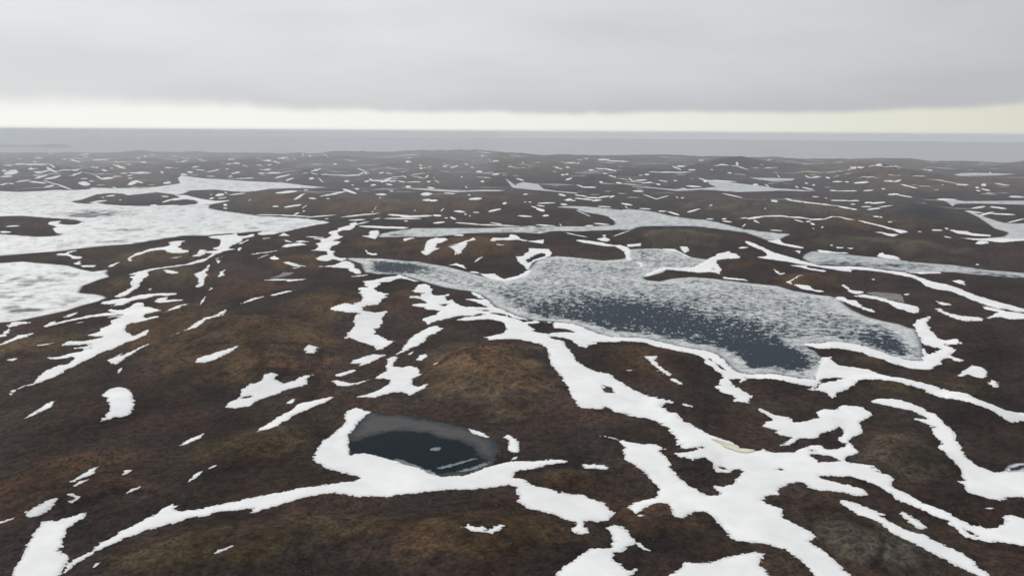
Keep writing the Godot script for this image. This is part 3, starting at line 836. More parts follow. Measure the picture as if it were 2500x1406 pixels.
	put(sheet_of(pairs([-41.3, -550.9, -30, -557.8, -20.5, -566.7, -16.5, -568.2, -19.3, -562.2, -29.3, -553.8]), [], {"look": "tint", "tint": Color(0.17, 0.195, 0.2), "rough": 1.6, "lace": 2.0, "lift": 0.14, "dome": 0.1}, mats.thin), "slush_floe", "lower curved line of slush on the near water of the round pond", "ice")
	put(sheet_of(pairs([-91.5, -574.5, -83.1, -572.6, -74, -563.8, -65.1, -555.2, -56.2, -549.3, -55.6, -543.2, -66.3, -548.7, -81.7, -562.5]), [], {"look": "tint", "tint": Color(0.17, 0.195, 0.2), "rough": 1.6, "lace": 2.0, "lift": 0.14, "dome": 0.1}, mats.thin), "slush_floe", "pale ice edge along the near snow bank of the round pond", "ice")
	put(sheet_of(pairs([-415, -1323, -406, -1354, -407, -1382, -386, -1383, -389, -1354, -400, -1331]), [], {"look": "tint", "tint": Color(0.19, 0.185, 0.18), "rough": 0.6, "lift": 0.06, "dome": 0.02}, mats.thin), "pond_ice", "small grey iced pond on the brown slope left of the central lake", "ice")
	put(sheet_of(pairs([563, -1234, 582, -1238, 614, -1223, 606, -1198, 589, -1159, 579, -1176, 566, -1203]), [], {"look": "tint", "tint": Color(0.19, 0.185, 0.18), "rough": 0.6, "lift": 0.06, "dome": 0.02}, mats.thin), "pond_ice", "small grey iced pond on the dark ground at right", "ice")
	lake([370.7, -556.8, 376.3, -563.4, 382.2, -569.2, 390.2, -573.2, 411.7, -575.4, 400.4, -558.2, 378, -556], [], "dark teal pool at the right edge behind the hook-shaped snowfield", "ice crumbs on the dark teal pool at the right edge", {"cover": 0.5, "rim": 0.4, "rim_wide": 6.0, "pitch": 1.6, "open": []})


func snow_drifts() -> void:
	snow("ragged white snowfield filling the near left corner, below a smaller square patch", [-281.5, -483.7, -287.7, -480.1, -289.7, -476.2, -295.5, -472.1, -303.7, -470.6, -302, -467.3, -300.1, -457.3, -297.3, -448.4, -292.5, -435.5, -288.8, -424.5, -286.6, -415.5, -283.1, -406.9, -278.9, -396.6, -251.5, -396.9, -256.5, -408.7, -259.3, -415.8, -260, -423.7, -262.2, -427.7, -266.9, -432.9, -272.6, -436.4, -272.9, -442.4, -278.3, -449.9, -279.3, -456.3, -281.6, -462.8, -281.3, -468.2, -279.7, -476.6])
	snow("squarish snow patch just above the near left corner snowfield", [-319.1, -481.5, -316.2, -485.9, -313.5, -489.7, -310.1, -493.6, -306, -494.3, -304.8, -488.9, -305, -486.8, -305.9, -482.3, -310.8, -476.5, -314.8, -476.4, -316.8, -479.3])
	snow("long white snow band curling around the dark round pond and trailing to the left", [-258.2, -426, -253.4, -435.4, -251.5, -443.9, -249, -450.2, -246.9, -459.3, -242.2, -467.4, -238.1, -475.7, -234.5, -482.8, -232.7, -493.1, -229.5, -496.9, -224.3, -495.5, -225.3, -490.2, -220.7, -485.9, -212.6, -488.2, -205.4, -492, -195.5, -497.4, -186.1, -502.8, -174.7, -509.3, -162.2, -515.8, -150.7, -521.7, -137.2, -526.9, -123.4, -531.3, -113.6, -534.9, -110.7, -539.3, -117.2, -545.4, -130.6, -550.6, -138.6, -555.1, -146.5, -565.4, -152.6, -571, -153.3, -581.8, -154.5, -588.8, -153.5, -605.2, -149.4, -620.7, -147, -633.4, -144.9, -644.3, -143.8, -651.7, -146.7, -659.2, -149.1, -677.4, -141.9, -688.4, -126.5, -676.4, -130.4, -667.2, -133, -651.8, -133.7, -637.2, -136.6, -620.8, -131.7, -605.4, -134.6, -617.5, -131.4, -600, -126, -581.4, -116, -584.6, -101.1, -577.7, -87.8, -570.1, -76.8, -561.6, -70.2, -558.9, -63.2, -551.6, -55.9, -544.5, -49.3, -542.8, -40.2, -543.8, -31.9, -546.6, -25.3, -552.1, -18.6, -559.6, -14, -563.5, -8.5, -565.5, 0.2, -571.4, 16.2, -571.6, 29.9, -574.7, 39.5, -574.9, 44.1, -571, 39.1, -568.1, 31.9, -566, 23.9, -563.1, 19, -557.4, 8, -555.4, 3.3, -550.7, 2.2, -542.6, 10.9, -538.4, 14.1, -529.8, 26.7, -521.6, 34.5, -516.5, 41.6, -513.6, 48.2, -515.2, 53.6, -510.4, 64.1, -501.5, 67.2, -491.7, 68.8, -488.1, 64.1, -477.5, 61.2, -475.8, 47.8, -477.1, 46.8, -469.5, 50.5, -465.5, 50.4, -461.6, 44.9, -458.9, 40.5, -461.3, 38.5, -465.1, 41.8, -469.4, 42.6, -475.7, 38.3, -476.3, 34.5, -480.4, 27.3, -486.8, 15, -492.4, 10.2, -494.5, 4.6, -503.8, 5.7, -511.6, 3.2, -520.5, 4.7, -526.3, -1.9, -529.6, -13, -525.2, -27.6, -521.7, -42.3, -521.5, -60.2, -517.2, -70.7, -513.8, -76.1, -513.8, -85.5, -508.9, -97.2, -510.3, -108, -510.1, -116.6, -513.2, -123.4, -514.7, -130.5, -513.8, -140.3, -509.7, -146.4, -505.7, -158, -496.3, -165.7, -489.5, -169.1, -485.1, -172.5, -485.1, -173.3, -491.6, -181.6, -489.3, -187.9, -487.8, -196.8, -485.5, -201, -480.4, -208.9, -478.9, -221.4, -468.3, -231.3, -460.8, -237.4, -452.9, -243.3, -445.3, -248.4, -436.7, -250.9, -429.5, -253.3, -423.7, -255.1, -418.1, -255.1, -412.6, -258.7, -420.3])
	snow("small ragged snow patch on the dark slope above the near left corner", [-308.4, -512.6, -306.2, -517.9, -303.7, -529.9, -304.1, -535, -301.5, -540.1, -300.2, -530.4, -298.2, -529.9, -298.7, -524.4, -303.4, -518.1, -304.6, -513.5])
	snow("thin snow streak close under a ragged patch on the dark left slope", [-302.8, -508.7, -301.5, -514.4, -297, -518.4, -298.2, -513.6, -301.1, -508.3])
	snow("tiny hooked snow patch right above the near left corner snowfields", [-302.2, -499.6, -299.1, -500.4, -295.4, -498.7, -291.9, -498.6, -292.6, -494.6, -294.5, -491.5, -298.6, -492.7, -295.6, -493.6, -294.6, -496.5, -297.8, -497.8, -300.9, -498.6])
	snow("tiny snow fleck alone on the dark near left slope", [-281, -532.4, -282.4, -540.8, -278.7, -543.3, -277.9, -536.1, -279.7, -532])
	snow("small slanting snow sliver above the left tail of the long snow band", [-267.3, -508.7, -266, -515.2, -262.1, -519.9, -261.3, -517.2, -263.6, -513, -266.4, -508.9])
	snow("narrow straight snow streak on the dark left slope below the lens-shaped drifts", [-266.3, -597.9, -264.9, -608.7, -257, -623.5, -255.9, -613.9, -259.7, -606.4, -262.6, -599])
	snow("short double snow sliver on the mossy slope left of the pond band", [-232.9, -529.8, -233.4, -538.5, -233.5, -546.5, -229.6, -549.2, -228.7, -543.8, -230.5, -536.7, -232.5, -530.7])
	snow("thin snow streak cut by the left edge near the corner snowfield", [-332.4, -469, -330, -471.6, -326.9, -474.1, -322.9, -476.4, -324.5, -473.4, -328, -468.3, -329.5, -465.6])
	snow("tiny snow sliver at the bottom beside the corner snowfield", [-242.2, -417.5, -242.7, -421.9, -240.1, -422.4, -240.6, -419.1, -241.6, -416.9])
	snow("hairline snow sliver on the mossy slope left of the round pond", [-226.6, -553.4, -224.3, -557.8, -220.4, -559, -222.1, -556.2, -226, -552.9])
	snow("broken tiny snow strip in the dark hollow below the long band", [-175.2, -426.1, -174, -429.8, -170.5, -430.4, -167.1, -434.9, -166, -433.4, -169.3, -430.4, -172.3, -426.7])
	snow("upright snow patch on the bank just right of the round pond", [-2.8, -595.6, -1.6, -608.5, -4.2, -617.3, -6.3, -618.4, -2.9, -624.1, 1.8, -620.8, 6.1, -610.8, 7.1, -588.5, 2.6, -585.3, -1.5, -590.4])
	snow("tiny snow sliver between the pond bank patch and the long band", [-0.2, -573.3, 2.6, -579.3, 5.5, -580.3, 3.4, -574.3])
	snow("lens-shaped snow patch right of the tip of the pond snow band", [53.7, -566.4, 61.1, -565.5, 71.3, -564.7, 73.9, -560, 70.5, -557.2, 63.4, -557.1, 56.6, -558.8])
	snow("crescent snow patch in a dark hollow at the bottom centre", [-32.1, -457.8, -28, -458.5, -26.8, -461.3, -25.7, -458.6, -21.7, -457, -18.5, -459.1, -15.8, -456.8, -16.4, -454.4, -11.9, -456.1, -7.5, -461.9, -4.2, -461.1, -6.1, -455.7, -11.1, -451, -17.6, -452, -25.4, -452.6, -27.5, -456.7])
	snow("thin snow rim along the far shore of the round pond", [-37.6, -640, -29.8, -634.1, -22.5, -627.2, -17.6, -620.5, -20.5, -617.7, -27.6, -623.7, -33.1, -629.4])
	snow("snowfield at the bottom edge right of centre with a narrow neck to an upper lobe", [61, -468.4, 64.9, -470.1, 67, -470.4, 70.7, -468.5, 74.3, -460.9, 77, -450.3, 73.3, -445.3, 68.1, -439.7, 62.9, -437.8, 61.5, -436.6, 61.4, -428.4, 62.2, -427.9, 65.2, -422.8, 67.6, -418.4, 73.5, -419.5, 69.2, -412.3, 64.2, -402.3, 20.9, -401.9, 25.9, -413.5, 32.1, -422.4, 38.8, -430.5, 44.3, -436.4, 49.5, -442.5, 56.2, -442.6, 60.8, -443.9, 63.4, -450.1, 64.1, -460.4])
	snow("arched snowfield cut by the bottom edge between two branching snowfields", [83.4, -402.5, 91.3, -413.2, 96.1, -416.5, 100.1, -420.9, 102, -427.2, 104.6, -427.8, 113.5, -426.7, 120.6, -427.9, 131.4, -433.9, 141.1, -437.5, 149.2, -439.4, 153.5, -437.1, 150, -431.8, 147.4, -425.4, 148.3, -420.4, 148.9, -413.8, 148.2, -403.2])
	snow("crumbled snow bits right of the lobed snowfield at the bottom", [77.5, -449.7, 80.6, -449, 82.1, -444.1, 85.2, -439.9, 81.6, -441.1, 78.9, -444.1])
	snow("small ring-shaped snow bit beside the branching snowfield's left lobe", [82.2, -478.6, 85.1, -480.1, 88.7, -477.5, 84.6, -476.8])
	snow("long diagonal snowfield from the central lake's west shore down to the branching snowfield", [-155, -1206, -155, -1276, -145, -1284, -134, -1266, -126, -1226, -124, -1200, -118.2, -1188.7, -104.9, -1195.2, -99, -1202, -94.1, -1186.3, -102.6, -1183, -97.2, -1147.8, -92.8, -1153.7, -90, -1165.5, -83, -1136.9, -72.3, -1120.5, -64.6, -1109.9, -60.2, -1115.4, -45.8, -1110.4, -36.4, -1110.7, -45.5, -1132.3, -58.6, -1154.7, -72.6, -1163, -69.2, -1169, -55.5, -1166.4, -42.9, -1160.9, -48.3, -1172.6, -60.7, -1196.5, -65, -1212, -64, -1228, -49.3, -1196.9, -37, -1167, -29.9, -1132.8, -22.2, -1111.1, -5.5, -1080.2, 11.4, -1050.9, 27.7, -1032.3, 38.3, -1021.1, 55.9, -1025.1, 83.8, -1011.4, 100.9, -976.2, 117.7, -950.8, 136.4, -946.2, 133.4, -924.2, 114.6, -923.8, 98.3, -923.4, 103.6, -914.1, 95.9, -911.6, 89.9, -906.8, 88.2, -895.4, 78, -904.3, 75.5, -920.5, 72.5, -930, 64.4, -942.1, 46.8, -946.6, 47.8, -941.7, 62.1, -925, 64.6, -906.3, 69.7, -875.2, 69.6, -858.3, 74.6, -834.1, 83.8, -811.3, 92.6, -800.5, 104.2, -797.1, 105.8, -779.4, 111.9, -769.3, 113.7, -759.3, 121.7, -743.4, 129.3, -727.9, 140.1, -705.5, 151.5, -690.9, 161.2, -683.2, 164.2, -677.7, 158.9, -681.3, 151, -688.4, 142.3, -692, 136.6, -689, 144, -671.4, 149.7, -658.9, 156.6, -644.4, 163.7, -632.6, 150.4, -601.6, 135.7, -603.5, 136.8, -616.8, 136.4, -632.1, 130.2, -651.1, 122.4, -663.6, 112.7, -666.1, 102.2, -676.4, 96.2, -680.3, 94.4, -688.4, 87.9, -693.8, 82.5, -688.2, 62.8, -690.6, 60.6, -711.8, 57.8, -726.7, 56.3, -748.5, 52.8, -774.9, 48.8, -798.4, 43.4, -822.8, 42.7, -856.8, 41.9, -892.1, 35.3, -910.2, 20.7, -924, 8.3, -933.2, -10.6, -928.6, -26.6, -914.8, -33.6, -939.4, -19.9, -952.5, -11.1, -963.1, -5.3, -981.7, -7.5, -1006.3, -13.2, -1023.3, -25.9, -1034.8, -39.8, -1034.4, -59, -1028, -70.1, -1028.9, -80.9, -1024.5, -62.8, -1045.8, -49, -1052.3, -38.1, -1064.9, -44.1, -1069.1, -54.7, -1054, -68.4, -1058.5, -85.1, -1041.2, -95.1, -1029.2, -104.6, -1015.2, -109.9, -1003.9, -113.7, -1019.5, -121.8, -1033.2, -114.5, -1047.6, -104.8, -1062.5, -102.2, -1082.7, -108.6, -1090.2, -121.6, -1092.5, -126.8, -1108.2, -140.4, -1113.2, -148.1, -1118.4, -145.6, -1126.8, -126.3, -1135.7, -126, -1144.1, -136.1, -1158.5, -153.5, -1160.9, -154.8, -1171, -140.2, -1172.8, -134, -1199, -149.5, -1188.5], [[21.1, -1009.9, 36.3, -1018.8, 55.6, -1019.3, 54.2, -991.2, 66.1, -988.8, 76.2, -981, 81.1, -967.9, 67.5, -970.2, 50.3, -967.1, 46.1, -959.3, 28.2, -969.2, 29.2, -982.5], [93, -755.7, 98, -754.1, 100.7, -743, 98.5, -733.6, 92.9, -736.5], [-50.3, -1092.9, -38.2, -1094.8, -25.8, -1088.9, -36.7, -1084.4], [-32.9, -1075.4, -16.9, -1073.3, -8.8, -1060.1, 8, -1041.2, 28.7, -1026.8, 16.6, -1022.8, -5.4, -1054.3, -25.9, -1066.6], [-104.9, -1125.1, -98.1, -1129.7, -89.7, -1130, -96.8, -1114.4]])
	snow("branching snowfield spreading over the near right tundra with many arms", [138.3, -624.1, 158.6, -645.2, 163.7, -632.6, 172.2, -621.2, 179, -614.6, 183.2, -608.1, 184.6, -599.5, 187.3, -594.3, 195.7, -593.4, 202.8, -597.7, 204, -593.5, 210, -591.5, 225.7, -591.8, 233.3, -599.2, 244.1, -605.8, 250.9, -606.9, 252.2, -605.9, 252.2, -597.4, 261, -598.6, 266.1, -600.7, 270.3, -602.9, 276.9, -611.7, 278.5, -610.4, 278, -603.2, 277.1, -591.6, 272.1, -587.4, 262.2, -583.1, 259.7, -577.1, 262.1, -571.3, 270.3, -568.3, 277.7, -565.5, 277, -562.1, 273.8, -561.9, 280.5, -556.1, 277.4, -554.2, 273.5, -555.8, 282.5, -548.6, 282.6, -542.4, 274.6, -531.7, 280.1, -520, 282.2, -502.8, 290.2, -491.2, 294.4, -479.8, 298.1, -474.1, 307.1, -469.9, 313.6, -470.8, 319.9, -475.6, 326.1, -481.3, 326.6, -485.6, 334, -488.6, 339.9, -484.3, 349.2, -480.2, 325, -443.3, 317, -448.1, 310.9, -451.2, 304.9, -453, 298.7, -452.3, 292.7, -455.4, 286.4, -459.2, 287.4, -466.9, 284.5, -475.2, 286.4, -477.5, 280.2, -485.3, 277, -492.5, 273.4, -499.2, 269.9, -506.5, 266.8, -513.5, 268.7, -517.5, 267.4, -524.9, 264.5, -532.4, 257.3, -543.5, 250.7, -547.9, 241.9, -546.9, 228.7, -548.5, 227, -544, 234.5, -539.7, 241.1, -533.8, 249.1, -529.6, 252.1, -526.3, 252.6, -519.8, 246.4, -514.8, 242.8, -514.8, 234.9, -520.3, 219.5, -524.2, 213.7, -527.5, 214.8, -532.6, 211.8, -536.8, 203.2, -535.8, 196.9, -530.6, 188.9, -522.2, 189.5, -517.3, 179.2, -514.7, 173.9, -506.8, 177.2, -501.4, 184.6, -494, 181, -489.5, 180.7, -482.3, 186.7, -472.4, 191.3, -463.2, 193, -457.4, 185.1, -451.7, 189.2, -444.5, 191.1, -436.3, 195.2, -422, 195.4, -413.6, 195, -401.7, 173.7, -401.4, 174.7, -413.4, 174.8, -421.8, 172.4, -432, 168.2, -441.5, 160, -447.5, 148.3, -451.1, 139.2, -451, 138.1, -458.7, 138.8, -462.6, 135.9, -470.6, 135, -480.3, 131.6, -488.9, 128.6, -491, 123.4, -489.3, 116, -481, 111.4, -475.7, 106.3, -477.1, 107.4, -493, 107.1, -498.8, 101.5, -498.7, 93.4, -493, 85.7, -483.6, 82.8, -482.7, 79.9, -490.8, 80.2, -495.3, 85.1, -502.3, 92.8, -505.9, 99.9, -509.3, 105.3, -521, 105.3, -527.7, 101.9, -537.9, 101.4, -548.5, 98.7, -555.7, 93.9, -565, 88.5, -574.6, 89.6, -588.7, 89.4, -592.8, 91.9, -599.1, 89, -612.1, 85.5, -617.6, 74, -623, 76.6, -626.5, 85.6, -618.7, 93.5, -613.2, 105.2, -606.9, 116.2, -607, 119.9, -603.8, 124, -595.1, 118.6, -592.3, 121, -579, 122.4, -562.1, 119.8, -560.5, 122.3, -545.9, 126.5, -536.6, 128, -529.3, 132.9, -524.7, 134.3, -518.2, 137.7, -514.2, 145.9, -515.1, 148.2, -518.4, 144.4, -526.5, 146.4, -531.6, 152.5, -529.2, 162.1, -534.4, 165.8, -542.3, 170.4, -547.7, 174.8, -555, 174.3, -558.7, 167.5, -556.7, 163.9, -552.1, 154, -552.9, 153.4, -556.6, 154.3, -563.4, 153.4, -569.7, 150.5, -574.5, 146.7, -571.9, 138.2, -566.3, 134.8, -572.6, 131, -573.2, 128.2, -583.4, 137.6, -582, 154.9, -595.7, 153.6, -597.6, 139.3, -589.4, 135.4, -594.2, 138.4, -604.5], [[157.1, -561.9, 161.1, -562.1, 163.8, -557.6, 160.7, -557.5], [237, -588.8, 243.3, -586.9, 252.3, -585, 254.8, -579, 256.1, -575.1, 238, -572.9, 238.2, -576.8, 236.4, -582.8], [239.7, -597.2, 244.3, -595.2, 242.6, -592.6, 238.9, -594], [291.7, -467.5, 294.3, -465.1, 295, -460.6, 292.6, -463.2], [200.3, -558.1, 205.8, -559.5, 205.5, -558.4]])
	snow("lobed snowfield with a snow-free notch between the branching snowfield and the right shore band", [257.2, -623.7, 249.4, -620.1, 241.2, -621.1, 234, -615.4, 226.3, -605.5, 219.5, -605.4, 225.5, -613.1, 233.8, -619.9, 232.8, -624.4, 225.7, -626.6, 224.1, -633.5, 227.8, -638.3, 217.5, -647.8, 223.7, -659, 232.8, -663, 226.6, -689.3, 228.8, -693.5, 238.3, -675.9, 247.4, -669.7, 248.4, -656.7, 257.8, -655.6, 271.7, -662.3, 274.5, -678, 281.3, -687, 288.8, -691.8, 299.2, -689.2, 304.1, -699, 309.7, -703.3, 316, -702, 325.8, -698, 326.4, -688.3, 326.8, -677.6, 317, -667, 304.2, -658.6, 304.8, -653.7, 301.3, -639.4, 300.8, -638.2, 295, -631, 286, -624.1, 279.2, -617.3, 277.4, -610.9, 274.3, -610.1, 271, -617.1, 273.7, -621.7, 283.4, -634.8, 284.5, -638.6, 282.7, -644, 276.3, -639, 259.9, -630.6])
	snow("lower white rim of the central lake with a tongue running down between dark mounds", [126.8, -946, 152.5, -946.6, 170.1, -937.1, 195.7, -906.9, 225.4, -887.3, 234.2, -874.5, 237.2, -849.5, 236.7, -822, 239.3, -807.1, 249.4, -796.4, 277.9, -800.5, 294.9, -786.6, 316, -778.4, 317.2, -773.3, 310.8, -764.8, 297.5, -744.6, 292.4, -744.8, 301.2, -757.3, 295, -757.7, 280.6, -761.6, 269.8, -776.1, 258, -778.9, 243.6, -783.9, 231.8, -764.9, 229.1, -766.5, 238.8, -782, 224.9, -778.3, 223.5, -761.4, 227.3, -745.3, 232, -726.7, 225.5, -714.8, 223.9, -706.1, 213.7, -711.3, 206.5, -706.6, 215.3, -720.5, 214.8, -729.6, 206.3, -735.5, 203, -754.5, 208, -757.9, 214.2, -778.1, 218.3, -781.6, 219.7, -799.4, 216.4, -821.6, 213, -835.4, 216.2, -856.2, 207.2, -870.8, 189, -874.9, 174.4, -892.4, 160.9, -920.1, 143.2, -926.8, 124.6, -928.8], [[222.3, -857.4, 224.4, -849.3, 221.7, -843.1], [225.4, -837.3, 227.8, -818, 228.1, -810.5, 225.2, -814.2]])
	snow("zigzag snow strip on the dark mound below the central lake", [146.9, -836.8, 161, -839.4, 154.9, -827.1, 158.6, -812.9, 166.4, -794.9, 166.5, -787, 161, -789.4, 157.3, -799.1, 152.2, -797.7, 157, -803.6, 150.5, -817.1, 148.7, -826.9])
	snow("small snow patch at the lower end of the zigzag strip", [161.9, -777.1, 166.1, -782.3, 170, -780.7, 173.6, -762.1, 168.7, -763.7])
	snow("tiny snow fleck left of the zigzag strip on the brown mound", [118.8, -804.1, 128.6, -803.8, 125.9, -800.5])
	snow("beak-shaped snowfield wrapping the right end of the central lake", [536.3, -1025.6, 551.7, -1046.6, 581, -1069, 565.8, -1043.9, 555.2, -1026.1, 535.1, -971.9, 528.2, -954, 524.5, -928, 540, -922.9, 532, -901.6, 516.3, -914.9, 516.5, -903.9, 518, -891.1, 502.7, -873.5, 505.8, -853.4, 499.9, -844.8, 497.4, -850.8, 493.6, -863.1, 485.5, -858.9, 474.7, -838.5, 450.9, -816.9, 438.4, -818.5, 431.2, -822.2, 424.7, -829.6, 417.5, -841, 411.1, -857.5, 405.8, -882.5, 396, -893.3, 384.9, -902, 361.9, -899.3, 356, -908.2, 347.8, -919.6, 362.1, -924.7, 371.6, -924.9, 393.5, -932.6, 414.9, -923.5, 424, -907.5, 429.6, -887.4, 437.6, -866.2, 448.2, -852, 458.9, -850.2, 479.6, -888.5, 495.9, -925.4, 508.3, -955, 521.5, -991.8], [[495.4, -918.3, 501.9, -910.5, 504.5, -897.1, 488.3, -884.3, 476.5, -875.5, 487.7, -902.1]])
	snow("long snow band sweeping right from the central lake's outlet to the right edge", [351.3, -862.2, 361.6, -864.5, 358.1, -844, 359.4, -830.3, 372.9, -824.8, 384.3, -817.4, 386.7, -803.2, 388.1, -774.2, 395.1, -771.2, 404.8, -755, 419.9, -734.7, 427.7, -713.2, 435.8, -693.8, 450.5, -685.7, 467.2, -685.2, 470.2, -677.4, 462.5, -666.8, 455.4, -666.7, 444.2, -657.2, 437.2, -656.5, 431.6, -659.6, 431.9, -664.8, 425.2, -675.8, 415.5, -691.7, 408, -721.5, 400.9, -736.8, 391.2, -748.1, 382.9, -763.2, 371.2, -771.6, 354, -773, 348.4, -764.8, 334.2, -750.5, 316.4, -734.5, 307.5, -722.2, 308.1, -731.3, 309.7, -740.6, 302.7, -743.4, 296.8, -742.9, 310.8, -764.8, 325.3, -775.1, 344.6, -783.5, 337.5, -787, 323.3, -783.7, 308.5, -769.7, 321.4, -801.4])
	snow("hook-shaped snowfield running down to the right edge above a dark teal pool", [338.6, -713.9, 349.9, -721.5, 359.6, -723.1, 372.4, -718.9, 377.3, -708.8, 381.3, -697.5, 380.5, -677.7, 378.9, -657.3, 377.2, -650.7, 375.7, -637.9, 373.3, -623.9, 369.4, -619.8, 366.7, -608.7, 360.2, -592.5, 360.3, -592.8, 357.6, -580.6, 357.8, -567, 363.8, -555.8, 374.4, -557.8, 386.6, -558, 400.4, -558.2, 373.1, -516.5, 359.2, -514.7, 351.3, -515.4, 339.4, -509, 333.7, -512.7, 324.5, -517.1, 322.9, -523.4, 327.3, -533.6, 327.4, -539.2, 333.1, -542, 335.2, -549.8, 340.7, -560.5, 343.3, -569.5, 340.4, -579, 343.1, -587.2, 343.8, -599.3, 353.5, -611, 356.4, -622.9, 359.2, -641.6, 369.4, -649.3, 360.5, -647.7, 365.7, -652.6, 362.3, -660.1, 357.9, -667.6, 363.2, -669, 371.4, -667.2, 369.7, -678.3, 367.5, -689, 357.1, -697.1, 347.2, -706.8])
	snow("ragged cluster of snow on the dark slope right of the central lake", [465.9, -793.5, 482.7, -812, 494.7, -823.5, 504.8, -833.3, 511.1, -831.4, 510.7, -812.5, 499.8, -797.7, 492.4, -787, 486.9, -790.4, 482, -801, 471.4, -793.6])
	snow("small snow patch trailing right of the ragged cluster", [485.9, -771.5, 495.8, -781.9, 498.1, -776.8, 486.1, -753.4, 484.8, -759.8])
	snow("long tapering snow band crossing the near right corner to the bottom edge", [228.5, -508.3, 232.1, -508.3, 237.3, -503.7, 244, -496.3, 249.7, -487.5, 245.1, -486.5, 248.6, -476.3, 254.3, -463.3, 261.2, -461.3, 264.9, -451.9, 271.5, -443.9, 275.6, -434.3, 276.6, -427.4, 274.6, -422.9, 277.2, -414.5, 279.2, -404.6, 273.4, -404.6, 269.5, -415.1, 265.4, -421.6, 258.9, -432.2, 253.5, -440, 246.4, -451.6, 240.7, -459.9, 240.4, -467.8, 239, -476.2, 234.5, -482.9, 231.2, -486.2, 229.5, -495.3, 226.8, -499.8])
	snow("oblong snow patch lying between two long snow bands at near right", [261.5, -490.5, 263.2, -491.1, 268.9, -478.9, 268.5, -470.2, 263.7, -468.7, 261.1, -477, 260.2, -486.2])
	snow("tiny snow sliver above the right corner snow arm", [322.1, -497.8, 326.3, -499.1, 330, -498.1, 325, -496.8])
	snow("tall winding snow patch on the brown slope left of the central lake", [-251.1, -1056.5, -246.4, -1076.4, -236.4, -1088.4, -225.4, -1090.9, -218.3, -1114.2, -222.6, -1156, -238, -1204, -237, -1214, -246, -1239, -254, -1249, -234, -1253, -243, -1270, -245, -1291, -250, -1302, -235, -1313, -222, -1340, -202, -1353, -199, -1369, -176, -1334, -156, -1305, -163, -1301, -174, -1319, -189, -1328, -197, -1326, -203, -1300, -223, -1295, -216, -1278, -219, -1250, -218, -1237, -211, -1217, -190, -1200, -196, -1186, -189.3, -1176.9, -194.4, -1162.1, -192.6, -1136.7, -192.9, -1116.8, -207.5, -1093.4, -208, -1068.5, -202.6, -1060.7, -188.9, -1065.7, -174.6, -1082.9, -173.7, -1041, -171.8, -1022.6, -170.3, -987.1, -174.8, -980.2, -171.6, -954.1, -157.6, -939.3, -150.3, -924.9, -142.4, -922.7, -145.4, -901.5, -149.3, -887.9, -157.4, -878.9, -160.5, -896.6, -169.4, -905.6, -188.6, -922.5, -198.6, -934.9, -202.6, -926.6, -203.1, -944.4, -205, -972.3, -204.3, -995.9, -209.8, -1016.9, -208.1, -1037, -204.8, -1041.5, -210.3, -1042.3, -221.7, -1038.4, -234.1, -1045, -244.7, -1047.9])
	snow("slanting snow tongue below the west shore snowfield", [-131.4, -860.2, -127.1, -884, -125.9, -911.2, -124.7, -935.2, -115.5, -965.8, -108.7, -987.2, -101.8, -998.4, -95.5, -995.8, -92.7, -987.6, -85.4, -987.8, -92.3, -968.9, -100.9, -950.7, -106.1, -916.4, -112.6, -897.7, -118.7, -888.6, -125.3, -871])
	snow("flat snow patch below the tall winding one", [-175.5, -826.3, -173.7, -840.3, -165.8, -853.2, -155.2, -866, -149.9, -861.9, -141.7, -862.1, -149.9, -841.4, -157.3, -825.4, -165.5, -815.7, -164.4, -827.2])
	snow("thin snow strip left of the star-shaped snow patch", [-184, -783.7, -179.5, -792.8, -167, -806.3, -164.5, -804.5, -168.5, -791.6, -175.9, -780.9])
	snow("wavy snow strip just left of the star-shaped patch", [-183.4, -767, -177.5, -768.8, -170.2, -763.9, -161.9, -759, -154.6, -764.2, -145.3, -771.1, -151.2, -757.6, -165, -749.2, -174.3, -753.9])
	snow("star-shaped snow patch with pointed arms above the round pond", [-150.8, -713.9, -141.7, -723, -135.8, -729.2, -127.9, -741.9, -122.2, -758.1, -122.7, -768.2, -130.1, -774.8, -139.6, -774.6, -137.7, -788.7, -131.3, -803.3, -135.9, -818.2, -134.9, -833.7, -139.1, -845.6, -131.4, -856.1, -126.8, -852, -128.7, -837.8, -128.1, -818.3, -117.6, -814.7, -109.9, -820.2, -104.8, -814.9, -97.7, -801.8, -93.2, -781.9, -100.7, -772.9, -99.7, -757, -92.2, -745.5, -81.8, -754.3, -83.6, -741.8, -89.8, -733.6, -97.6, -723.8, -106.3, -732.9, -114.3, -732.7, -124.9, -723.3, -129.5, -715.8, -137.9, -718.6])
	snow("small round snow patch right of the star-shaped patch", [-105.8, -841.3, -103.6, -862.3, -96.8, -864.3, -94.5, -848.7, -99.7, -838.6])
	snow("tiny snow fleck above the star-shaped patch", [-118, -864.7, -112.8, -879.9, -113.6, -866.9, -115.4, -862.7])
	snow("tiny snow sliver right of the small round patch", [-84.2, -809.8, -79, -812.7, -79.6, -807.5, -82.8, -806.7])
	snow("large ragged lens-shaped snowfield with a crease on the brown left slope", [-262.6, -687.6, -262.8, -700.3, -257.8, -714, -261.6, -731.3, -258.6, -743.6, -248.7, -754.6, -251.2, -766.4, -244.4, -771.7, -237.5, -769.5, -239.3, -761.4, -231.4, -755.4, -228.1, -750.8, -218.5, -760.9, -216.6, -769.7, -203.8, -783.7, -208.1, -769.1, -202.2, -754, -210.6, -746.9, -219.8, -735.9, -230.6, -718.2, -238.8, -706.5, -239, -692.2, -251.8, -685.1], [[-257.9, -711.4, -251.8, -716.4, -248.5, -718.5, -245, -716.8, -252.1, -711.6]])
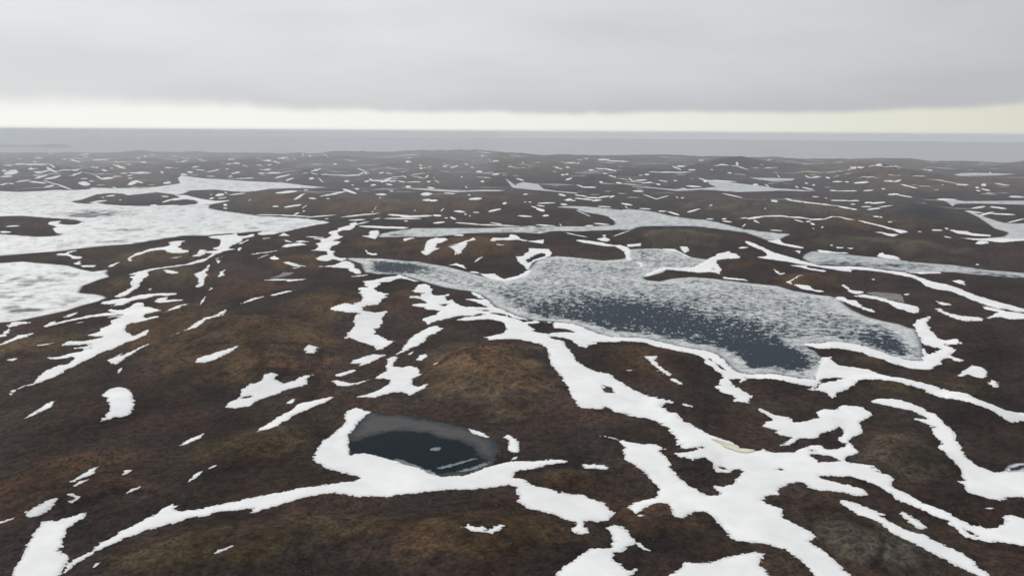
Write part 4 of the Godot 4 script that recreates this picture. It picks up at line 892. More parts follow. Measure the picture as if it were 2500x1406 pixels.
	snow("long tapering snow drift below the creased lens-shaped one", [-208.8, -610.8, -211.2, -645.1, -204.5, -668.5, -199, -681.9, -197.4, -697.2, -185.5, -707.4, -173.3, -717.9, -169.5, -716.5, -174.5, -701.8, -184.7, -684.9, -192.9, -670, -198.7, -648.4, -198.3, -618])
	snow("tiny snow fleck between the two lens-shaped drifts", [-209.8, -697, -207.6, -709.9, -203.7, -711.5, -203.5, -698.5])
	snow("small ragged snow blot alone on the brown slope", [-231.8, -847.3, -230.4, -862.5, -223.2, -866.1, -218.5, -861.1, -219.1, -844.5, -227.5, -837.2, -227.1, -844.8])
	snow("feathery snow streak on the olive slope above the lens-shaped drifts", [-332.8, -797.3, -333.4, -807.4, -328, -815.2, -322.4, -818.1, -313.6, -825, -308.1, -831.6, -300.1, -841.5, -300.6, -832.9, -303.6, -818.8, -309.1, -806, -320.9, -796.3])
	snow("bean-shaped snow patch with a comb edge on the dark left slope", [-376.1, -694.2, -381.1, -715.1, -376.6, -725.7, -368, -722.5, -355.6, -704.1, -342.8, -683.1, -336.7, -669, -333.9, -655.2, -336.5, -649.4, -343.7, -645.8, -346.5, -640.6, -350.1, -638.2, -351.1, -648.2, -353.2, -657.9, -357.1, -668.6, -365.5, -680.9])
	snow("many-fingered snow drift stretching down the left valley", [-477.6, -716.9, -484.2, -728.9, -482.5, -735.2, -481.3, -744.8, -477.1, -749.7, -481.6, -771.4, -486.6, -781.7, -487.4, -796.1, -486, -814.8, -479.3, -818.7, -480.1, -830.4, -485.4, -846.4, -492.3, -842.2, -498, -836, -510.9, -837.7, -515, -843.7, -503.6, -846, -499, -858.6, -492, -867.2, -486.7, -881.9, -495.7, -878.7, -501.2, -875.7, -503, -878.9, -492.6, -888.5, -493.8, -895.6, -504.8, -891.3, -513.4, -885.1, -520.3, -879.1, -522.8, -893.6, -519.4, -900.7, -506.7, -904.1, -495.9, -914, -489.5, -918.5, -495.7, -920.9, -517.2, -928.8, -511.6, -947, -518.3, -964.9, -512.2, -979, -519.7, -998.2, -512.3, -1012.4, -513.2, -1013.3, -540.7, -1014.2, -528.5, -1024.6, -516.5, -1026.9, -539.8, -1053.6, -566, -1073, -565, -1086, -550, -1075, -545, -1080, -544, -1097, -549, -1124, -539, -1130, -528, -1101, -509, -1090, -479, -1051.2, -480.7, -1032.8, -489.1, -1024.7, -481.1, -1002.5, -472.6, -995.9, -467.5, -1005.8, -454, -997, -459.8, -993.4, -468.1, -978.9, -479.3, -975.9, -484.8, -974.7, -485.1, -961.5, -476.3, -943.2, -455.9, -921.5, -452, -932, -451.6, -939.5, -447.3, -948.6, -441.4, -922.6, -448.1, -910, -454.1, -896.6, -457.6, -886.2, -460.6, -875.3, -463.9, -867.6, -466.8, -857.2, -465.1, -842.8, -468, -826.7, -466.4, -811.4, -469, -800.1, -465.9, -771.7, -470.4, -764.8, -474.1, -748.1, -479.3, -741.6, -481.6, -733.6, -477.9, -722.9])
	snow("long thin snow streak beside the frozen left lake's near shore", [-595.1, -971.9, -600.5, -997.6, -599.4, -1010.4, -590.1, -990.6, -580.8, -1014.1, -574.5, -1045, -560, -1060.3, -535.5, -1060.9, -518.8, -1040.6, -529.9, -1038.4, -552.6, -1041.3, -562.5, -1026.5, -573.6, -1006.9, -584.1, -983.7, -590.8, -971.6])
	snow("upper snow streak at the head of the fingered drift", [-593, -1114, -599, -1128, -593, -1145, -585, -1157, -575, -1157, -569, -1182, -554, -1191, -528, -1198, -512, -1193, -523, -1177, -542, -1176, -546, -1158, -559, -1146, -566, -1123, -579, -1115])
	snow("narrow snow sliver under the upper streak of the fingered drift", [-574, -1101, -572, -1123, -561, -1132, -560, -1112])
	snow("forked snow streak along the left ridge above the bean-shaped patch", [-434.4, -821.6, -444, -835.1, -441, -847.4, -442.5, -867.3, -441.6, -869, -437.1, -851.4, -433.5, -865.9, -427.7, -884.3, -415.2, -898.8, -423.3, -882.7, -427.1, -862.4, -428.2, -842.4, -426.2, -819.8])
	snow("broken double snow streak along the crest of the brown left ridge", [-405.6, -909.8, -393.5, -922.9, -391.9, -947.4, -389.3, -963.9, -400.4, -1004.1, -396.4, -1015, -399.5, -1076.1, -395.3, -1068.5, -383.7, -1003, -384, -962, -382.1, -948.9, -382.4, -933.3, -391.9, -922.1, -400, -914.3])
	snow("thin snow streak right of the fingered drift's head", [-465.1, -1034.8, -472.3, -1072.2, -471, -1111, -470, -1123, -460.3, -1070.7])
	snow("hairline snow streak low on the dark far left slope", [-421.9, -649.1, -424, -660.1, -422.3, -670.5, -425.9, -686.9, -422.7, -701, -414.6, -675.1, -416.8, -667.6, -418.7, -655.2, -419.7, -648.5])
	snow("tiny comma of snow above the bean-shaped patch", [-408.9, -786.8, -414.8, -801, -414.3, -808, -407.6, -788.5])
	snow("small flat snow patch near the left edge below the frozen lake", [-552.4, -832.9, -550.9, -840.6, -542.5, -837.1, -543.8, -829.1])
	snow("thin snow sliver on the dark slope left of the fingered drift", [-549.9, -874, -545.4, -882.6, -533.7, -889.4, -539, -879.8])
	snow("Y-shaped snow patch at the left edge below the lower frozen lake", [-630.5, -928.3, -626.8, -938.2, -635.1, -963.7, -650.9, -993, -653.8, -1004.2, -644.9, -1007.3, -629.5, -1002, -636, -990.6, -639.8, -979.6, -624.2, -948.4, -618.7, -933.5, -620.6, -928.5])
	snow("pair of thin snow streaks at the left edge under the Y-shaped patch", [-600.3, -885.4, -598.3, -893.7, -601, -909.5, -604.2, -938.8, -593.7, -948.8, -589.8, -946.5, -590.1, -920, -589.9, -897.9, -594.7, -888.2])
	snow("grey slush sliver beside the near shore of the lower frozen lake", [-601.1, -1028.6, -604, -1044, -600, -1063, -593.4, -1034.8])
	snow("hairline snow streak under the long thin streak by the left lake", [-565.4, -986.8, -560.6, -995.2, -553.8, -1001.5, -558.7, -991.7])
	snow("branching snow patch with a long tail on the headland right of the left lakes", [-743, -1501, -745, -1529, -752, -1556, -742, -1578, -753, -1653, -743, -1670, -746, -1710, -772, -1754, -765, -1768, -731, -1790, -742, -1762, -725, -1711, -716, -1677, -680, -1608, -657, -1588, -649, -1573, -660, -1547, -688, -1557, -716, -1605, -728, -1592, -729, -1547, -736, -1526, -733, -1498, -719, -1472, -731, -1486])
	snow("short snow streak at the tip of the lower frozen lake's bay", [-736, -1417, -746, -1444, -748, -1468, -742, -1474, -735, -1435])
	snow("sprawling snow system winding from the big frozen lake's shore down the left valley", [-720, -1854, -702, -1870, -676, -1893, -672, -1917, -652, -1864, -633, -1865, -631, -1903, -622, -1896, -611, -1852, -624, -1822, -613, -1768, -610, -1735, -610, -1691, -602, -1661, -588, -1662, -584, -1656, -599, -1619, -599, -1569, -589, -1506, -589, -1496, -600, -1458, -610, -1449, -628, -1418, -640, -1399, -647, -1382, -620, -1319, -612, -1288, -603, -1255, -594, -1219, -589, -1187, -591, -1163, -600, -1166, -605, -1199, -605, -1229, -615, -1251, -624, -1276, -652, -1322, -645, -1339, -668, -1349, -663, -1382, -656, -1407, -639, -1430, -611, -1462, -601, -1520, -604, -1571, -606, -1594, -622, -1582, -630, -1604, -614, -1641, -638, -1656, -634, -1678, -652, -1753, -672, -1806, -697, -1819])
	snow("small snow patch hanging below the long valley streak", [-616, -1375, -610, -1378, -584, -1354, -571, -1328, -578, -1322, -593, -1335])
	snow("thin snow sliver below the branching headland patch", [-660, -1500, -652, -1516, -642, -1523, -647, -1507])
	snow("small forked snow patch left of the winding valley snow", [-629, -1531, -631, -1564, -651, -1623, -638, -1625, -616, -1569, -616, -1541])
	snow("upright ragged snow patch on the dark left valley floor", [-545, -1334, -552, -1380, -558, -1414, -567, -1459, -555, -1424, -542, -1375, -529, -1350, -521, -1318, -504, -1268, -501, -1241, -511, -1244, -513, -1272, -529, -1304])
	snow("tiny snow fleck in the middle of the dark left valley", [-576, -1225, -570, -1230, -569, -1216])
	snow("crooked snow patch on the neck between the two left lakes", [-924, -1575, -909, -1586, -913, -1608, -905, -1631, -900, -1581, -879, -1556, -850, -1541, -838, -1516, -854, -1516, -887, -1555, -905, -1555])
	snow("bar of snow just above the lower frozen lake's bay", [-801, -1437, -790, -1442, -772, -1443, -762, -1421, -786, -1424])
	snow("tiny snow hook left of the bar above the lower frozen lake", [-826, -1466, -822, -1473, -828, -1492, -815, -1473, -804, -1451, -814, -1449])
	snow("slim upright snow sliver on the dark valley floor", [-448, -1107.2, -460, -1143, -465, -1172, -452, -1131])
	snow("snow-edged slush pool right of the fingered drift's head", [-525, -1130, -530, -1159, -519, -1165, -515, -1147, -489, -1151, -487, -1142, -498, -1133, -513, -1124])
	snow("slim ridge-line snow streak left of a twin on the brown crest", [-396, -1125.3, -394, -1145, -386, -1166, -377, -1175, -384, -1151, -391.1, -1128.2])
	snow("slim ridge-line snow streak right of a twin on the brown crest", [-371, -1181, -367, -1195, -354, -1219, -343, -1226, -351, -1207, -363, -1182])
	snow("double snow streak under the small grey pond", [-418, -1303, -403, -1319, -382, -1316, -348, -1321, -355, -1310, -370, -1298, -381, -1289, -377, -1305, -405, -1301])
	snow("leaf-shaped snow patch above the small grey pond", [-431, -1464, -421, -1469, -409, -1458, -394, -1443, -378, -1439, -387, -1434, -402, -1433, -422, -1450])
	snow("hairline snow streak just above the small grey pond", [-402, -1417, -391, -1431, -389, -1427, -400, -1412])
	snow("small blot of snow on the brown flat left of the leaf-shaped patch", [-479, -1538, -478, -1571, -455, -1527, -449, -1502, -461, -1508])
	snow("thin snow streak left of the small blot", [-501, -1529, -500, -1564, -495, -1585, -495, -1539])
	snow("long hairline snow streak above the small blot", [-535, -1580, -522, -1607, -502, -1625, -490, -1648, -493, -1672, -489, -1637, -504, -1608, -523, -1585])
	snow("lower of two flat snow patches left of the central snow chain", [-499, -1690, -500, -1727, -484, -1747, -475, -1754, -451, -1723, -463, -1716, -485, -1684])
	snow("wedge of snow above the two flat patches left of the chain", [-528, -1812, -511, -1786, -491, -1760, -515, -1772])
	snow("upper of two flat snow patches left of the central snow chain", [-495, -1780, -482, -1794, -462, -1774, -480, -1760])
	snow("straight snow bar left of the top of the central snow chain", [-495, -1857, -477, -1865, -435, -1852, -464, -1844])
	snow("snow wedge on the tip of the brown spit below the big frozen lake", [-556, -1869, -562, -1930, -545, -1900, -529, -1870, -544, -1869])
	snow("thin snow sliver under the near shore of the big frozen lake", [-586, -1817, -563, -1839, -571, -1817])
	snow("white snow rim on the near shore of the big frozen lake", [-623, -1919, -621, -1951, -576, -1937, -566, -1946, -576, -1898, -599, -1882, -611, -1889])
	snow("small teardrop of snow right of the winding valley snow", [-572, -1622, -585, -1668, -584, -1686, -568, -1634])
	snow("slanting snow sliver right of the winding valley snow's head", [-608, -1735, -606, -1802, -597, -1729])
	snow("short snow sliver below the winding valley snow's elbow", [-581, -1521, -577, -1556, -575, -1521])
	snow("tiny upright snow fleck on the dark valley floor", [-555, -1469, -573, -1511, -564, -1507, -555, -1478])
	snow("jagged snow fleck near the foot of the dark valley", [-501, -1320, -514, -1366, -521, -1382, -520, -1399, -524, -1429, -511, -1374, -502, -1359, -502, -1331])
	snow("tiny snow fleck at the lower end of the dark valley", [-477, -1218, -482, -1238, -474, -1234, -476, -1220])
	snow("zigzag chain of snow falling from the channel to the central lake's west tip", [-450, -2026, -441, -2062, -433, -2090, -441, -2127, -431, -2166, -413, -2109, -416, -2091, -410, -2037, -408, -1986, -429, -1985, -430, -1936, -415, -1883, -400, -1861, -405, -1818, -412, -1790, -388, -1777, -388, -1725, -394, -1694, -386, -1652, -372, -1630, -364, -1592, -362, -1575, -346, -1549, -332, -1545, -322, -1536, -330, -1505, -342, -1521, -351, -1528, -358, -1500, -373, -1501, -383, -1518, -382, -1550, -374, -1585, -388, -1629, -412, -1640, -424, -1639, -417, -1651, -420, -1699, -431, -1730, -443, -1742, -429, -1762, -441, -1789, -441, -1809, -461, -1822, -464, -1836, -434, -1831, -434, -1889, -453, -1927, -454, -1959, -443, -1984])
	snow("snow patch at the western tip of the central lake", [-362, -1442, -337, -1457, -329, -1491, -323, -1516, -307, -1497, -295, -1460, -289, -1433, -279, -1416, -265, -1375, -275, -1374, -293, -1399, -301, -1428, -325, -1436, -349, -1442])
	snow("hairline snow streak just below the central lake's west tip", [-284, -1344, -271, -1354, -253, -1365, -265, -1343])
	snow("white snow wedge at the west end of the middle channel", [-360, -1878, -343, -1879, -358, -1972, -340, -1989, -328, -1941, -319, -1850, -315, -1807, -340, -1848])
	snow("long flat snow bar above the west end of the middle channel", [-411, -2073, -380, -2083, -334, -2068, -284, -2061, -267, -2044, -280, -2018, -327, -2024, -384, -2047])
	snow("small U-shaped snow patch on the dark slope by the lake's west tip", [-311, -1656, -299, -1622, -285, -1606, -277, -1611, -273, -1584, -286, -1584, -302, -1616])
	snow("short snow bar on the brown hill's left shoulder", [-254, -1826, -241, -1847, -221, -1840, -235, -1823, -243, -1758])
	snow("tooth-shaped snow patch on the left shoulder of the brown hill north of the lake", [-190, -1620, -183, -1630, -187, -1672, -185, -1737, -179, -1857, -141, -1698, -149, -1673, -161, -1671, -161, -1633, -149, -1632, -163, -1617, -174, -1581, -181, -1597])
	snow("snow patch with three prongs on the brown hill north of the lake", [-133, -1646, -116, -1653, -94, -1691, -85, -1724, -80, -1690, -96, -1663, -92, -1643, -103, -1604, -102, -1589, -109, -1572, -113, -1585, -115, -1571, -120, -1609, -132, -1634, -111, -1645])
	snow("slim slanting snow sliver on the front of the brown hill", [-75, -1510, -68, -1536, -56, -1566, -59, -1550, -71, -1506])
	snow("small flat snow patch on the crest behind the brown hill", [-142, -1888, -131, -1919, -116, -1912, -118, -1876])
	snow("winged snow patch on the crest of the brown hill north of the lake", [-50, -1709, -39, -1827, -10, -1864, -5, -1925, 11, -1910, 19, -1844, 37, -1810, 56, -1817, 76, -1839, 69, -1764, 46, -1790, 28, -1802, 9, -1829, -19, -1778, -40, -1707])
	snow("hairline snow sliver under the winged patch", [-37, -1676, -16, -1685, -18, -1673, -28, -1668])
	snow("arched snow patch enclosing a dark hole in the bay north of the central lake", [6, -1577, 19, -1580, 34, -1646, 38, -1693, 54, -1688, 79, -1683, 82, -1615, 77, -1582, 65, -1561, 49, -1530, 39, -1500, 31, -1427, 27, -1418, 23, -1462, 12, -1518], [[27, -1534, 37, -1565, 52, -1613, 61, -1630, 69, -1609, 66, -1582, 57, -1565, 43, -1539, 31, -1505]])
	snow("left piece of white rim on the lake shore below the brown hill", [-119, -1466, -108, -1490, -91, -1467, -84, -1432, -93, -1440, -105, -1467])
	snow("middle piece of white rim on the lake shore below the brown hill", [-77, -1406, -60, -1398, -60, -1382, -75, -1393])
	snow("white rim at the foot of the brown hill curving into the lake's north bay", [-57, -1382, -42, -1378, -31, -1383, -23, -1351, -13, -1332, -2, -1344, 17, -1384, 28, -1418, 37, -1427, 33, -1377, 18, -1344, 0, -1321, -12, -1309, -28, -1320, -45, -1342])
	snow("snow band running down to a narrow neck at the lake's upper bay", [145, -1842, 179, -1816, 205, -1790, 227, -1745, 239, -1752, 251, -1721, 254, -1678, 238, -1567, 240, -1527, 253, -1508, 251, -1479, 242, -1452, 229, -1443, 244, -1470, 241, -1527, 228, -1536, 213, -1506, 228, -1556, 232, -1620, 238, -1654, 232, -1702, 225, -1726, 204, -1731, 175, -1769, 152, -1801])
	snow("small stepped snow patch between the channel and the lake's upper bay", [200, -1852, 218, -1875, 226, -1928, 224, -1875, 231, -1839, 223, -1804, 204, -1817])
	snow("short snow block above the lake's upper bay", [257, -1759, 292, -1777, 285, -1735, 253, -1721])
	snow("bulb of snow hanging over the north shore of the lake's upper bay", [369, -1725, 387, -1725, 374, -1660, 361, -1637, 366, -1695])
	snow("white rim on the north shore of the lake's upper bay", [328, -1699, 352, -1694, 357, -1625, 364, -1582, 356, -1582, 349, -1647, 328, -1681])
	snow("claw-shaped snowfield closing the lake's upper bay", [391, -1563, 418, -1606, 426, -1628, 462, -1669, 460, -1641, 469, -1630, 466, -1597, 457, -1570, 426, -1554, 435, -1569, 402, -1543, 396, -1503, 388, -1448, 372, -1388, 368, -1396, 364, -1413, 352, -1412, 338, -1403, 320, -1415, 298, -1427, 285, -1436, 266, -1401, 228, -1351, 241, -1392, 284, -1462, 313, -1454, 341, -1464, 372, -1522], [[373, -1456, 380, -1466, 375, -1439, 370, -1434]])
	snow("thin snow strip on the shore right of the claw-shaped snowfield", [369, -1364, 381, -1356, 404, -1342, 404, -1327, 386, -1334, 368, -1344])
	snow("long snow ribbon running from the channel to the right edge below the narrow ice lake", [542, -1832, 550, -1825, 554, -1765, 553, -1703, 554, -1650, 571, -1580, 576, -1549, 587, -1492, 607, -1483, 643, -1484, 672, -1472, 696, -1441, 713, -1429, 787, -1427, 782, -1414, 738, -1404, 717, -1420, 720, -1383, 721, -1329, 732, -1308, 734, -1276, 729, -1220, 733, -1183, 740, -1154, 747, -1116, 737, -1100, 720, -1100, 718, -1118, 707, -1120, 703, -1153, 705, -1200, 707, -1252, 692, -1261, 689, -1292, 702, -1329, 702, -1367, 691, -1399, 669, -1432, 637, -1448, 626, -1443, 620, -1417, 608, -1430, 594, -1451, 580, -1473, 563, -1491, 545, -1528, 519, -1557, 500, -1577, 500, -1598, 522, -1599, 534, -1643, 538, -1690, 533, -1732, 534, -1797])
	snow("snow streak on the spit at the east end of the middle channel", [598, -1834, 635, -1864, 621, -1801, 647, -1731, 636, -1712, 618, -1742, 605, -1774, 597, -1807])
	snow("short snow bar on the dark ground above the claw-shaped snowfield", [495, -1718, 512, -1735, 520, -1728, 508, -1707, 495, -1706])
	snow("boomerang-shaped snow strip on the shore north of the central lake's right part", [463, -1309, 484, -1333, 503, -1350, 486, -1328, 468, -1307, 469, -1290, 488, -1274, 489, -1254, 494, -1248, 501, -1245, 495, -1235, 489, -1235, 481, -1248, 471, -1257, 465, -1286])
	snow("thin snow sliver under the long right ribbon", [534, -1490, 560, -1491, 557, -1463, 569, -1446, 578, -1433, 571, -1420, 563, -1428, 555, -1436, 545, -1463])
	snow("snow crumbs on the brown rise north of the central lake", [483, -1437, 487, -1421, 484, -1403, 494, -1408, 489, -1393, 478, -1387, 479, -1420])
	snow("tiny snow fleck left of the narrow ice lake", [609, -1681, 618, -1681, 606, -1641, 600, -1640])
	snow("bent snow strip left of a small grey pond at right", [548, -1287, 554, -1295, 552, -1270, 548, -1250, 565, -1241, 552, -1221, 543, -1221, 537, -1227, 544, -1260])
	snow("broad snow strip on the near shore of a small grey pond at right", [534, -1205, 556, -1221, 566, -1203, 577, -1173, 585, -1150, 595, -1133, 589, -1112, 576, -1091, 567, -1083, 564, -1095, 559, -1122, 563, -1155, 558, -1178, 544, -1193])
	snow("lumpy snow drift on the north shore near the lake's right end", [497, -1191, 509, -1201, 515, -1195, 510, -1177, 521, -1171, 517, -1142, 512, -1126, 520, -1115, 514, -1091, 508, -1099, 504, -1131, 500, -1153, 497, -1171, 493, -1179])
	snow("short snow bar on the dark slope near the right edge", [643, -1172, 646, -1166, 654, -1152, 651, -1143, 636, -1143, 639, -1157])
	snow("wavy snow strip low on the dark slope near the right edge", [613, -1120, 623, -1118, 617, -1105, 620, -1087, 628, -1074, 650, -1063, 635, -1040, 613, -1038, 607, -1057, 610, -1081, 610, -1097, 612, -1112])
	snow("arrow-shaped snow patch at the right edge below the long ribbon", [693, -1139, 702, -1131, 709, -1104, 721, -1094, 727, -1084, 709, -1057, 683, -1056, 676, -1068, 658, -1058, 654, -1060, 676, -1083, 694, -1099, 686, -1114])
	snow("small bell-shaped snow patch above the right ribbon", [758, -1338, 775, -1350, 780, -1339, 757, -1298, 756, -1316])
	snow("tiny snow fleck on the brown ground below the narrow ice lake", [625, -1353, 634, -1357, 624, -1337])
	snow("short snow sliver at the right end of the small grey pond", [615, -1220, 629, -1226, 620, -1213])
	snow("snow rim at the west end of the narrow ice lake", [660, -1695, 677, -1684, 689, -1661, 710, -1656, 708, -1639, 679, -1644, 650, -1659])
	snow("humped snow patch on the far shore of the narrow ice lake", [770, -1643, 784, -1655, 779, -1629, 791, -1619, 787, -1583, 774, -1562, 756, -1587, 751, -1603])
	snow("left one of three short snow bars above the narrow ice lake", [710, -1761, 717, -1752, 711, -1738])
	snow("middle one of three short snow bars above the narrow ice lake", [714, -1737, 730, -1722, 724, -1711, 712, -1717])
	snow("right one of three short snow bars above the narrow ice lake", [730, -1713, 743, -1705, 734, -1693])
	snow("thick slanting snow strip at the foot of the dark headland at right", [968, -2206, 973, -2149, 988, -2104, 998, -2051, 1014, -2028, 1011, -2003, 981, -1987, 986, -2034, 974, -2100, 959, -2146])
	snow("curved snow sliver under the slanting strip at right", [925, -2009, 945, -2016, 952, -1977, 972, -1970, 934, -1922, 929, -1937, 935, -1985])
	snow("snow strip along the foot of the dark right headland", [1148, -2060, 1159, -2053, 1180, -2037, 1169, -1996, 1198, -1965, 1182, -1941, 1145, -1947, 1130, -1994])
	snow("long thin snow strip below the dark right headland reaching the right edge", [1088, -1906, 1134, -1894, 1189, -1904, 1248, -1899, 1234, -1876, 1145, -1830, 1134, -1837, 1128, -1850, 1101, -1871])
	snow("small snow mound under the long thin strip at right", [1066, -1807, 1105, -1856, 1120, -1850, 1103, -1815, 1072, -1794])
	snow("tiny snow fleck above the right end of the narrow ice lake", [897, -1512, 911, -1522, 899, -1503])
	snow("snow-covered channel arm between the left island and the peninsula", [-1281, -3016, -1242, -3018, -1131, -2870, -1050, -2789, -989, -2789, -1011, -2683, -1009, -2645, -1039, -2656, -1069, -2679, -1095, -2758, -1126, -2812, -1173, -2867, -1194, -2779, -1229, -2863, -1222, -2924])
	snow("hooked ice-white snow patch on the tip of the left lake's islet", [-1223, -2072, -1253, -2131, -1235, -2153, -1208, -2093, -1166, -2055, -1147, -2066, -1159, -2126, -1122, -2058, -1075, -1895, -1100, -1894, -1158, -1981, -1169, -2017])


func far_drifts() -> void:
	streak("larger snow bar, first from left on the far shore of the big frozen lake", [-2254, -3489, -2273, -3532, -2281, -3555, -2286, -3573, -2285, -3581, -2288, -3596, -2281, -3599, -2274, -3588, -2258, -3549, -2252, -3529, -2240, -3500, -2239, -3488, -2239, -3479, -2243, -3472])
	streak("larger snow streak, second from left on the far shore of the big frozen lake", [-2504, -3882, -2500, -3895, -2488, -3893, -2475, -3888, -2458, -3878, -2442, -3868, -2411, -3838, -2405, -3829, -2412, -3820, -2423, -3822, -2437, -3828, -2452, -3835, -2469, -3846, -2497, -3871])
	streak("larger snow streak, third from left on the far shore of the big frozen lake", [-2273, -3636, -2276, -3663, -2273, -3675, -2269, -3689, -2262, -3696, -2254, -3702, -2242, -3704, -2239, -3697, -2239, -3675, -2242, -3663, -2247, -3651, -2253, -3642, -2255, -3628, -2267, -3625])
	streak("larger snow streak, fourth from left on the far shore of the big frozen lake", [-2224, -3651, -2211, -3656, -2196, -3655, -2177, -3645, -2161, -3640, -2144, -3634, -2114, -3610, -2108, -3599, -2116, -3585, -2137, -3599, -2156, -3608, -2169, -3608, -2191, -3622, -2218, -3642])
	streak("larger snow streak, fifth from left on the far shore of the big frozen lake", [-2255, -3750, -2260, -3779, -2264, -3803, -2263, -3819, -2262, -3834, -2260, -3848, -2252, -3857, -2246, -3847, -2237, -3808, -2236, -3790, -2236, -3772, -2235, -3753, -2243, -3749, -2250, -3740])
	streak("larger snow bar, sixth from left on the far shore of the big frozen lake", [-1996, -3382, -2022, -3441, -2028, -3464, -2036, -3489, -2043, -3514, -2044, -3527, -2032, -3523, -2023, -3506, -1997, -3445, -1988, -3418, -1987, -3405, -1983, -3385, -1974, -3358, -1987, -3365])
	streak("larger snow streak, seventh from left on the far shore of the big frozen lake", [-2193, -3704, -2172, -3692, -2150, -3674, -2127, -3654, -2102, -3632, -2070, -3597, -2019, -3529, -2010, -3514, -2043, -3549, -2075, -3584, -2106, -3617, -2132, -3642, -2159, -3668, -2190, -3699])
	streak("larger snow bar, eighth from left on the far shore of the big frozen lake", [-2199, -3733, -2209, -3779, -2207, -3797, -2208, -3820, -2209, -3846, -2204, -3859, -2194, -3869, -2187, -3856, -2174, -3805, -2170, -3774, -2173, -3758, -2174, -3739, -2177, -3722, -2191, -3720])
	streak("larger snow streak, ninth from left on the far shore of the big frozen lake", [-2084, -3617, -2048, -3579, -2007, -3528, -1964, -3474, -1909, -3396, -1864, -3337, -1802, -3247, -1795, -3234, -1828, -3271, -1872, -3329, -1907, -3372, -1962, -3448, -2015, -3521, -2078, -3606])
	streak("larger snow streak, tenth from left on the far shore of the big frozen lake", [-2159, -3866, -2178, -3925, -2192, -3973, -2206, -4021, -2217, -4062, -2229, -4107, -2239, -4152, -2231, -4138, -2201, -4054, -2185, -4003, -2167, -3948, -2161, -3916, -2153, -3880, -2154, -3856])
	streak("larger snow patch, eleventh from left on the far shore of the big frozen lake", [-2014, -3684, -2020, -3720, -2025, -3743, -2015, -3738, -2003, -3729, -1981, -3701, -1913, -3598, -1883, -3541, -1868, -3487, -1880, -3497, -1882, -3488, -1894, -3498, -1930, -3551, -1984, -3627])
	streak("larger snow bar, twelfth from left on the far shore of the big frozen lake", [-2128, -4054, -2112, -4041, -2093, -4015, -2076, -3994, -2051, -3957, -2019, -3906, -1970, -3826, -1960, -3806, -1981, -3831, -1993, -3843, -2021, -3887, -2045, -3923, -2074, -3966, -2117, -4034])
	streak("larger snow streak, thirteenth from left on the far shore of the big frozen lake", [-1997, -3855, -2004, -3893, -1999, -3904, -1994, -3913, -1986, -3918, -1969, -3905, -1943, -3878, -1933, -3859, -1929, -3824, -1930, -3806, -1943, -3812, -1948, -3802, -1961, -3808, -1988, -3836])
	streak("larger snow patch, fourteenth from left on the far shore of the big frozen lake", [-1720, -3545, -1743, -3620, -1754, -3657, -1748, -3660, -1751, -3684, -1751, -3698, -1732, -3684, -1720, -3659, -1701, -3590, -1688, -3547, -1690, -3537, -1679, -3499, -1690, -3507, -1705, -3513])
	streak("larger snow streak, first from left on the bank above the middle channel", [-460, -2205, -454, -2219, -447, -2225, -441, -2232, -433, -2234, -425, -2234, -415, -2230, -414, -2224, -421, -2213, -427, -2202, -434, -2196, -441, -2196, -449, -2197, -459, -2199])
	streak("larger snow streak, second from left on the bank above the middle channel", [-497, -2282, -482, -2305, -466, -2323, -450, -2336, -434, -2353, -417, -2368, -399, -2382, -398, -2377, -413, -2348, -429, -2329, -446, -2315, -461, -2296, -478, -2285, -496, -2277])
	streak("larger snow streak, third from left on the bank above the middle channel", [-425, -2100, -421, -2123, -417, -2135, -413, -2152, -408, -2164, -402, -2176, -396, -2184, -395, -2180, -399, -2158, -403, -2141, -408, -2125, -413, -2117, -418, -2103, -424, -2096])
	streak("larger snow streak, fourth from left on the bank above the middle channel", [-375, -2357, -360, -2368, -345, -2366, -330, -2360, -315, -2352, -298, -2335, -280, -2313, -279, -2305, -294, -2305, -308, -2302, -324, -2313, -339, -2324, -354, -2328, -373, -2350])
	streak("larger snow streak, fifth from left on the bank above the middle channel", [-370, -2258, -352, -2267, -335, -2273, -317, -2275, -299, -2275, -280, -2271, -260, -2264, -259, -2257, -277, -2248, -295, -2243, -312, -2240, -330, -2240, -349, -2245, -369, -2250])
	streak("larger snow streak, sixth from left on the bank above the middle channel", [-327, -2305, -314, -2331, -300, -2340, -286, -2348, -271, -2349, -257, -2357, -238, -2346, -237, -2335, -252, -2311, -266, -2304, -279, -2293, -293, -2288, -308, -2285, -326, -2295])
	streak("larger snow bar, seventh from left on the bank above the middle channel", [-238, -2352, -234, -2362, -230, -2363, -225, -2361, -221, -2360, -216, -2356, -209, -2341, -209, -2332, -213, -2322, -217, -2317, -221, -2320, -226, -2323, -230, -2326, -238, -2343])
	streak("larger snow streak, eighth from left on the bank above the middle channel", [-218, -2149, -213, -2165, -209, -2177, -204, -2184, -199, -2188, -193, -2187, -186, -2184, -185, -2176, -191, -2158, -195, -2149, -200, -2142, -205, -2138, -210, -2141, -217, -2142])
	streak("larger snow patch, ninth from left on the bank above the middle channel", [-182, -2307, -179, -2316, -176, -2314, -173, -2301, -170, -2291, -166, -2281, -160, -2253, -159, -2242, -163, -2239, -166, -2243, -169, -2246, -171, -2251, -175, -2265, -182, -2296])
	streak("larger snow streak, tenth from left on the bank above the middle channel", [-158, -2168, -146, -2170, -135, -2164, -124, -2158, -113, -2155, -102, -2147, -89, -2130, -89, -2125, -101, -2122, -112, -2128, -122, -2134, -133, -2140, -144, -2146, -157, -2162])
	streak("larger snow streak, eleventh from left on the bank above the middle channel", [-107, -2129, -85, -2129, -64, -2129, -43, -2120, -22, -2118, -1, -2108, 21, -2096, 21, -2091, 0, -2090, -21, -2092, -42, -2101, -63, -2101, -84, -2111, -107, -2123])
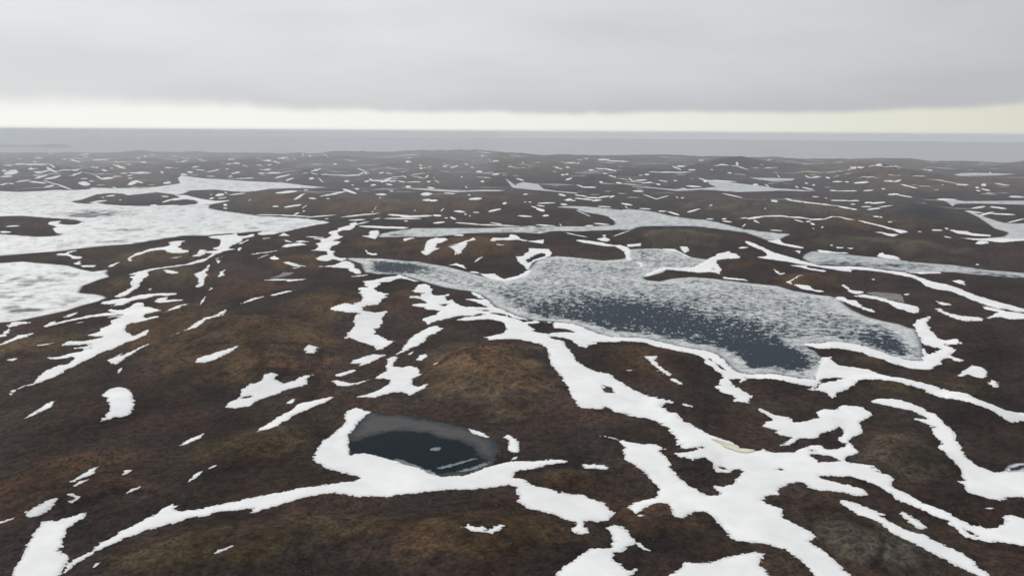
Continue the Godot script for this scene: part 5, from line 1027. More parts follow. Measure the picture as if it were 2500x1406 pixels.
	streak("larger snow streak, twelfth from left on the bank above the middle channel", [-61, -2173, -55, -2173, -49, -2170, -44, -2163, -38, -2159, -33, -2150, -26, -2133, -26, -2128, -32, -2127, -38, -2128, -43, -2139, -48, -2144, -54, -2153, -61, -2167])
	streak("larger snow bar, first from left on the flats left of the thin far ice strip", [-976, -3981, -966, -3968, -956, -3949, -945, -3921, -934, -3894, -920, -3857, -897, -3785, -892, -3765, -905, -3794, -916, -3818, -928, -3851, -937, -3869, -952, -3910, -972, -3966])
	streak("larger snow streak, second from left on the flats left of the thin far ice strip", [-1003, -4136, -994, -4202, -987, -4272, -972, -4311, -951, -4327, -930, -4344, -900, -4325, -898, -4314, -919, -4291, -941, -4281, -963, -4271, -975, -4219, -986, -4168, -1001, -4129])
	streak("larger snow streak, third from left on the flats left of the thin far ice strip", [-674, -2775, -686, -2896, -699, -3023, -713, -3157, -707, -3210, -698, -3248, -683, -3274, -680, -3257, -684, -3181, -688, -3123, -681, -3016, -666, -2877, -661, -2792, -671, -2760])
	streak("larger snow bar, fourth from left on the flats left of the thin far ice strip", [-728, -3399, -715, -3392, -698, -3355, -684, -3331, -666, -3281, -648, -3238, -620, -3152, -615, -3125, -630, -3144, -641, -3161, -657, -3195, -674, -3239, -689, -3271, -722, -3370])
	streak("larger snow streak, fifth from left on the flats left of the thin far ice strip", [-914, -4280, -904, -4315, -890, -4321, -879, -4338, -862, -4332, -846, -4328, -824, -4301, -821, -4285, -834, -4265, -848, -4259, -862, -4256, -878, -4262, -893, -4260, -911, -4268])
	streak("larger snow streak, sixth from left on the flats left of the thin far ice strip", [-693, -3930, -683, -3940, -673, -3933, -662, -3926, -650, -3913, -638, -3899, -621, -3865, -620, -3855, -630, -3846, -640, -3850, -649, -3852, -663, -3873, -674, -3884, -691, -3917])
	streak("larger snow bar, seventh from left on the flats left of the thin far ice strip", [-538, -3114, -533, -3139, -528, -3148, -522, -3156, -515, -3154, -507, -3145, -494, -3117, -491, -3101, -496, -3074, -500, -3057, -507, -3061, -515, -3069, -522, -3075, -535, -3096])
	streak("larger snow bar, eighth from left on the flats left of the thin far ice strip", [-633, -3811, -633, -3876, -628, -3887, -626, -3917, -621, -3928, -616, -3941, -603, -3925, -600, -3908, -600, -3841, -604, -3822, -609, -3811, -615, -3803, -616, -3772, -629, -3786])
	streak("larger snow patch, ninth from left on the flats left of the thin far ice strip", [-479, -3548, -478, -3587, -476, -3599, -471, -3588, -469, -3599, -463, -3582, -452, -3548, -449, -3525, -451, -3484, -453, -3474, -456, -3478, -457, -3459, -463, -3478, -476, -3523])
	streak("larger snow streak, tenth from left on the flats left of the thin far ice strip", [-503, -3776, -491, -3782, -480, -3780, -469, -3780, -457, -3771, -446, -3769, -431, -3752, -430, -3744, -442, -3735, -453, -3737, -463, -3731, -475, -3745, -487, -3752, -502, -3766])
	streak("larger snow patch, eleventh from left on the flats left of the thin far ice strip", [-365, -3149, -361, -3205, -357, -3223, -351, -3226, -345, -3230, -337, -3213, -322, -3176, -319, -3144, -322, -3067, -321, -3008, -327, -3009, -337, -3048, -343, -3043, -361, -3115])
	streak("larger snow bar, first from left on the hazy coastal upland behind the big frozen lake", [-2559, -4007, -2580, -4064, -2588, -4095, -2594, -4122, -2581, -4119, -2572, -4122, -2515, -4054, -2494, -4020, -2478, -3970, -2484, -3962, -2491, -3957, -2500, -3954, -2509, -3952, -2542, -3980])
	streak("larger snow streak, second from left on the hazy coastal upland behind the big frozen lake", [-2926, -4578, -2967, -4675, -2981, -4726, -3003, -4789, -3024, -4853, -3249, -5248, -3232, -5256, -2998, -4874, -2944, -4754, -2931, -4703, -2920, -4656, -2915, -4620, -2910, -4584, -2914, -4560])
	streak("larger snow streak, third from left on the hazy coastal upland behind the big frozen lake", [-3268, -5258, -3281, -5348, -3281, -5414, -3277, -5474, -3273, -5536, -3232, -5536, -3146, -5461, -3099, -5381, -2911, -4985, -2890, -4887, -2910, -4861, -2935, -4842, -2971, -4842, -3034, -4883])
	streak("larger snow streak, fourth from left on the hazy coastal upland behind the big frozen lake", [-2369, -3936, -2366, -3956, -2359, -3967, -2351, -3975, -2343, -3984, -2336, -3994, -2323, -3997, -2318, -3989, -2317, -3962, -2319, -3942, -2327, -3934, -2334, -3923, -2345, -3920, -2363, -3925])
	streak("larger snow bar, fifth from left on the hazy coastal upland behind the big frozen lake", [-2413, -4126, -2402, -4130, -2379, -4105, -2356, -4080, -2333, -4055, -2309, -4028, -2265, -3971, -2256, -3955, -2264, -3947, -2276, -3953, -2292, -3967, -2313, -3989, -2341, -4023, -2396, -4096])
	streak("larger snow bar, sixth from left on the hazy coastal upland behind the big frozen lake", [-3258, -5605, -3179, -5488, -2928, -5065, -2814, -4880, -2734, -4751, -2405, -4189, -2348, -4101, -2338, -4085, -2361, -4112, -2384, -4141, -2417, -4189, -2753, -4761, -2823, -4872, -3229, -5555])
	streak("larger snow streak, seventh from left on the hazy coastal upland behind the big frozen lake", [-2320, -4047, -2318, -4087, -2316, -4123, -2317, -4167, -2318, -4209, -2324, -4262, -2309, -4283, -2299, -4263, -2282, -4185, -2275, -4130, -2277, -4093, -2285, -4068, -2294, -4044, -2314, -4037])
	streak("larger snow bar, eighth from left on the hazy coastal upland behind the big frozen lake", [-3377, -6085, -3356, -6079, -3330, -6055, -3282, -5992, -3231, -5921, -3190, -5869, -3118, -5766, -3101, -5735, -3125, -5748, -3149, -5769, -3180, -5802, -3206, -5827, -3258, -5898, -3349, -6034])
	streak("larger snow streak, ninth from left on the hazy coastal upland behind the big frozen lake", [-3155, -5986, -3150, -6021, -3142, -6048, -3125, -6055, -3105, -6058, -3079, -6049, -3036, -6009, -3024, -5984, -3032, -5954, -3046, -5940, -3067, -5942, -3082, -5930, -3108, -5941, -3144, -5965])
	streak("larger snow streak, tenth from left on the hazy coastal upland behind the big frozen lake", [-2697, -5382, -2647, -5316, -2488, -5022, -2431, -4934, -2325, -4742, -2259, -4632, -2194, -4529, -2186, -4510, -2204, -4519, -2236, -4560, -2259, -4583, -2353, -4748, -2438, -4894, -2665, -5317])
	streak("larger snow streak, first from left on the brown rise right of the channel bend", [1029, -2970, 1046, -2950, 1060, -2925, 1064, -2874, 1035, -2741, 1025, -2660, 1020, -2591, 1014, -2578, 994, -2579, 986, -2609, 980, -2648, 1002, -2763, 1030, -2903, 1026, -2961])
	streak("larger snow streak, second from left on the brown rise right of the channel bend", [1009, -2610, 1025, -2619, 1038, -2622, 1045, -2610, 1053, -2601, 1064, -2599, 1066, -2574, 1061, -2562, 1042, -2546, 1034, -2555, 1024, -2559, 1014, -2562, 1008, -2575, 1004, -2598])
	streak("larger snow streak, third from left on the brown rise right of the channel bend", [1189, -2964, 1208, -2978, 1220, -2976, 1230, -2973, 1244, -2976, 1252, -2966, 1259, -2950, 1255, -2941, 1238, -2933, 1225, -2929, 1214, -2931, 1203, -2935, 1192, -2937, 1186, -2955])
	streak("larger snow streak, fourth from left on the brown rise right of the channel bend", [1050, -2569, 1061, -2564, 1067, -2550, 1071, -2534, 1074, -2514, 1080, -2502, 1080, -2474, 1078, -2469, 1066, -2468, 1062, -2484, 1054, -2493, 1048, -2506, 1045, -2525, 1046, -2558])
	streak("larger snow bar, fifth from left on the brown rise right of the channel bend", [1142, -2545, 1176, -2600, 1192, -2622, 1211, -2648, 1226, -2666, 1232, -2663, 1239, -2658, 1230, -2640, 1203, -2600, 1184, -2573, 1172, -2560, 1157, -2543, 1144, -2528, 1135, -2529])
	streak("larger snow streak, sixth from left on the brown rise right of the channel bend", [1287, -2849, 1311, -2879, 1326, -2893, 1338, -2900, 1349, -2905, 1362, -2915, 1366, -2900, 1359, -2884, 1335, -2855, 1321, -2844, 1308, -2833, 1297, -2828, 1286, -2823, 1281, -2835])
	streak("larger snow streak, first from left on the coastal upland right of centre", [716, -6734, 772, -7071, 806, -7221, 818, -7164, 841, -7212, 858, -7208, 849, -6959, 833, -6828, 792, -6651, 775, -6645, 755, -6617, 737, -6600, 720, -6588, 709, -6670])
	streak("larger snow streak, second from left on the coastal upland right of centre", [608, -5356, 625, -5362, 634, -5319, 646, -5300, 653, -5242, 650, -5109, 637, -4888, 631, -4844, 624, -4905, 623, -4998, 622, -5100, 622, -5213, 612, -5246, 605, -5329])
	streak("larger snow streak, third from left on the coastal upland right of centre", [767, -6518, 803, -6550, 836, -6564, 867, -6566, 900, -6581, 931, -6579, 958, -6533, 953, -6503, 914, -6456, 883, -6451, 854, -6462, 822, -6455, 794, -6470, 764, -6493])
	streak("larger snow streak, fourth from left on the coastal upland right of centre", [803, -4720, 856, -4768, 904, -4797, 948, -4806, 990, -4801, 1031, -4790, 1069, -4759, 1066, -4746, 1017, -4727, 975, -4727, 934, -4733, 889, -4720, 844, -4700, 801, -4705])
	streak("larger snow bar, first from left on the slopes behind the big frozen lake", [-1616, -3671, -1630, -3723, -1634, -3747, -1638, -3769, -1635, -3775, -1636, -3790, -1617, -3766, -1607, -3742, -1584, -3668, -1583, -3652, -1578, -3629, -1589, -3642, -1589, -3628, -1606, -3647])
	streak("larger snow streak, second from left on the slopes behind the big frozen lake", [-1090, -3044, -1088, -3073, -1086, -3097, -1079, -3107, -1075, -3125, -1068, -3135, -1055, -3132, -1051, -3119, -1052, -3086, -1057, -3071, -1063, -3058, -1068, -3044, -1075, -3035, -1086, -3034])
	streak("larger snow streak, third from left on the slopes behind the big frozen lake", [-1405, -4037, -1397, -4062, -1387, -4080, -1374, -4087, -1363, -4102, -1349, -4109, -1330, -4104, -1328, -4096, -1335, -4066, -1343, -4043, -1360, -4044, -1369, -4025, -1383, -4022, -1401, -4025])
	streak("larger snow streak, fourth from left on the slopes behind the big frozen lake", [-1226, -4092, -1235, -4176, -1227, -4196, -1218, -4214, -1207, -4224, -1194, -4230, -1174, -4217, -1170, -4202, -1177, -4170, -1185, -4149, -1197, -4140, -1200, -4105, -1206, -4076, -1219, -4068])
	streak("larger snow streak, fifth from left on the slopes behind the big frozen lake", [-862, -2878, -857, -2911, -848, -2925, -845, -2959, -833, -2962, -824, -2979, -800, -2946, -791, -2913, -791, -2856, -797, -2834, -805, -2818, -822, -2833, -833, -2828, -856, -2856])
	streak("larger snow bar, sixth from left on the slopes behind the big frozen lake", [-1112, -3889, -1121, -3952, -1119, -3969, -1120, -3995, -1117, -4007, -1113, -4017, -1104, -4016, -1099, -3999, -1099, -3962, -1098, -3937, -1098, -3914, -1099, -3895, -1100, -3879, -1107, -3869])
	streak("larger snow patch, first from left on the peninsula in the big frozen lake", [-1138, -3032, -1148, -3080, -1153, -3107, -1152, -3118, -1142, -3106, -1141, -3115, -1121, -3084, -1111, -3056, -1100, -3001, -1102, -2994, -1100, -2977, -1103, -2972, -1111, -2981, -1129, -3007])
	streak("larger snow streak, second from left on the peninsula in the big frozen lake", [-761, -2340, -749, -2346, -736, -2346, -723, -2345, -710, -2343, -696, -2341, -680, -2332, -679, -2328, -691, -2323, -704, -2323, -716, -2321, -729, -2324, -743, -2327, -759, -2335])
	streak("larger snow streak, third from left on the peninsula in the big frozen lake", [-722, -2495, -717, -2513, -711, -2525, -704, -2533, -697, -2540, -690, -2548, -679, -2545, -677, -2539, -682, -2514, -689, -2509, -695, -2499, -702, -2491, -709, -2486, -721, -2488])
	streak("larger snow streak, first from left on the dark slope right of the middle channel", [740, -2341, 754, -2343, 766, -2339, 778, -2337, 789, -2334, 800, -2331, 811, -2320, 809, -2315, 793, -2309, 782, -2312, 770, -2315, 760, -2322, 749, -2325, 738, -2336])
	streak("larger snow streak, second from left on the dark slope right of the middle channel", [793, -2315, 807, -2309, 819, -2301, 831, -2295, 843, -2286, 853, -2275, 864, -2261, 863, -2258, 848, -2261, 836, -2267, 824, -2274, 813, -2285, 803, -2296, 792, -2311])
	streak("larger snow patch, third from left on the dark slope right of the middle channel", [829, -2191, 835, -2197, 836, -2196, 837, -2195, 837, -2191, 839, -2190, 834, -2168, 830, -2157, 824, -2151, 824, -2155, 823, -2157, 822, -2159, 823, -2164, 826, -2183])
	streak("larger snow streak, fourth from left on the dark slope right of the middle channel", [848, -2255, 861, -2264, 870, -2267, 878, -2269, 887, -2269, 893, -2264, 900, -2258, 898, -2253, 886, -2247, 876, -2242, 869, -2243, 861, -2245, 853, -2243, 846, -2250])
	streak("larger snow streak, fifth from left on the dark slope right of the middle channel", [927, -2298, 937, -2291, 944, -2277, 953, -2266, 959, -2252, 964, -2234, 968, -2215, 967, -2211, 958, -2221, 950, -2230, 944, -2245, 938, -2262, 931, -2275, 926, -2295])
	streak("larger snow streak, first from left on the near bank of the big frozen lake", [-698, -2338, -681, -2341, -663, -2334, -644, -2326, -627, -2323, -608, -2312, -586, -2296, -585, -2291, -601, -2288, -619, -2293, -638, -2302, -655, -2306, -673, -2313, -696, -2331])
	streak("larger snow streak, second from left on the near bank of the big frozen lake", [-598, -2274, -587, -2294, -576, -2311, -564, -2321, -550, -2328, -536, -2334, -520, -2334, -519, -2330, -532, -2315, -545, -2305, -557, -2294, -570, -2284, -583, -2275, -597, -2270])
	streak("the one larger snow streak on the bank right of the channel bend", [684, -2302, 698, -2319, 709, -2328, 719, -2335, 726, -2334, 736, -2340, 743, -2332, 741, -2325, 727, -2310, 718, -2307, 707, -2295, 699, -2296, 690, -2291, 682, -2294])
	streak("larger snow streak, first from left on the big dark headland at right", [1239, -2690, 1262, -2717, 1280, -2737, 1295, -2751, 1309, -2761, 1324, -2774, 1337, -2778, 1333, -2770, 1311, -2745, 1295, -2730, 1277, -2711, 1263, -2700, 1249, -2689, 1236, -2681])
	streak("larger snow streak, second from left on the big dark headland at right", [1574, -3258, 1584, -3250, 1589, -3237, 1589, -3213, 1588, -3189, 1589, -3168, 1580, -3126, 1574, -3113, 1564, -3117, 1565, -3143, 1562, -3158, 1563, -3183, 1564, -3209, 1570, -3248])
	streak("larger snow streak, third from left on the big dark headland at right", [1630, -3047, 1658, -3071, 1672, -3073, 1679, -3063, 1688, -3057, 1698, -3051, 1699, -3025, 1691, -3012, 1669, -2997, 1656, -2997, 1644, -2998, 1632, -2999, 1621, -3001, 1621, -3030])
	streak("larger snow streak, fourth from left on the big dark headland at right", [1481, -2588, 1493, -2589, 1498, -2579, 1501, -2567, 1506, -2558, 1507, -2543, 1505, -2520, 1502, -2514, 1491, -2515, 1484, -2520, 1482, -2534, 1478, -2545, 1474, -2554, 1477, -2581])
	streak("larger snow streak, fifth from left on the big dark headland at right", [1557, -2684, 1583, -2713, 1597, -2725, 1616, -2743, 1628, -2751, 1639, -2756, 1645, -2750, 1638, -2739, 1610, -2706, 1595, -2695, 1579, -2679, 1570, -2677, 1558, -2670, 1551, -2674])
	streak("larger snow bar, sixth from left on the big dark headland at right", [1446, -2449, 1480, -2489, 1501, -2513, 1518, -2529, 1536, -2546, 1550, -2556, 1562, -2559, 1554, -2546, 1521, -2507, 1501, -2486, 1482, -2468, 1465, -2451, 1448, -2434, 1439, -2436])
	streak("larger snow streak, seventh from left on the big dark headland at right", [1659, -2753, 1671, -2754, 1674, -2742, 1677, -2732, 1682, -2725, 1680, -2706, 1672, -2674, 1666, -2664, 1653, -2661, 1645, -2663, 1648, -2684, 1646, -2696, 1644, -2710, 1652, -2741])
	streak("larger snow streak, eighth from left on the big dark headland at right", [1516, -2505, 1534, -2512, 1545, -2509, 1556, -2506, 1566, -2502, 1574, -2494, 1577, -2475, 1571, -2467, 1553, -2460, 1540, -2459, 1533, -2468, 1524, -2474, 1515, -2479, 1511, -2496])
	streak("larger snow streak, ninth from left on the big dark headland at right", [1997, -3193, 2020, -3210, 2033, -3214, 2037, -3205, 2045, -3201, 2052, -3195, 2048, -3170, 2041, -3158, 2017, -3140, 2010, -3144, 2003, -3150, 1990, -3146, 1985, -3154, 1990, -3181])
	streak("larger snow streak, first from left on the banks of the bright far lake", [810, -3712, 829, -3732, 840, -3728, 850, -3723, 858, -3706, 867, -3692, 872, -3657, 868, -3640, 852, -3629, 841, -3632, 829, -3628, 819, -3636, 812, -3657, 806, -3690])
	streak("larger snow streak, second from left on the banks of the bright far lake", [1015, -4360, 1020, -4328, 1023, -4298, 1020, -4243, 1019, -4195, 1015, -4136, 1006, -4052, 1001, -4032, 995, -4056, 994, -4092, 994, -4133, 997, -4185, 1000, -4243, 1010, -4338])
	streak("larger snow streak, third from left on the banks of the bright far lake", [1008, -4149, 1037, -4153, 1063, -4154, 1085, -4139, 1107, -4120, 1126, -4097, 1143, -4057, 1137, -4038, 1110, -4036, 1084, -4036, 1064, -4056, 1041, -4066, 1023, -4098, 1004, -4132])
	streak("larger snow patch, fourth from left on the banks of the bright far lake", [1156, -3835, 1173, -3866, 1185, -3892, 1188, -3888, 1187, -3872, 1188, -3862, 1184, -3826, 1178, -3807, 1163, -3780, 1156, -3770, 1146, -3751, 1144, -3755, 1144, -3769, 1148, -3807])
	streak("larger snow patch, first from left on the dark hill in the channel bend", [78, -2576, 85, -2593, 88, -2591, 92, -2583, 94, -2559, 97, -2522, 98, -2408, 98, -2390, 92, -2392, 89, -2398, 86, -2406, 83, -2420, 81, -2463, 77, -2561])
	streak("larger snow streak, second from left on the dark hill in the channel bend", [87, -2768, 99, -2789, 110, -2796, 121, -2801, 131, -2799, 142, -2803, 153, -2792, 153, -2785, 140, -2768, 130, -2765, 119, -2755, 108, -2756, 98, -2751, 87, -2759])
	streak("larger snow bar, third from left on the dark hill in the channel bend", [183, -3181, 191, -3194, 195, -3189, 199, -3178, 203, -3174, 206, -3158, 210, -3108, 209, -3092, 201, -3070, 197, -3083, 194, -3098, 190, -3101, 187, -3122, 182, -3160])
	streak("larger snow patch, fourth from left on the dark hill in the channel bend", [190, -2905, 199, -2940, 205, -2966, 210, -2974, 214, -2977, 218, -2975, 223, -2951, 222, -2934, 212, -2888, 207, -2870, 203, -2872, 198, -2863, 195, -2878, 189, -2888])
	streak("larger snow streak, fifth from left on the dark hill in the channel bend", [247, -3142, 256, -3150, 263, -3139, 270, -3129, 278, -3125, 284, -3111, 290, -3081, 289, -3070, 280, -3062, 273, -3067, 267, -3087, 260, -3096, 253, -3103, 246, -3131])
	streak("larger snow streak, sixth from left on the dark hill in the channel bend", [202, -2543, 209, -2516, 214, -2482, 220, -2452, 224, -2420, 229, -2390, 234, -2348, 233, -2343, 227, -2366, 222, -2396, 217, -2428, 212, -2457, 207, -2490, 202, -2537])
	streak("larger snow streak, seventh from left on the dark hill in the channel bend", [236, -2998, 249, -2998, 260, -2985, 271, -2970, 282, -2959, 292, -2936, 302, -2907, 301, -2896, 289, -2902, 277, -2906, 267, -2921, 256, -2938, 246, -2952, 235, -2986])
	streak("larger snow streak, eighth from left on the dark hill in the channel bend", [276, -3024, 289, -3040, 300, -3042, 310, -3039, 320, -3038, 329, -3027, 338, -3009, 337, -2997, 324, -2986, 313, -2977, 304, -2985, 294, -2986, 285, -2994, 275, -3013])
	streak("larger snow bar, ninth from left on the dark hill in the channel bend", [288, -2882, 298, -2909, 306, -2929, 312, -2934, 318, -2936, 323, -2934, 330, -2925, 328, -2911, 318, -2887, 311, -2875, 305, -2863, 298, -2853, 293, -2863, 287, -2869])
	streak("larger snow streak, tenth from left on the dark hill in the channel bend", [329, -3036, 341, -3065, 350, -3085, 358, -3092, 366, -3101, 375, -3111, 383, -3103, 381, -3091, 369, -3060, 360, -3046, 352, -3035, 343, -3019, 336, -3018, 328, -3023])
	streak("larger snow streak, eleventh from left on the dark hill in the channel bend", [288, -2672, 297, -2679, 305, -2675, 312, -2673, 319, -2666, 326, -2661, 332, -2644, 331, -2637, 322, -2630, 315, -2636, 308, -2636, 301, -2642, 294, -2648, 287, -2666])
	streak("larger snow bar, first from left on the brown rise behind the middle channel", [-310, -2718, -304, -2731, -299, -2731, -295, -2734, -289, -2731, -284, -2728, -275, -2707, -274, -2696, -279, -2679, -284, -2683, -289, -2680, -294, -2686, -300, -2693, -308, -2707])
	streak("larger snow bar, second from left on the brown rise behind the middle channel", [-281, -2688, -277, -2703, -272, -2697, -268, -2701, -264, -2699, -259, -2690, -252, -2673, -251, -2664, -256, -2652, -260, -2653, -263, -2648, -268, -2660, -272, -2657, -280, -2678])
	streak("larger snow bar, third from left on the brown rise behind the middle channel", [-182, -2442, -175, -2448, -170, -2450, -164, -2450, -158, -2445, -152, -2441, -144, -2426, -143, -2419, -151, -2412, -156, -2408, -161, -2408, -167, -2414, -174, -2424, -182, -2435])
	streak("larger snow bar, fourth from left on the brown rise behind the middle channel", [-151, -2705, -143, -2735, -136, -2741, -130, -2756, -123, -2759, -115, -2761, -105, -2748, -105, -2735, -113, -2709, -120, -2697, -127, -2688, -134, -2690, -140, -2678, -150, -2695])
	streak("larger snow bar, fifth from left on the brown rise behind the middle channel", [-76, -2449, -69, -2475, -63, -2488, -57, -2502, -50, -2508, -44, -2520, -36, -2523, -36, -2514, -43, -2484, -50, -2476, -55, -2456, -62, -2453, -68, -2441, -76, -2440])
	streak("larger snow patch, first from left on the brown rise right of the peninsula", [-649, -2336, -654, -2369, -653, -2375, -655, -2391, -653, -2393, -652, -2398, -648, -2400, -646, -2392, -643, -2365, -643, -2355, -642, -2341, -643, -2338, -642, -2325, -646, -2325])
	streak("larger snow bar, second from left on the brown rise right of the peninsula", [-735, -2653, -738, -2696, -740, -2726, -741, -2753, -742, -2783, -742, -2805, -742, -2839, -738, -2822, -731, -2762, -727, -2722, -727, -2700, -726, -2672, -728, -2658, -733, -2646])
	streak("larger snow bar, first from left on the foot of the dark headland", [1094, -2055, 1104, -2063, 1109, -2063, 1114, -2064, 1119, -2065, 1123, -2063, 1123, -2053, 1121, -2048, 1111, -2040, 1105, -2038, 1102, -2040, 1097, -2040, 1093, -2041, 1092, -2050])
	streak("larger snow streak, second from left on the foot of the dark headland", [1407, -2243, 1436, -2275, 1458, -2296, 1480, -2317, 1499, -2335, 1520, -2355, 1537, -2364, 1531, -2356, 1498, -2320, 1478, -2301, 1456, -2279, 1438, -2265, 1418, -2245, 1402, -2235])
	streak("larger snow streak, first from left on the flats right of the bright far lake", [1337, -3674, 1343, -3661, 1345, -3642, 1346, -3621, 1343, -3588, 1341, -3558, 1332, -3507, 1327, -3494, 1321, -3506, 1318, -3521, 1319, -3547, 1320, -3574, 1323, -3607, 1331, -3659])
	streak("larger snow streak, second from left on the flats right of the bright far lake", [1407, -3446, 1429, -3462, 1444, -3463, 1461, -3468, 1476, -3469, 1489, -3465, 1497, -3449, 1495, -3442, 1473, -3427, 1456, -3421, 1443, -3425, 1428, -3425, 1414, -3424, 1403, -3437])
	streak("larger snow streak, third from left on the flats right of the bright far lake", [1645, -3841, 1662, -3849, 1672, -3845, 1681, -3840, 1689, -3831, 1696, -3820, 1702, -3803, 1698, -3794, 1682, -3787, 1670, -3786, 1660, -3790, 1652, -3797, 1643, -3804, 1640, -3831])
	streak("larger snow bar, fourth from left on the flats right of the bright far lake", [1543, -3264, 1569, -3299, 1577, -3302, 1588, -3309, 1594, -3306, 1604, -3312, 1604, -3292, 1596, -3276, 1571, -3244, 1564, -3243, 1550, -3229, 1543, -3229, 1535, -3228, 1535, -3248])
	streak("larger snow streak, fifth from left on the flats right of the bright far lake", [1783, -3663, 1789, -3645, 1793, -3625, 1794, -3600, 1793, -3571, 1791, -3541, 1782, -3493, 1776, -3481, 1769, -3496, 1769, -3523, 1768, -3548, 1771, -3579, 1772, -3609, 1779, -3654])
	streak("larger snow streak, sixth from left on the flats right of the bright far lake", [2059, -3693, 2082, -3714, 2096, -3724, 2105, -3723, 2121, -3735, 2131, -3735, 2138, -3726, 2132, -3716, 2108, -3693, 2092, -3681, 2083, -3682, 2070, -3676, 2058, -3670, 2053, -3682])
	streak("larger snow streak, seventh from left on the flats right of the bright far lake", [2301, -3805, 2315, -3805, 2324, -3799, 2332, -3791, 2338, -3781, 2346, -3773, 2348, -3753, 2344, -3747, 2330, -3747, 2322, -3754, 2315, -3763, 2308, -3772, 2302, -3782, 2297, -3798])
	streak("larger snow streak, first from left on the long island in the big frozen lake", [-1441, -2695, -1446, -2725, -1447, -2746, -1446, -2764, -1441, -2772, -1435, -2781, -1425, -2783, -1419, -2771, -1416, -2743, -1416, -2725, -1418, -2708, -1421, -2696, -1426, -2688, -1436, -2686])
	streak("larger snow bar, second from left on the long island in the big frozen lake", [-1207, -2722, -1218, -2766, -1221, -2788, -1228, -2819, -1226, -2832, -1228, -2852, -1223, -2860, -1217, -2846, -1206, -2800, -1203, -2777, -1197, -2746, -1199, -2737, -1197, -2717, -1202, -2711])
	streak("larger snow streak, first from left on the hazy coast right of the big frozen lake", [-2054, -4261, -2051, -4300, -2042, -4322, -2034, -4348, -2024, -4370, -2012, -4388, -1995, -4399, -1988, -4382, -1985, -4327, -1984, -4282, -1990, -4253, -2007, -4247, -2019, -4231, -2048, -4248])
	streak("larger snow streak, second from left on the hazy coast right of the big frozen lake", [-2196, -5198, -2512, -5989, -2516, -6036, -2538, -6125, -2545, -6178, -2549, -6226, -2537, -6241, -2522, -6203, -2480, -6055, -2461, -5973, -2435, -5873, -2190, -5251, -2160, -5149, -2178, -5155])
	streak("larger snow streak, third from left on the hazy coast right of the big frozen lake", [-1749, -4536, -1770, -4629, -1777, -4679, -1780, -4722, -1778, -4751, -1774, -4776, -1762, -4784, -1755, -4765, -1744, -4693, -1729, -4621, -1722, -4568, -1723, -4536, -1721, -4499, -1738, -4507])
	streak("larger snow bar, fourth from left on the hazy coast right of the big frozen lake", [-1520, -4303, -1526, -4351, -1527, -4373, -1525, -4388, -1524, -4406, -1517, -4408, -1502, -4394, -1495, -4372, -1489, -4322, -1489, -4303, -1490, -4287, -1495, -4282, -1499, -4273, -1513, -4282])
	streak("larger snow bar, first from left on the slopes behind the channel bend", [382, -2791, 391, -2795, 396, -2788, 402, -2786, 406, -2769, 410, -2754, 414, -2722, 412, -2711, 404, -2709, 398, -2714, 392, -2712, 389, -2733, 384, -2746, 380, -2778])
	streak("larger snow streak, second from left on the slopes behind the channel bend", [526, -3219, 532, -3180, 535, -3143, 538, -3101, 540, -3056, 542, -3013, 542, -2952, 541, -2944, 536, -2976, 533, -3011, 530, -3051, 528, -3097, 526, -3146, 525, -3210])
	streak("larger snow streak, third from left on the slopes behind the channel bend", [532, -2959, 550, -3007, 564, -3036, 579, -3071, 592, -3095, 607, -3124, 621, -3148, 619, -3137, 600, -3091, 585, -3057, 571, -3026, 557, -2999, 543, -2968, 531, -2951])
	streak("larger snow bar, fourth from left on the slopes behind the channel bend", [492, -2511, 498, -2502, 503, -2495, 505, -2475, 508, -2460, 510, -2440, 510, -2401, 508, -2392, 501, -2396, 498, -2412, 495, -2423, 493, -2444, 492, -2469, 490, -2500])
	streak("larger snow streak, fifth from left on the slopes behind the channel bend", [547, -2484, 561, -2513, 571, -2529, 581, -2540, 589, -2547, 597, -2554, 606, -2556, 604, -2547, 591, -2527, 581, -2511, 572, -2500, 562, -2485, 554, -2478, 545, -2476])
	streak("larger snow streak, sixth from left on the slopes behind the channel bend", [865, -3274, 873, -3249, 879, -3220, 883, -3182, 887, -3150, 890, -3111, 889, -3059, 886, -3047, 879, -3072, 874, -3102, 870, -3137, 866, -3169, 863, -3209, 862, -3263])
	streak("larger snow streak, first from left on the foot of the hill in the channel bend", [14, -2358, 23, -2363, 30, -2368, 37, -2365, 44, -2354, 51, -2341, 59, -2321, 59, -2315, 50, -2317, 43, -2321, 36, -2322, 30, -2326, 23, -2338, 14, -2350])
	streak("larger snow streak, second from left on the foot of the hill in the channel bend", [63, -2129, 73, -2132, 82, -2133, 90, -2129, 99, -2122, 107, -2117, 116, -2105, 116, -2100, 106, -2098, 98, -2101, 89, -2098, 81, -2103, 72, -2113, 63, -2123])
	streak("larger snow patch, third from left on the foot of the hill in the channel bend", [87, -2307, 92, -2315, 95, -2316, 98, -2315, 101, -2317, 103, -2314, 108, -2305, 108, -2300, 102, -2290, 100, -2291, 97, -2291, 94, -2289, 91, -2292, 87, -2301])
	streak("larger snow streak, fourth from left on the foot of the hill in the channel bend", [130, -1967, 140, -1956, 149, -1942, 157, -1925, 166, -1910, 174, -1893, 183, -1873, 183, -1870, 173, -1882, 165, -1894, 156, -1911, 147, -1925, 139, -1942, 129, -1964])
	streak("larger snow bar, fifth from left on the foot of the hill in the channel bend", [194, -2108, 200, -2121, 204, -2125, 208, -2127, 212, -2127, 216, -2126, 220, -2120, 219, -2113, 213, -2103, 209, -2101, 205, -2094, 201, -2095, 198, -2095, 193, -2101])
	streak("larger snow streak, sixth from left on the foot of the hill in the channel bend", [223, -2171, 232, -2173, 239, -2174, 246, -2171, 253, -2163, 259, -2156, 266, -2142, 265, -2136, 256, -2132, 249, -2132, 242, -2138, 236, -2144, 229, -2152, 222, -2164])
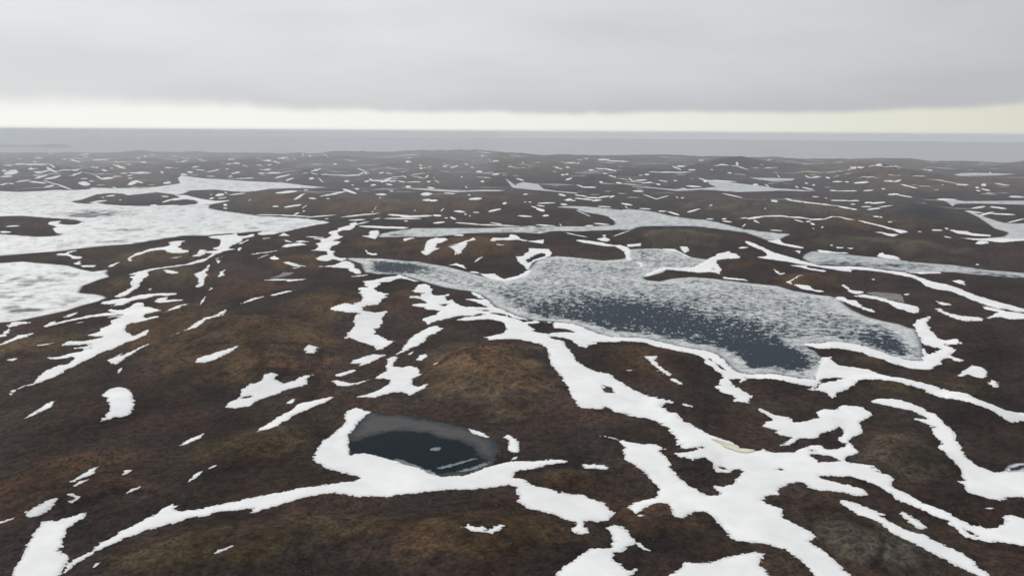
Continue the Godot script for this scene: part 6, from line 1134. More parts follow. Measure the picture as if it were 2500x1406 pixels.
	streak("larger snow streak, seventh from left on the foot of the hill in the channel bend", [237, -1884, 250, -1913, 262, -1941, 274, -1966, 286, -1989, 299, -2014, 312, -2038, 311, -2034, 297, -2001, 284, -1975, 272, -1947, 260, -1924, 249, -1902, 237, -1880])
	streak("larger snow bar, first from left on the islet in the big frozen lake", [-1248, -1910, -1250, -1922, -1246, -1923, -1243, -1924, -1236, -1920, -1232, -1921, -1221, -1912, -1217, -1906, -1218, -1897, -1221, -1897, -1224, -1893, -1227, -1893, -1233, -1895, -1244, -1904])
	streak("larger snow streak, second from left on the islet in the big frozen lake", [-1286, -1991, -1283, -1999, -1280, -2003, -1276, -2007, -1270, -2008, -1266, -2011, -1258, -2010, -1255, -2006, -1256, -1995, -1259, -1990, -1262, -1985, -1268, -1985, -1274, -1984, -1283, -1986])
	streak("larger snow streak, first from left on the coastal upland left of centre", [-1454, -4578, -1481, -4711, -1489, -4776, -1491, -4825, -1487, -4856, -1478, -4870, -1464, -4875, -1460, -4859, -1459, -4808, -1454, -4747, -1446, -4679, -1439, -4615, -1435, -4564, -1447, -4557])
	streak("larger snow streak, second from left on the coastal upland left of centre", [-1359, -4401, -1358, -4448, -1355, -4478, -1349, -4500, -1334, -4493, -1320, -4488, -1295, -4453, -1290, -4436, -1303, -4429, -1313, -4420, -1322, -4409, -1331, -4398, -1341, -4390, -1354, -4386])
	streak("larger snow bar, third from left on the coastal upland left of centre", [-1866, -6337, -1917, -6574, -1939, -6698, -2038, -7092, -2047, -7174, -2045, -7223, -2019, -7201, -1984, -7073, -1832, -6468, -1824, -6392, -1823, -6339, -1824, -6299, -1823, -6250, -1851, -6286])
	streak("larger snow bar, fourth from left on the coastal upland left of centre", [-1069, -4224, -1078, -4306, -1087, -4378, -1111, -4516, -1140, -4672, -1175, -4858, -1191, -4982, -1173, -4906, -1097, -4532, -1061, -4346, -1059, -4300, -1055, -4250, -1055, -4212, -1065, -4207])
	streak("larger snow streak, fifth from left on the coastal upland left of centre", [-1039, -5295, -1004, -5197, -963, -5052, -929, -4942, -891, -4810, -861, -4713, -808, -4497, -804, -4471, -842, -4604, -877, -4730, -905, -4815, -942, -4943, -980, -5074, -1033, -5266])
	streak("larger snow streak, first from left on the slopes left of the bright far lake", [308, -3594, 324, -3617, 335, -3615, 346, -3609, 357, -3612, 368, -3602, 378, -3571, 376, -3558, 361, -3538, 350, -3539, 339, -3541, 329, -3546, 318, -3552, 307, -3578])
	streak("larger snow bar, second from left on the slopes left of the bright far lake", [512, -3383, 524, -3401, 532, -3405, 538, -3399, 546, -3403, 550, -3386, 556, -3360, 553, -3342, 540, -3323, 532, -3312, 527, -3328, 520, -3327, 515, -3340, 509, -3364])
	streak("larger snow streak, third from left on the slopes left of the bright far lake", [594, -3919, 611, -3948, 626, -3971, 638, -3979, 654, -4005, 667, -4016, 679, -4009, 677, -3993, 655, -3943, 641, -3924, 630, -3922, 616, -3905, 604, -3902, 592, -3908])
	streak("the one larger snow bar on the coastal upland ahead", [-406, -5175, -400, -5236, -396, -5273, -392, -5304, -385, -5310, -380, -5331, -368, -5326, -367, -5306, -374, -5247, -379, -5224, -383, -5179, -389, -5169, -395, -5158, -405, -5153])
	streak("the one larger snow streak on the dark coastal upland at right", [2330, -5521, 2322, -5455, 2313, -5391, 2288, -5293, 1992, -4573, 1971, -4489, 1944, -4390, 1932, -4364, 1937, -4411, 1941, -4455, 1957, -4525, 2267, -5284, 2295, -5391, 2322, -5501])


func far_flecks() -> void:
	# the smallest flecks towards the coast, too many to tell apart
	var s := Sheet.new()
	var dice := RandomNumberGenerator.new()
	dice.seed = 71
	for k in 1500:
		var b := deg_to_rad(dice.randf_range(-36.0, 36.0))
		var r := dice.randf_range(3000.0, 7900.0)
		var c := Vector2(r * sin(b), -r * cos(b))
		var wet := false
		for p in shores:
			wet = wet or Geometry2D.is_point_in_polygon(c, p)
		if wet or wide.get_noise_2d(c.x * 1.3 - c.y * 0.2, c.y * 0.9) < dice.randf_range(0.0, 0.45):
			continue
		var along := Vector2(cos(b + dice.randf_range(-0.5, 0.5)), sin(b + dice.randf_range(-0.5, 0.5))) * (20.0 + 170.0 * pow(dice.randf(), 2.5))
		var deep := c.normalized() * dice.randf_range(11.0, 26.0) * r / 5000.0
		var p := PackedVector2Array()
		for e in [[-1.0, 0.0], [-0.4, 0.9], [0.3, 0.6], [1.0, 0.1], [0.35, -0.7], [-0.5, -0.5]]:
			p.append(c + along * e[0] * dice.randf_range(0.8, 1.1) + deep * e[1] * dice.randf_range(0.5, 1.2))
		drape(s, p, [], {"rough": 0.6, "lace": 0.3, "lift": 0.3, "dome": 0.6})
	for a in fleck_outlines():
		drape(s, pairs(a), [], {"rough": 0.6, "lace": 0.3, "lift": 0.3, "dome": 0.6})
	put(finish(s, mats.snow), "snow_flecks", "countless tiny snow flecks speckling the far coastal upland", "snow", "", "stuff")


func fleck_outlines() -> Array:
	var a := []
	a.append([266, -4011, 280, -4095, 285, -4101, 291, -4116, 300, -4163, 304, -4146, 309, -4103, 305, -4061, 293, -4005, 287, -3987, 282, -3979, 277, -3977, 270, -3952, 264, -3983])
	a.append([-967, -2640, -973, -2669, -971, -2669, -971, -2673, -967, -2667, -963, -2661, -950, -2634, -943, -2616, -940, -2596, -941, -2592, -943, -2594, -944, -2594, -946, -2596, -961, -2625])
	a.append([979, -4090, 1001, -4155, 1011, -4187, 1013, -4183, 1017, -4192, 1013, -4167, 1003, -4097, 991, -4046, 973, -3997, 960, -3956, 964, -3982, 962, -3982, 963, -3994, 969, -4050])
	a.append([669, -2041, 677, -2047, 681, -2044, 686, -2042, 690, -2039, 695, -2036, 698, -2027, 697, -2024, 690, -2020, 684, -2020, 680, -2022, 675, -2024, 670, -2026, 667, -2037])
	a.append([-35, -2649, -31, -2674, -29, -2688, -27, -2692, -25, -2698, -23, -2694, -18, -2680, -18, -2665, -23, -2641, -24, -2629, -26, -2626, -28, -2624, -30, -2628, -35, -2639])
	a.append([1148, -5754, 1146, -5678, 1128, -5538, 1093, -5321, 1074, -5185, 1064, -5094, 1046, -4953, 1041, -4929, 1039, -4973, 1049, -5061, 1054, -5130, 1067, -5238, 1093, -5417, 1141, -5719])
	a.append([-2505, -4120, -2519, -4159, -2524, -4181, -2507, -4167, -2500, -4168, -2480, -4149, -2458, -4127, -2447, -4110, -2445, -4089, -2442, -4070, -2451, -4073, -2452, -4061, -2465, -4070, -2494, -4101])
	a.append([-1517, -2952, -1523, -2979, -1521, -2987, -1521, -2998, -1520, -3006, -1515, -3009, -1502, -2997, -1495, -2984, -1489, -2956, -1491, -2950, -1492, -2940, -1498, -2940, -1500, -2933, -1511, -2941])
	a.append([-1850, -4434, -1857, -4473, -1852, -4475, -1842, -4465, -1836, -4465, -1822, -4444, -1792, -4393, -1781, -4364, -1778, -4337, -1780, -4328, -1792, -4344, -1799, -4346, -1806, -4350, -1836, -4400])
	a.append([165, -2743, 172, -2759, 176, -2760, 180, -2763, 183, -2760, 186, -2747, 190, -2729, 189, -2715, 183, -2703, 179, -2695, 175, -2698, 172, -2705, 169, -2711, 165, -2729])
	a.append([-1891, -4627, -1902, -4674, -1892, -4661, -1895, -4682, -1881, -4658, -1875, -4654, -1841, -4591, -1827, -4554, -1811, -4494, -1828, -4524, -1821, -4495, -1838, -4527, -1848, -4539, -1881, -4602])
	a.append([-379, -3513, -373, -3526, -369, -3536, -364, -3535, -357, -3521, -350, -3506, -340, -3470, -338, -3451, -343, -3434, -348, -3435, -353, -3427, -360, -3448, -366, -3464, -377, -3497])
	a.append([-118, -4531, -111, -4623, -105, -4649, -98, -4653, -92, -4668, -85, -4657, -75, -4630, -74, -4605, -83, -4560, -89, -4524, -96, -4520, -101, -4459, -107, -4441, -117, -4459])
	a.append([416, -2605, 424, -2610, 431, -2609, 437, -2610, 443, -2603, 449, -2599, 453, -2582, 452, -2576, 444, -2570, 438, -2572, 431, -2574, 426, -2580, 420, -2585, 415, -2598])
	a.append([605, -4197, 599, -4101, 595, -4035, 593, -3976, 593, -3938, 591, -3888, 589, -3824, 588, -3815, 585, -3847, 584, -3879, 585, -3921, 584, -3957, 588, -4022, 600, -4161])
	a.append([-1002, -3911, -1003, -3942, -1002, -3952, -999, -3955, -995, -3952, -994, -3961, -982, -3940, -978, -3923, -974, -3881, -980, -3888, -979, -3872, -983, -3876, -987, -3876, -998, -3896])
	a.append([2109, -3578, 2122, -3584, 2122, -3574, 2124, -3566, 2128, -3562, 2122, -3540, 2109, -3504, 2101, -3490, 2092, -3490, 2084, -3486, 2087, -3503, 2092, -3523, 2090, -3529, 2103, -3567])
	a.append([807, -2261, 811, -2257, 813, -2251, 816, -2244, 816, -2232, 818, -2225, 818, -2208, 816, -2204, 812, -2208, 811, -2217, 808, -2222, 807, -2231, 806, -2242, 805, -2258])
	a.append([1971, -3928, 1989, -3940, 2001, -3944, 2012, -3945, 2023, -3945, 2031, -3940, 2037, -3930, 2034, -3923, 2019, -3916, 2007, -3913, 1995, -3910, 1986, -3913, 1975, -3912, 1968, -3923])
	a.append([1765, -3791, 1777, -3794, 1782, -3788, 1790, -3786, 1796, -3782, 1800, -3772, 1803, -3758, 1800, -3751, 1789, -3748, 1779, -3746, 1775, -3753, 1771, -3763, 1764, -3766, 1763, -3785])
	a.append([1177, -2673, 1199, -2708, 1208, -2714, 1219, -2725, 1226, -2727, 1232, -2727, 1233, -2713, 1227, -2701, 1210, -2679, 1199, -2667, 1191, -2663, 1183, -2656, 1172, -2646, 1170, -2657])
	a.append([2291, -5432, 2290, -5400, 2284, -5359, 2275, -5313, 1994, -4634, 1942, -4490, 1914, -4400, 1904, -4376, 1898, -4389, 1903, -4422, 1945, -4541, 2220, -5208, 2253, -5310, 2280, -5408])
	a.append([1274, -2869, 1291, -2893, 1299, -2903, 1303, -2900, 1308, -2901, 1316, -2908, 1314, -2891, 1309, -2879, 1293, -2858, 1289, -2858, 1280, -2849, 1270, -2836, 1270, -2845, 1268, -2855])
	a.append([-1739, -3676, -1735, -3682, -1727, -3675, -1720, -3669, -1709, -3655, -1698, -3642, -1678, -3613, -1673, -3602, -1678, -3599, -1684, -3601, -1693, -3610, -1701, -3618, -1714, -3635, -1734, -3665])
	a.append([-228, -4928, -221, -4979, -215, -4991, -209, -4980, -203, -4978, -196, -4960, -183, -4878, -182, -4837, -189, -4793, -195, -4795, -201, -4794, -207, -4798, -214, -4818, -227, -4893])
	a.append([1523, -3452, 1540, -3472, 1549, -3476, 1560, -3483, 1566, -3481, 1573, -3481, 1578, -3471, 1574, -3463, 1559, -3447, 1548, -3440, 1538, -3433, 1530, -3433, 1523, -3433, 1518, -3441])
	a.append([1145, -2060, 1154, -2068, 1157, -2069, 1158, -2067, 1161, -2066, 1163, -2066, 1159, -2051, 1156, -2045, 1147, -2036, 1144, -2035, 1142, -2037, 1141, -2039, 1140, -2044, 1142, -2054])
	a.append([1165, -5689, 1186, -5731, 1193, -5713, 1202, -5708, 1206, -5684, 1207, -5641, 1161, -5369, 1149, -5312, 1128, -5271, 1124, -5292, 1130, -5365, 1134, -5432, 1139, -5503, 1155, -5641])
	a.append([464, -2517, 472, -2532, 477, -2537, 480, -2532, 484, -2534, 488, -2531, 491, -2519, 489, -2509, 481, -2498, 477, -2493, 474, -2498, 469, -2494, 466, -2497, 462, -2508])
	a.append([-1197, -2608, -1199, -2624, -1198, -2630, -1196, -2635, -1194, -2637, -1189, -2635, -1180, -2626, -1175, -2616, -1173, -2600, -1173, -2590, -1175, -2587, -1178, -2586, -1183, -2588, -1192, -2597])
	a.append([896, -2743, 970, -2955, 974, -2955, 976, -2953, 979, -2951, 982, -2948, 974, -2907, 899, -2684, 881, -2644, 877, -2643, 874, -2643, 872, -2645, 868, -2643, 877, -2687])
	a.append([-4079, -7523, -4127, -7648, -4131, -7684, -4138, -7725, -4135, -7749, -4118, -7745, -4064, -7680, -4026, -7608, -3992, -7507, -3985, -7467, -3973, -7416, -3992, -7423, -3992, -7396, -4047, -7465])
	a.append([-453, -5146, -448, -5196, -445, -5213, -442, -5228, -439, -5241, -433, -5232, -424, -5227, -422, -5205, -428, -5162, -430, -5136, -434, -5129, -438, -5123, -442, -5115, -451, -5127])
	a.append([16, -4232, 25, -4224, 32, -4201, 38, -4182, 45, -4147, 51, -4117, 59, -4039, 58, -4021, 50, -4026, 44, -4043, 37, -4069, 31, -4109, 25, -4140, 16, -4211])
	a.append([599, -2248, 606, -2253, 610, -2251, 612, -2246, 616, -2243, 618, -2235, 620, -2220, 618, -2215, 612, -2212, 608, -2212, 605, -2216, 601, -2220, 599, -2227, 598, -2242])
	a.append([617, -3810, 632, -3839, 643, -3853, 654, -3871, 665, -3887, 675, -3897, 687, -3904, 685, -3895, 669, -3858, 656, -3835, 646, -3826, 636, -3812, 626, -3802, 616, -3800])
	a.append([-1651, -5511, -1646, -5525, -1624, -5475, -1612, -5453, -1591, -5405, -1576, -5376, -1542, -5287, -1534, -5262, -1539, -5247, -1553, -5274, -1566, -5298, -1581, -5326, -1593, -5346, -1636, -5461])
	a.append([693, -2271, 697, -2269, 697, -2261, 698, -2254, 697, -2242, 696, -2233, 692, -2205, 689, -2196, 686, -2198, 687, -2211, 686, -2216, 687, -2228, 687, -2237, 692, -2265])
	a.append([1618, -4030, 1631, -4038, 1638, -4033, 1644, -4025, 1646, -4009, 1649, -3995, 1650, -3971, 1646, -3964, 1636, -3964, 1630, -3969, 1621, -3968, 1620, -3987, 1613, -3992, 1612, -4016])
	a.append([496, -3827, 504, -3836, 508, -3835, 513, -3840, 516, -3827, 520, -3827, 523, -3799, 521, -3787, 513, -3776, 509, -3780, 505, -3777, 502, -3790, 498, -3790, 495, -3815])
	a.append([1072, -2349, 1081, -2359, 1086, -2363, 1090, -2364, 1092, -2363, 1094, -2361, 1095, -2352, 1091, -2344, 1082, -2333, 1077, -2328, 1071, -2323, 1067, -2321, 1067, -2328, 1068, -2341])
	a.append([272, -5419, 282, -5370, 291, -5319, 299, -5281, 307, -5231, 315, -5180, 323, -5101, 322, -5084, 309, -5088, 301, -5123, 293, -5162, 284, -5201, 277, -5263, 270, -5386])
	a.append([371, -3041, 381, -3087, 386, -3103, 391, -3112, 395, -3121, 399, -3123, 404, -3123, 402, -3106, 392, -3071, 386, -3050, 381, -3032, 377, -3028, 373, -3016, 369, -3024])
	a.append([1793, -3743, 1809, -3761, 1820, -3772, 1829, -3779, 1837, -3784, 1845, -3788, 1851, -3784, 1847, -3777, 1830, -3757, 1818, -3744, 1809, -3737, 1802, -3735, 1795, -3732, 1789, -3735])
	a.append([62, -2648, 67, -2649, 70, -2646, 74, -2639, 77, -2634, 80, -2618, 84, -2593, 84, -2583, 79, -2582, 76, -2589, 73, -2598, 69, -2605, 66, -2619, 62, -2639])
	a.append([897, -2269, 907, -2281, 914, -2287, 920, -2294, 926, -2299, 932, -2303, 936, -2301, 934, -2296, 923, -2280, 916, -2273, 911, -2271, 906, -2267, 901, -2264, 896, -2265])
	a.append([-648, -3620, -650, -3662, -649, -3682, -647, -3689, -645, -3698, -642, -3705, -631, -3677, -627, -3656, -625, -3604, -628, -3603, -629, -3588, -631, -3578, -637, -3590, -645, -3599])
	a.append([1081, -4935, 1097, -4963, 1105, -4967, 1110, -4954, 1116, -4946, 1122, -4938, 1126, -4913, 1123, -4897, 1109, -4882, 1101, -4881, 1094, -4882, 1084, -4870, 1078, -4877, 1077, -4916])
	a.append([-599, -3841, -593, -3852, -588, -3858, -580, -3848, -574, -3843, -567, -3840, -556, -3816, -554, -3804, -560, -3788, -566, -3793, -573, -3799, -578, -3796, -586, -3805, -597, -3829])
	a.append([-696, -2699, -694, -2712, -690, -2712, -687, -2720, -683, -2719, -678, -2715, -670, -2706, -668, -2698, -671, -2687, -674, -2682, -677, -2677, -682, -2683, -686, -2681, -694, -2692])
	a.append([1853, -3937, 1867, -3942, 1878, -3942, 1888, -3942, 1900, -3943, 1910, -3942, 1920, -3937, 1918, -3932, 1903, -3927, 1890, -3922, 1880, -3923, 1870, -3924, 1859, -3925, 1851, -3933])
	a.append([-1997, -3968, -2002, -3998, -2004, -4016, -1993, -4008, -1985, -4008, -1976, -4004, -1955, -3979, -1944, -3958, -1939, -3927, -1948, -3931, -1953, -3928, -1953, -3913, -1967, -3926, -1989, -3953])
	a.append([1641, -4400, 1654, -4408, 1663, -4407, 1673, -4411, 1681, -4408, 1686, -4397, 1688, -4372, 1682, -4357, 1669, -4352, 1659, -4349, 1651, -4350, 1646, -4360, 1641, -4372, 1637, -4389])
	a.append([-831, -3913, -831, -3948, -832, -3969, -826, -3962, -821, -3958, -815, -3949, -801, -3913, -797, -3890, -795, -3849, -798, -3843, -801, -3838, -806, -3844, -810, -3847, -825, -3886])
	a.append([-763, -2508, -760, -2514, -758, -2518, -755, -2518, -752, -2519, -747, -2516, -741, -2509, -739, -2504, -742, -2497, -745, -2494, -748, -2495, -751, -2493, -755, -2496, -762, -2502])
	a.append([-277, -3201, -269, -3209, -261, -3205, -254, -3204, -246, -3199, -237, -3187, -227, -3164, -226, -3152, -234, -3139, -241, -3136, -250, -3153, -258, -3163, -266, -3169, -277, -3193])
	a.append([405, -6237, 424, -6269, 439, -6273, 454, -6281, 468, -6269, 482, -6262, 497, -6233, 495, -6216, 476, -6184, 461, -6169, 446, -6163, 433, -6183, 418, -6176, 404, -6219])
	a.append([81, -2691, 87, -2695, 92, -2694, 96, -2690, 100, -2684, 105, -2678, 110, -2656, 109, -2649, 103, -2644, 99, -2649, 95, -2652, 90, -2657, 86, -2666, 81, -2682])
	a.append([-839, -4319, -852, -4422, -866, -4526, -869, -4567, -881, -4658, -878, -4672, -872, -4685, -866, -4650, -845, -4497, -830, -4391, -831, -4368, -826, -4316, -831, -4312, -835, -4296])
	a.append([-554, -3822, -546, -3827, -539, -3821, -532, -3814, -524, -3808, -517, -3800, -506, -3775, -504, -3765, -511, -3757, -519, -3767, -526, -3771, -533, -3779, -541, -3790, -553, -3813])
	a.append([-592, -3709, -586, -3716, -581, -3715, -575, -3704, -568, -3690, -561, -3673, -549, -3635, -547, -3622, -552, -3611, -557, -3615, -563, -3623, -570, -3641, -577, -3658, -589, -3693])
	a.append([1391, -3489, 1403, -3500, 1412, -3508, 1416, -3505, 1417, -3494, 1417, -3480, 1415, -3456, 1408, -3440, 1396, -3428, 1391, -3427, 1387, -3432, 1382, -3434, 1383, -3451, 1386, -3475])
	a.append([1244, -2936, 1258, -2951, 1266, -2954, 1274, -2958, 1283, -2963, 1290, -2965, 1293, -2954, 1290, -2947, 1274, -2927, 1267, -2927, 1260, -2925, 1252, -2921, 1244, -2918, 1241, -2927])
	a.append([418, -3852, 425, -3869, 428, -3870, 429, -3861, 432, -3862, 433, -3845, 435, -3815, 433, -3802, 427, -3790, 424, -3787, 422, -3794, 419, -3788, 418, -3803, 416, -3839])
	a.append([283, -2323, 288, -2318, 290, -2305, 294, -2297, 296, -2283, 298, -2267, 300, -2245, 299, -2241, 295, -2248, 292, -2255, 289, -2264, 288, -2283, 285, -2293, 283, -2319])
	a.append([-3954, -6608, -3991, -6694, -3989, -6710, -3976, -6708, -3945, -6674, -3913, -6637, -3835, -6528, -3809, -6482, -3782, -6415, -3800, -6426, -3812, -6428, -3823, -6430, -3841, -6441, -3921, -6553])
	a.append([1264, -2958, 1278, -2975, 1282, -2975, 1291, -2983, 1294, -2978, 1296, -2973, 1297, -2961, 1293, -2951, 1282, -2940, 1276, -2936, 1266, -2924, 1266, -2936, 1260, -2934, 1260, -2948])
	a.append([-2117, -4850, -2120, -4882, -2117, -4892, -2113, -4902, -2107, -4905, -2100, -4908, -2085, -4896, -2081, -4885, -2078, -4854, -2081, -4844, -2087, -4839, -2091, -4830, -2096, -4824, -2111, -4837])
	a.append([564, -2299, 572, -2309, 575, -2308, 579, -2312, 582, -2308, 585, -2305, 587, -2296, 586, -2290, 580, -2284, 575, -2279, 571, -2279, 569, -2285, 565, -2282, 563, -2293])
	a.append([-730, -4036, -725, -4043, -720, -4033, -713, -4014, -705, -3994, -697, -3970, -682, -3914, -679, -3899, -685, -3898, -689, -3900, -695, -3915, -702, -3932, -710, -3954, -727, -4018])
	a.append([527, -4392, 533, -4372, 536, -4348, 538, -4314, 538, -4259, 531, -4160, 528, -4068, 525, -4051, 519, -4064, 515, -4080, 512, -4103, 515, -4174, 521, -4278, 524, -4366])
	a.append([1065, -2486, 1075, -2502, 1081, -2507, 1083, -2506, 1088, -2512, 1087, -2502, 1085, -2489, 1081, -2479, 1071, -2466, 1066, -2459, 1064, -2461, 1060, -2459, 1060, -2465, 1061, -2477])
	a.append([-222, -2433, -222, -2460, -221, -2473, -220, -2480, -219, -2490, -218, -2499, -215, -2505, -215, -2499, -216, -2473, -217, -2465, -218, -2453, -218, -2443, -219, -2434, -222, -2427])
	a.append([2204, -3743, 2220, -3760, 2225, -3763, 2233, -3771, 2232, -3764, 2235, -3762, 2228, -3740, 2221, -3729, 2202, -3705, 2200, -3708, 2191, -3698, 2195, -3712, 2193, -3714, 2196, -3729])
	a.append([-1696, -5353, -1694, -5397, -1685, -5411, -1680, -5436, -1678, -5473, -1674, -5506, -1654, -5491, -1645, -5460, -1641, -5397, -1645, -5367, -1656, -5357, -1664, -5340, -1673, -5328, -1690, -5336])
	a.append([-2695, -5096, -2701, -5126, -2677, -5096, -2648, -5056, -2594, -4967, -2559, -4914, -2491, -4801, -2446, -4715, -2420, -4646, -2496, -4778, -2507, -4785, -2532, -4818, -2577, -4891, -2652, -5014])
	a.append([545, -5311, 561, -5333, 572, -5335, 584, -5344, 594, -5336, 604, -5330, 612, -5289, 610, -5271, 593, -5237, 583, -5238, 572, -5236, 563, -5252, 554, -5267, 544, -5295])
	a.append([-1971, -4899, -1973, -4929, -1972, -4944, -1970, -4956, -1965, -4963, -1960, -4970, -1950, -4968, -1945, -4956, -1945, -4929, -1945, -4912, -1947, -4899, -1952, -4892, -1955, -4882, -1966, -4887])
	a.append([-1827, -5081, -1824, -5101, -1820, -5109, -1813, -5111, -1803, -5104, -1796, -5105, -1779, -5084, -1775, -5073, -1777, -5049, -1784, -5049, -1790, -5045, -1795, -5039, -1807, -5052, -1822, -5067])
	a.append([1225, -3862, 1225, -3844, 1222, -3828, 1218, -3807, 1214, -3783, 1207, -3752, 1186, -3672, 1178, -3648, 1182, -3675, 1187, -3698, 1192, -3722, 1198, -3750, 1205, -3783, 1221, -3847])
	a.append([-33, -5245, -22, -5272, -13, -5272, -4, -5264, 5, -5262, 13, -5254, 24, -5198, 24, -5173, 13, -5138, 4, -5157, -4, -5162, -13, -5166, -22, -5179, -33, -5229])
	a.append([1063, -1935, 1067, -1937, 1069, -1934, 1070, -1931, 1070, -1925, 1070, -1920, 1068, -1909, 1066, -1905, 1062, -1905, 1061, -1909, 1060, -1911, 1058, -1914, 1058, -1920, 1061, -1932])
	a.append([-2015, -4553, -2016, -4567, -2019, -4581, -2017, -4581, -2006, -4562, -1998, -4549, -1970, -4497, -1960, -4475, -1955, -4449, -1959, -4454, -1956, -4442, -1972, -4472, -1983, -4492, -2006, -4531])
	a.append([-1313, -2958, -1314, -2974, -1312, -2979, -1307, -2978, -1301, -2975, -1295, -2971, -1280, -2950, -1276, -2940, -1276, -2927, -1282, -2930, -1285, -2928, -1291, -2931, -1298, -2937, -1309, -2950])
	a.append([-2098, -4255, -2100, -4278, -2098, -4286, -2089, -4281, -2085, -4286, -2074, -4276, -2059, -4261, -2052, -4245, -2052, -4229, -2050, -4212, -2059, -4217, -2064, -4215, -2070, -4215, -2091, -4241])
	a.append([-2706, -5786, -2711, -5821, -2708, -5833, -2704, -5843, -2698, -5848, -2682, -5831, -2657, -5801, -2643, -5772, -2635, -5728, -2620, -5678, -2629, -5679, -2655, -5719, -2661, -5712, -2693, -5757])
	a.append([-3447, -6111, -3472, -6172, -3471, -6182, -3486, -6221, -3475, -6211, -3438, -6155, -3393, -6093, -3371, -6051, -3354, -6003, -3347, -5981, -3358, -5990, -3375, -6008, -3380, -6008, -3423, -6067])
	a.append([615, -2108, 626, -2136, 630, -2146, 634, -2155, 640, -2169, 643, -2173, 647, -2180, 645, -2174, 635, -2147, 629, -2131, 626, -2126, 622, -2118, 618, -2108, 613, -2101])
	a.append([-1071, -2876, -1074, -2901, -1073, -2915, -1070, -2922, -1069, -2934, -1067, -2944, -1059, -2941, -1056, -2934, -1055, -2911, -1056, -2897, -1058, -2888, -1058, -2874, -1061, -2867, -1069, -2869])
	a.append([-1102, -2876, -1108, -2902, -1111, -2918, -1111, -2925, -1107, -2920, -1107, -2926, -1097, -2914, -1092, -2899, -1085, -2869, -1086, -2863, -1084, -2853, -1085, -2849, -1089, -2852, -1097, -2862])
	a.append([736, -4021, 749, -4042, 757, -4046, 764, -4042, 770, -4034, 777, -4029, 780, -3999, 778, -3985, 766, -3969, 759, -3974, 752, -3977, 745, -3979, 738, -3984, 733, -4006])
	a.append([1043, -3033, 1051, -3040, 1052, -3033, 1056, -3033, 1055, -3021, 1054, -3006, 1050, -2981, 1046, -2968, 1041, -2968, 1038, -2969, 1035, -2972, 1036, -2986, 1036, -2995, 1040, -3023])
	a.append([-759, -5646, -754, -5679, -744, -5642, -738, -5645, -716, -5513, -703, -5460, -685, -5388, -681, -5358, -688, -5339, -693, -5339, -698, -5334, -708, -5368, -716, -5392, -739, -5496])
	a.append([-679, -3404, -677, -3424, -678, -3442, -673, -3431, -670, -3430, -666, -3426, -655, -3394, -652, -3380, -651, -3349, -655, -3353, -657, -3350, -658, -3342, -665, -3362, -675, -3386])
	a.append([-462, -3886, -455, -3895, -449, -3895, -443, -3899, -437, -3899, -430, -3894, -421, -3885, -420, -3877, -427, -3864, -433, -3863, -439, -3862, -446, -3865, -452, -3867, -461, -3879])
	a.append([-429, -2446, -432, -2478, -433, -2492, -434, -2509, -435, -2524, -436, -2539, -436, -2553, -435, -2546, -431, -2507, -430, -2491, -429, -2479, -428, -2466, -427, -2450, -427, -2439])
	a.append([-407, -3759, -404, -3781, -402, -3787, -400, -3793, -396, -3788, -394, -3787, -387, -3771, -385, -3758, -389, -3739, -391, -3735, -393, -3728, -395, -3725, -399, -3734, -406, -3748])
	a.append([-2850, -8552, -2857, -8630, -2844, -8639, -2826, -8631, -2796, -8588, -2765, -8538, -2714, -8439, -2696, -8381, -2695, -8320, -2710, -8321, -2715, -8290, -2753, -8359, -2772, -8373, -2831, -8494])
	a.append([-2175, -6106, -2193, -6189, -2195, -6217, -2188, -6221, -2185, -6234, -2178, -6239, -2144, -6172, -2127, -6124, -2106, -6032, -2093, -5973, -2110, -5996, -2114, -5986, -2125, -5994, -2155, -6050])
	a.append([2841, -5470, 2869, -5508, 2879, -5517, 2878, -5505, 2878, -5497, 2881, -5492, 2841, -5399, 2821, -5361, 2789, -5316, 2792, -5331, 2787, -5330, 2777, -5319, 2791, -5357, 2821, -5430])
	a.append([687, -3814, 696, -3832, 699, -3833, 701, -3823, 705, -3828, 704, -3809, 704, -3776, 700, -3759, 694, -3752, 687, -3731, 689, -3757, 686, -3758, 683, -3761, 685, -3798])
	a.append([-2520, -6403, -2503, -6392, -2472, -6342, -2436, -6276, -2403, -6220, -2368, -6156, -2294, -5996, -2272, -5940, -2298, -5974, -2345, -6069, -2381, -6134, -2411, -6185, -2449, -6255, -2508, -6372])
	a.append([-1911, -4811, -1902, -4815, -1890, -4806, -1878, -4796, -1867, -4790, -1853, -4776, -1832, -4746, -1827, -4734, -1836, -4731, -1848, -4739, -1861, -4751, -1872, -4760, -1884, -4769, -1907, -4801])
	a.append([-2723, -4249, -2748, -4298, -2758, -4320, -2754, -4317, -2763, -4336, -2758, -4335, -2732, -4303, -2710, -4267, -2671, -4196, -2657, -4169, -2674, -4191, -2670, -4180, -2679, -4189, -2703, -4217])
	a.append([668, -2317, 676, -2325, 680, -2326, 684, -2327, 688, -2327, 692, -2324, 695, -2319, 694, -2315, 688, -2311, 683, -2306, 679, -2306, 675, -2307, 671, -2308, 667, -2313])
	a.append([-1794, -5121, -1787, -5129, -1780, -5131, -1770, -5124, -1763, -5126, -1752, -5114, -1735, -5091, -1731, -5080, -1737, -5071, -1744, -5069, -1754, -5077, -1761, -5076, -1773, -5089, -1791, -5112])
	a.append([-122, -2423, -118, -2430, -115, -2432, -112, -2433, -109, -2434, -106, -2432, -101, -2426, -101, -2422, -105, -2415, -108, -2411, -111, -2412, -114, -2414, -117, -2412, -122, -2419])
	a.append([-3402, -7480, -3411, -7529, -3400, -7525, -3396, -7536, -3385, -7534, -3367, -7516, -3323, -7444, -3306, -7406, -3288, -7337, -3297, -7337, -3318, -7363, -3330, -7368, -3349, -7390, -3388, -7449])
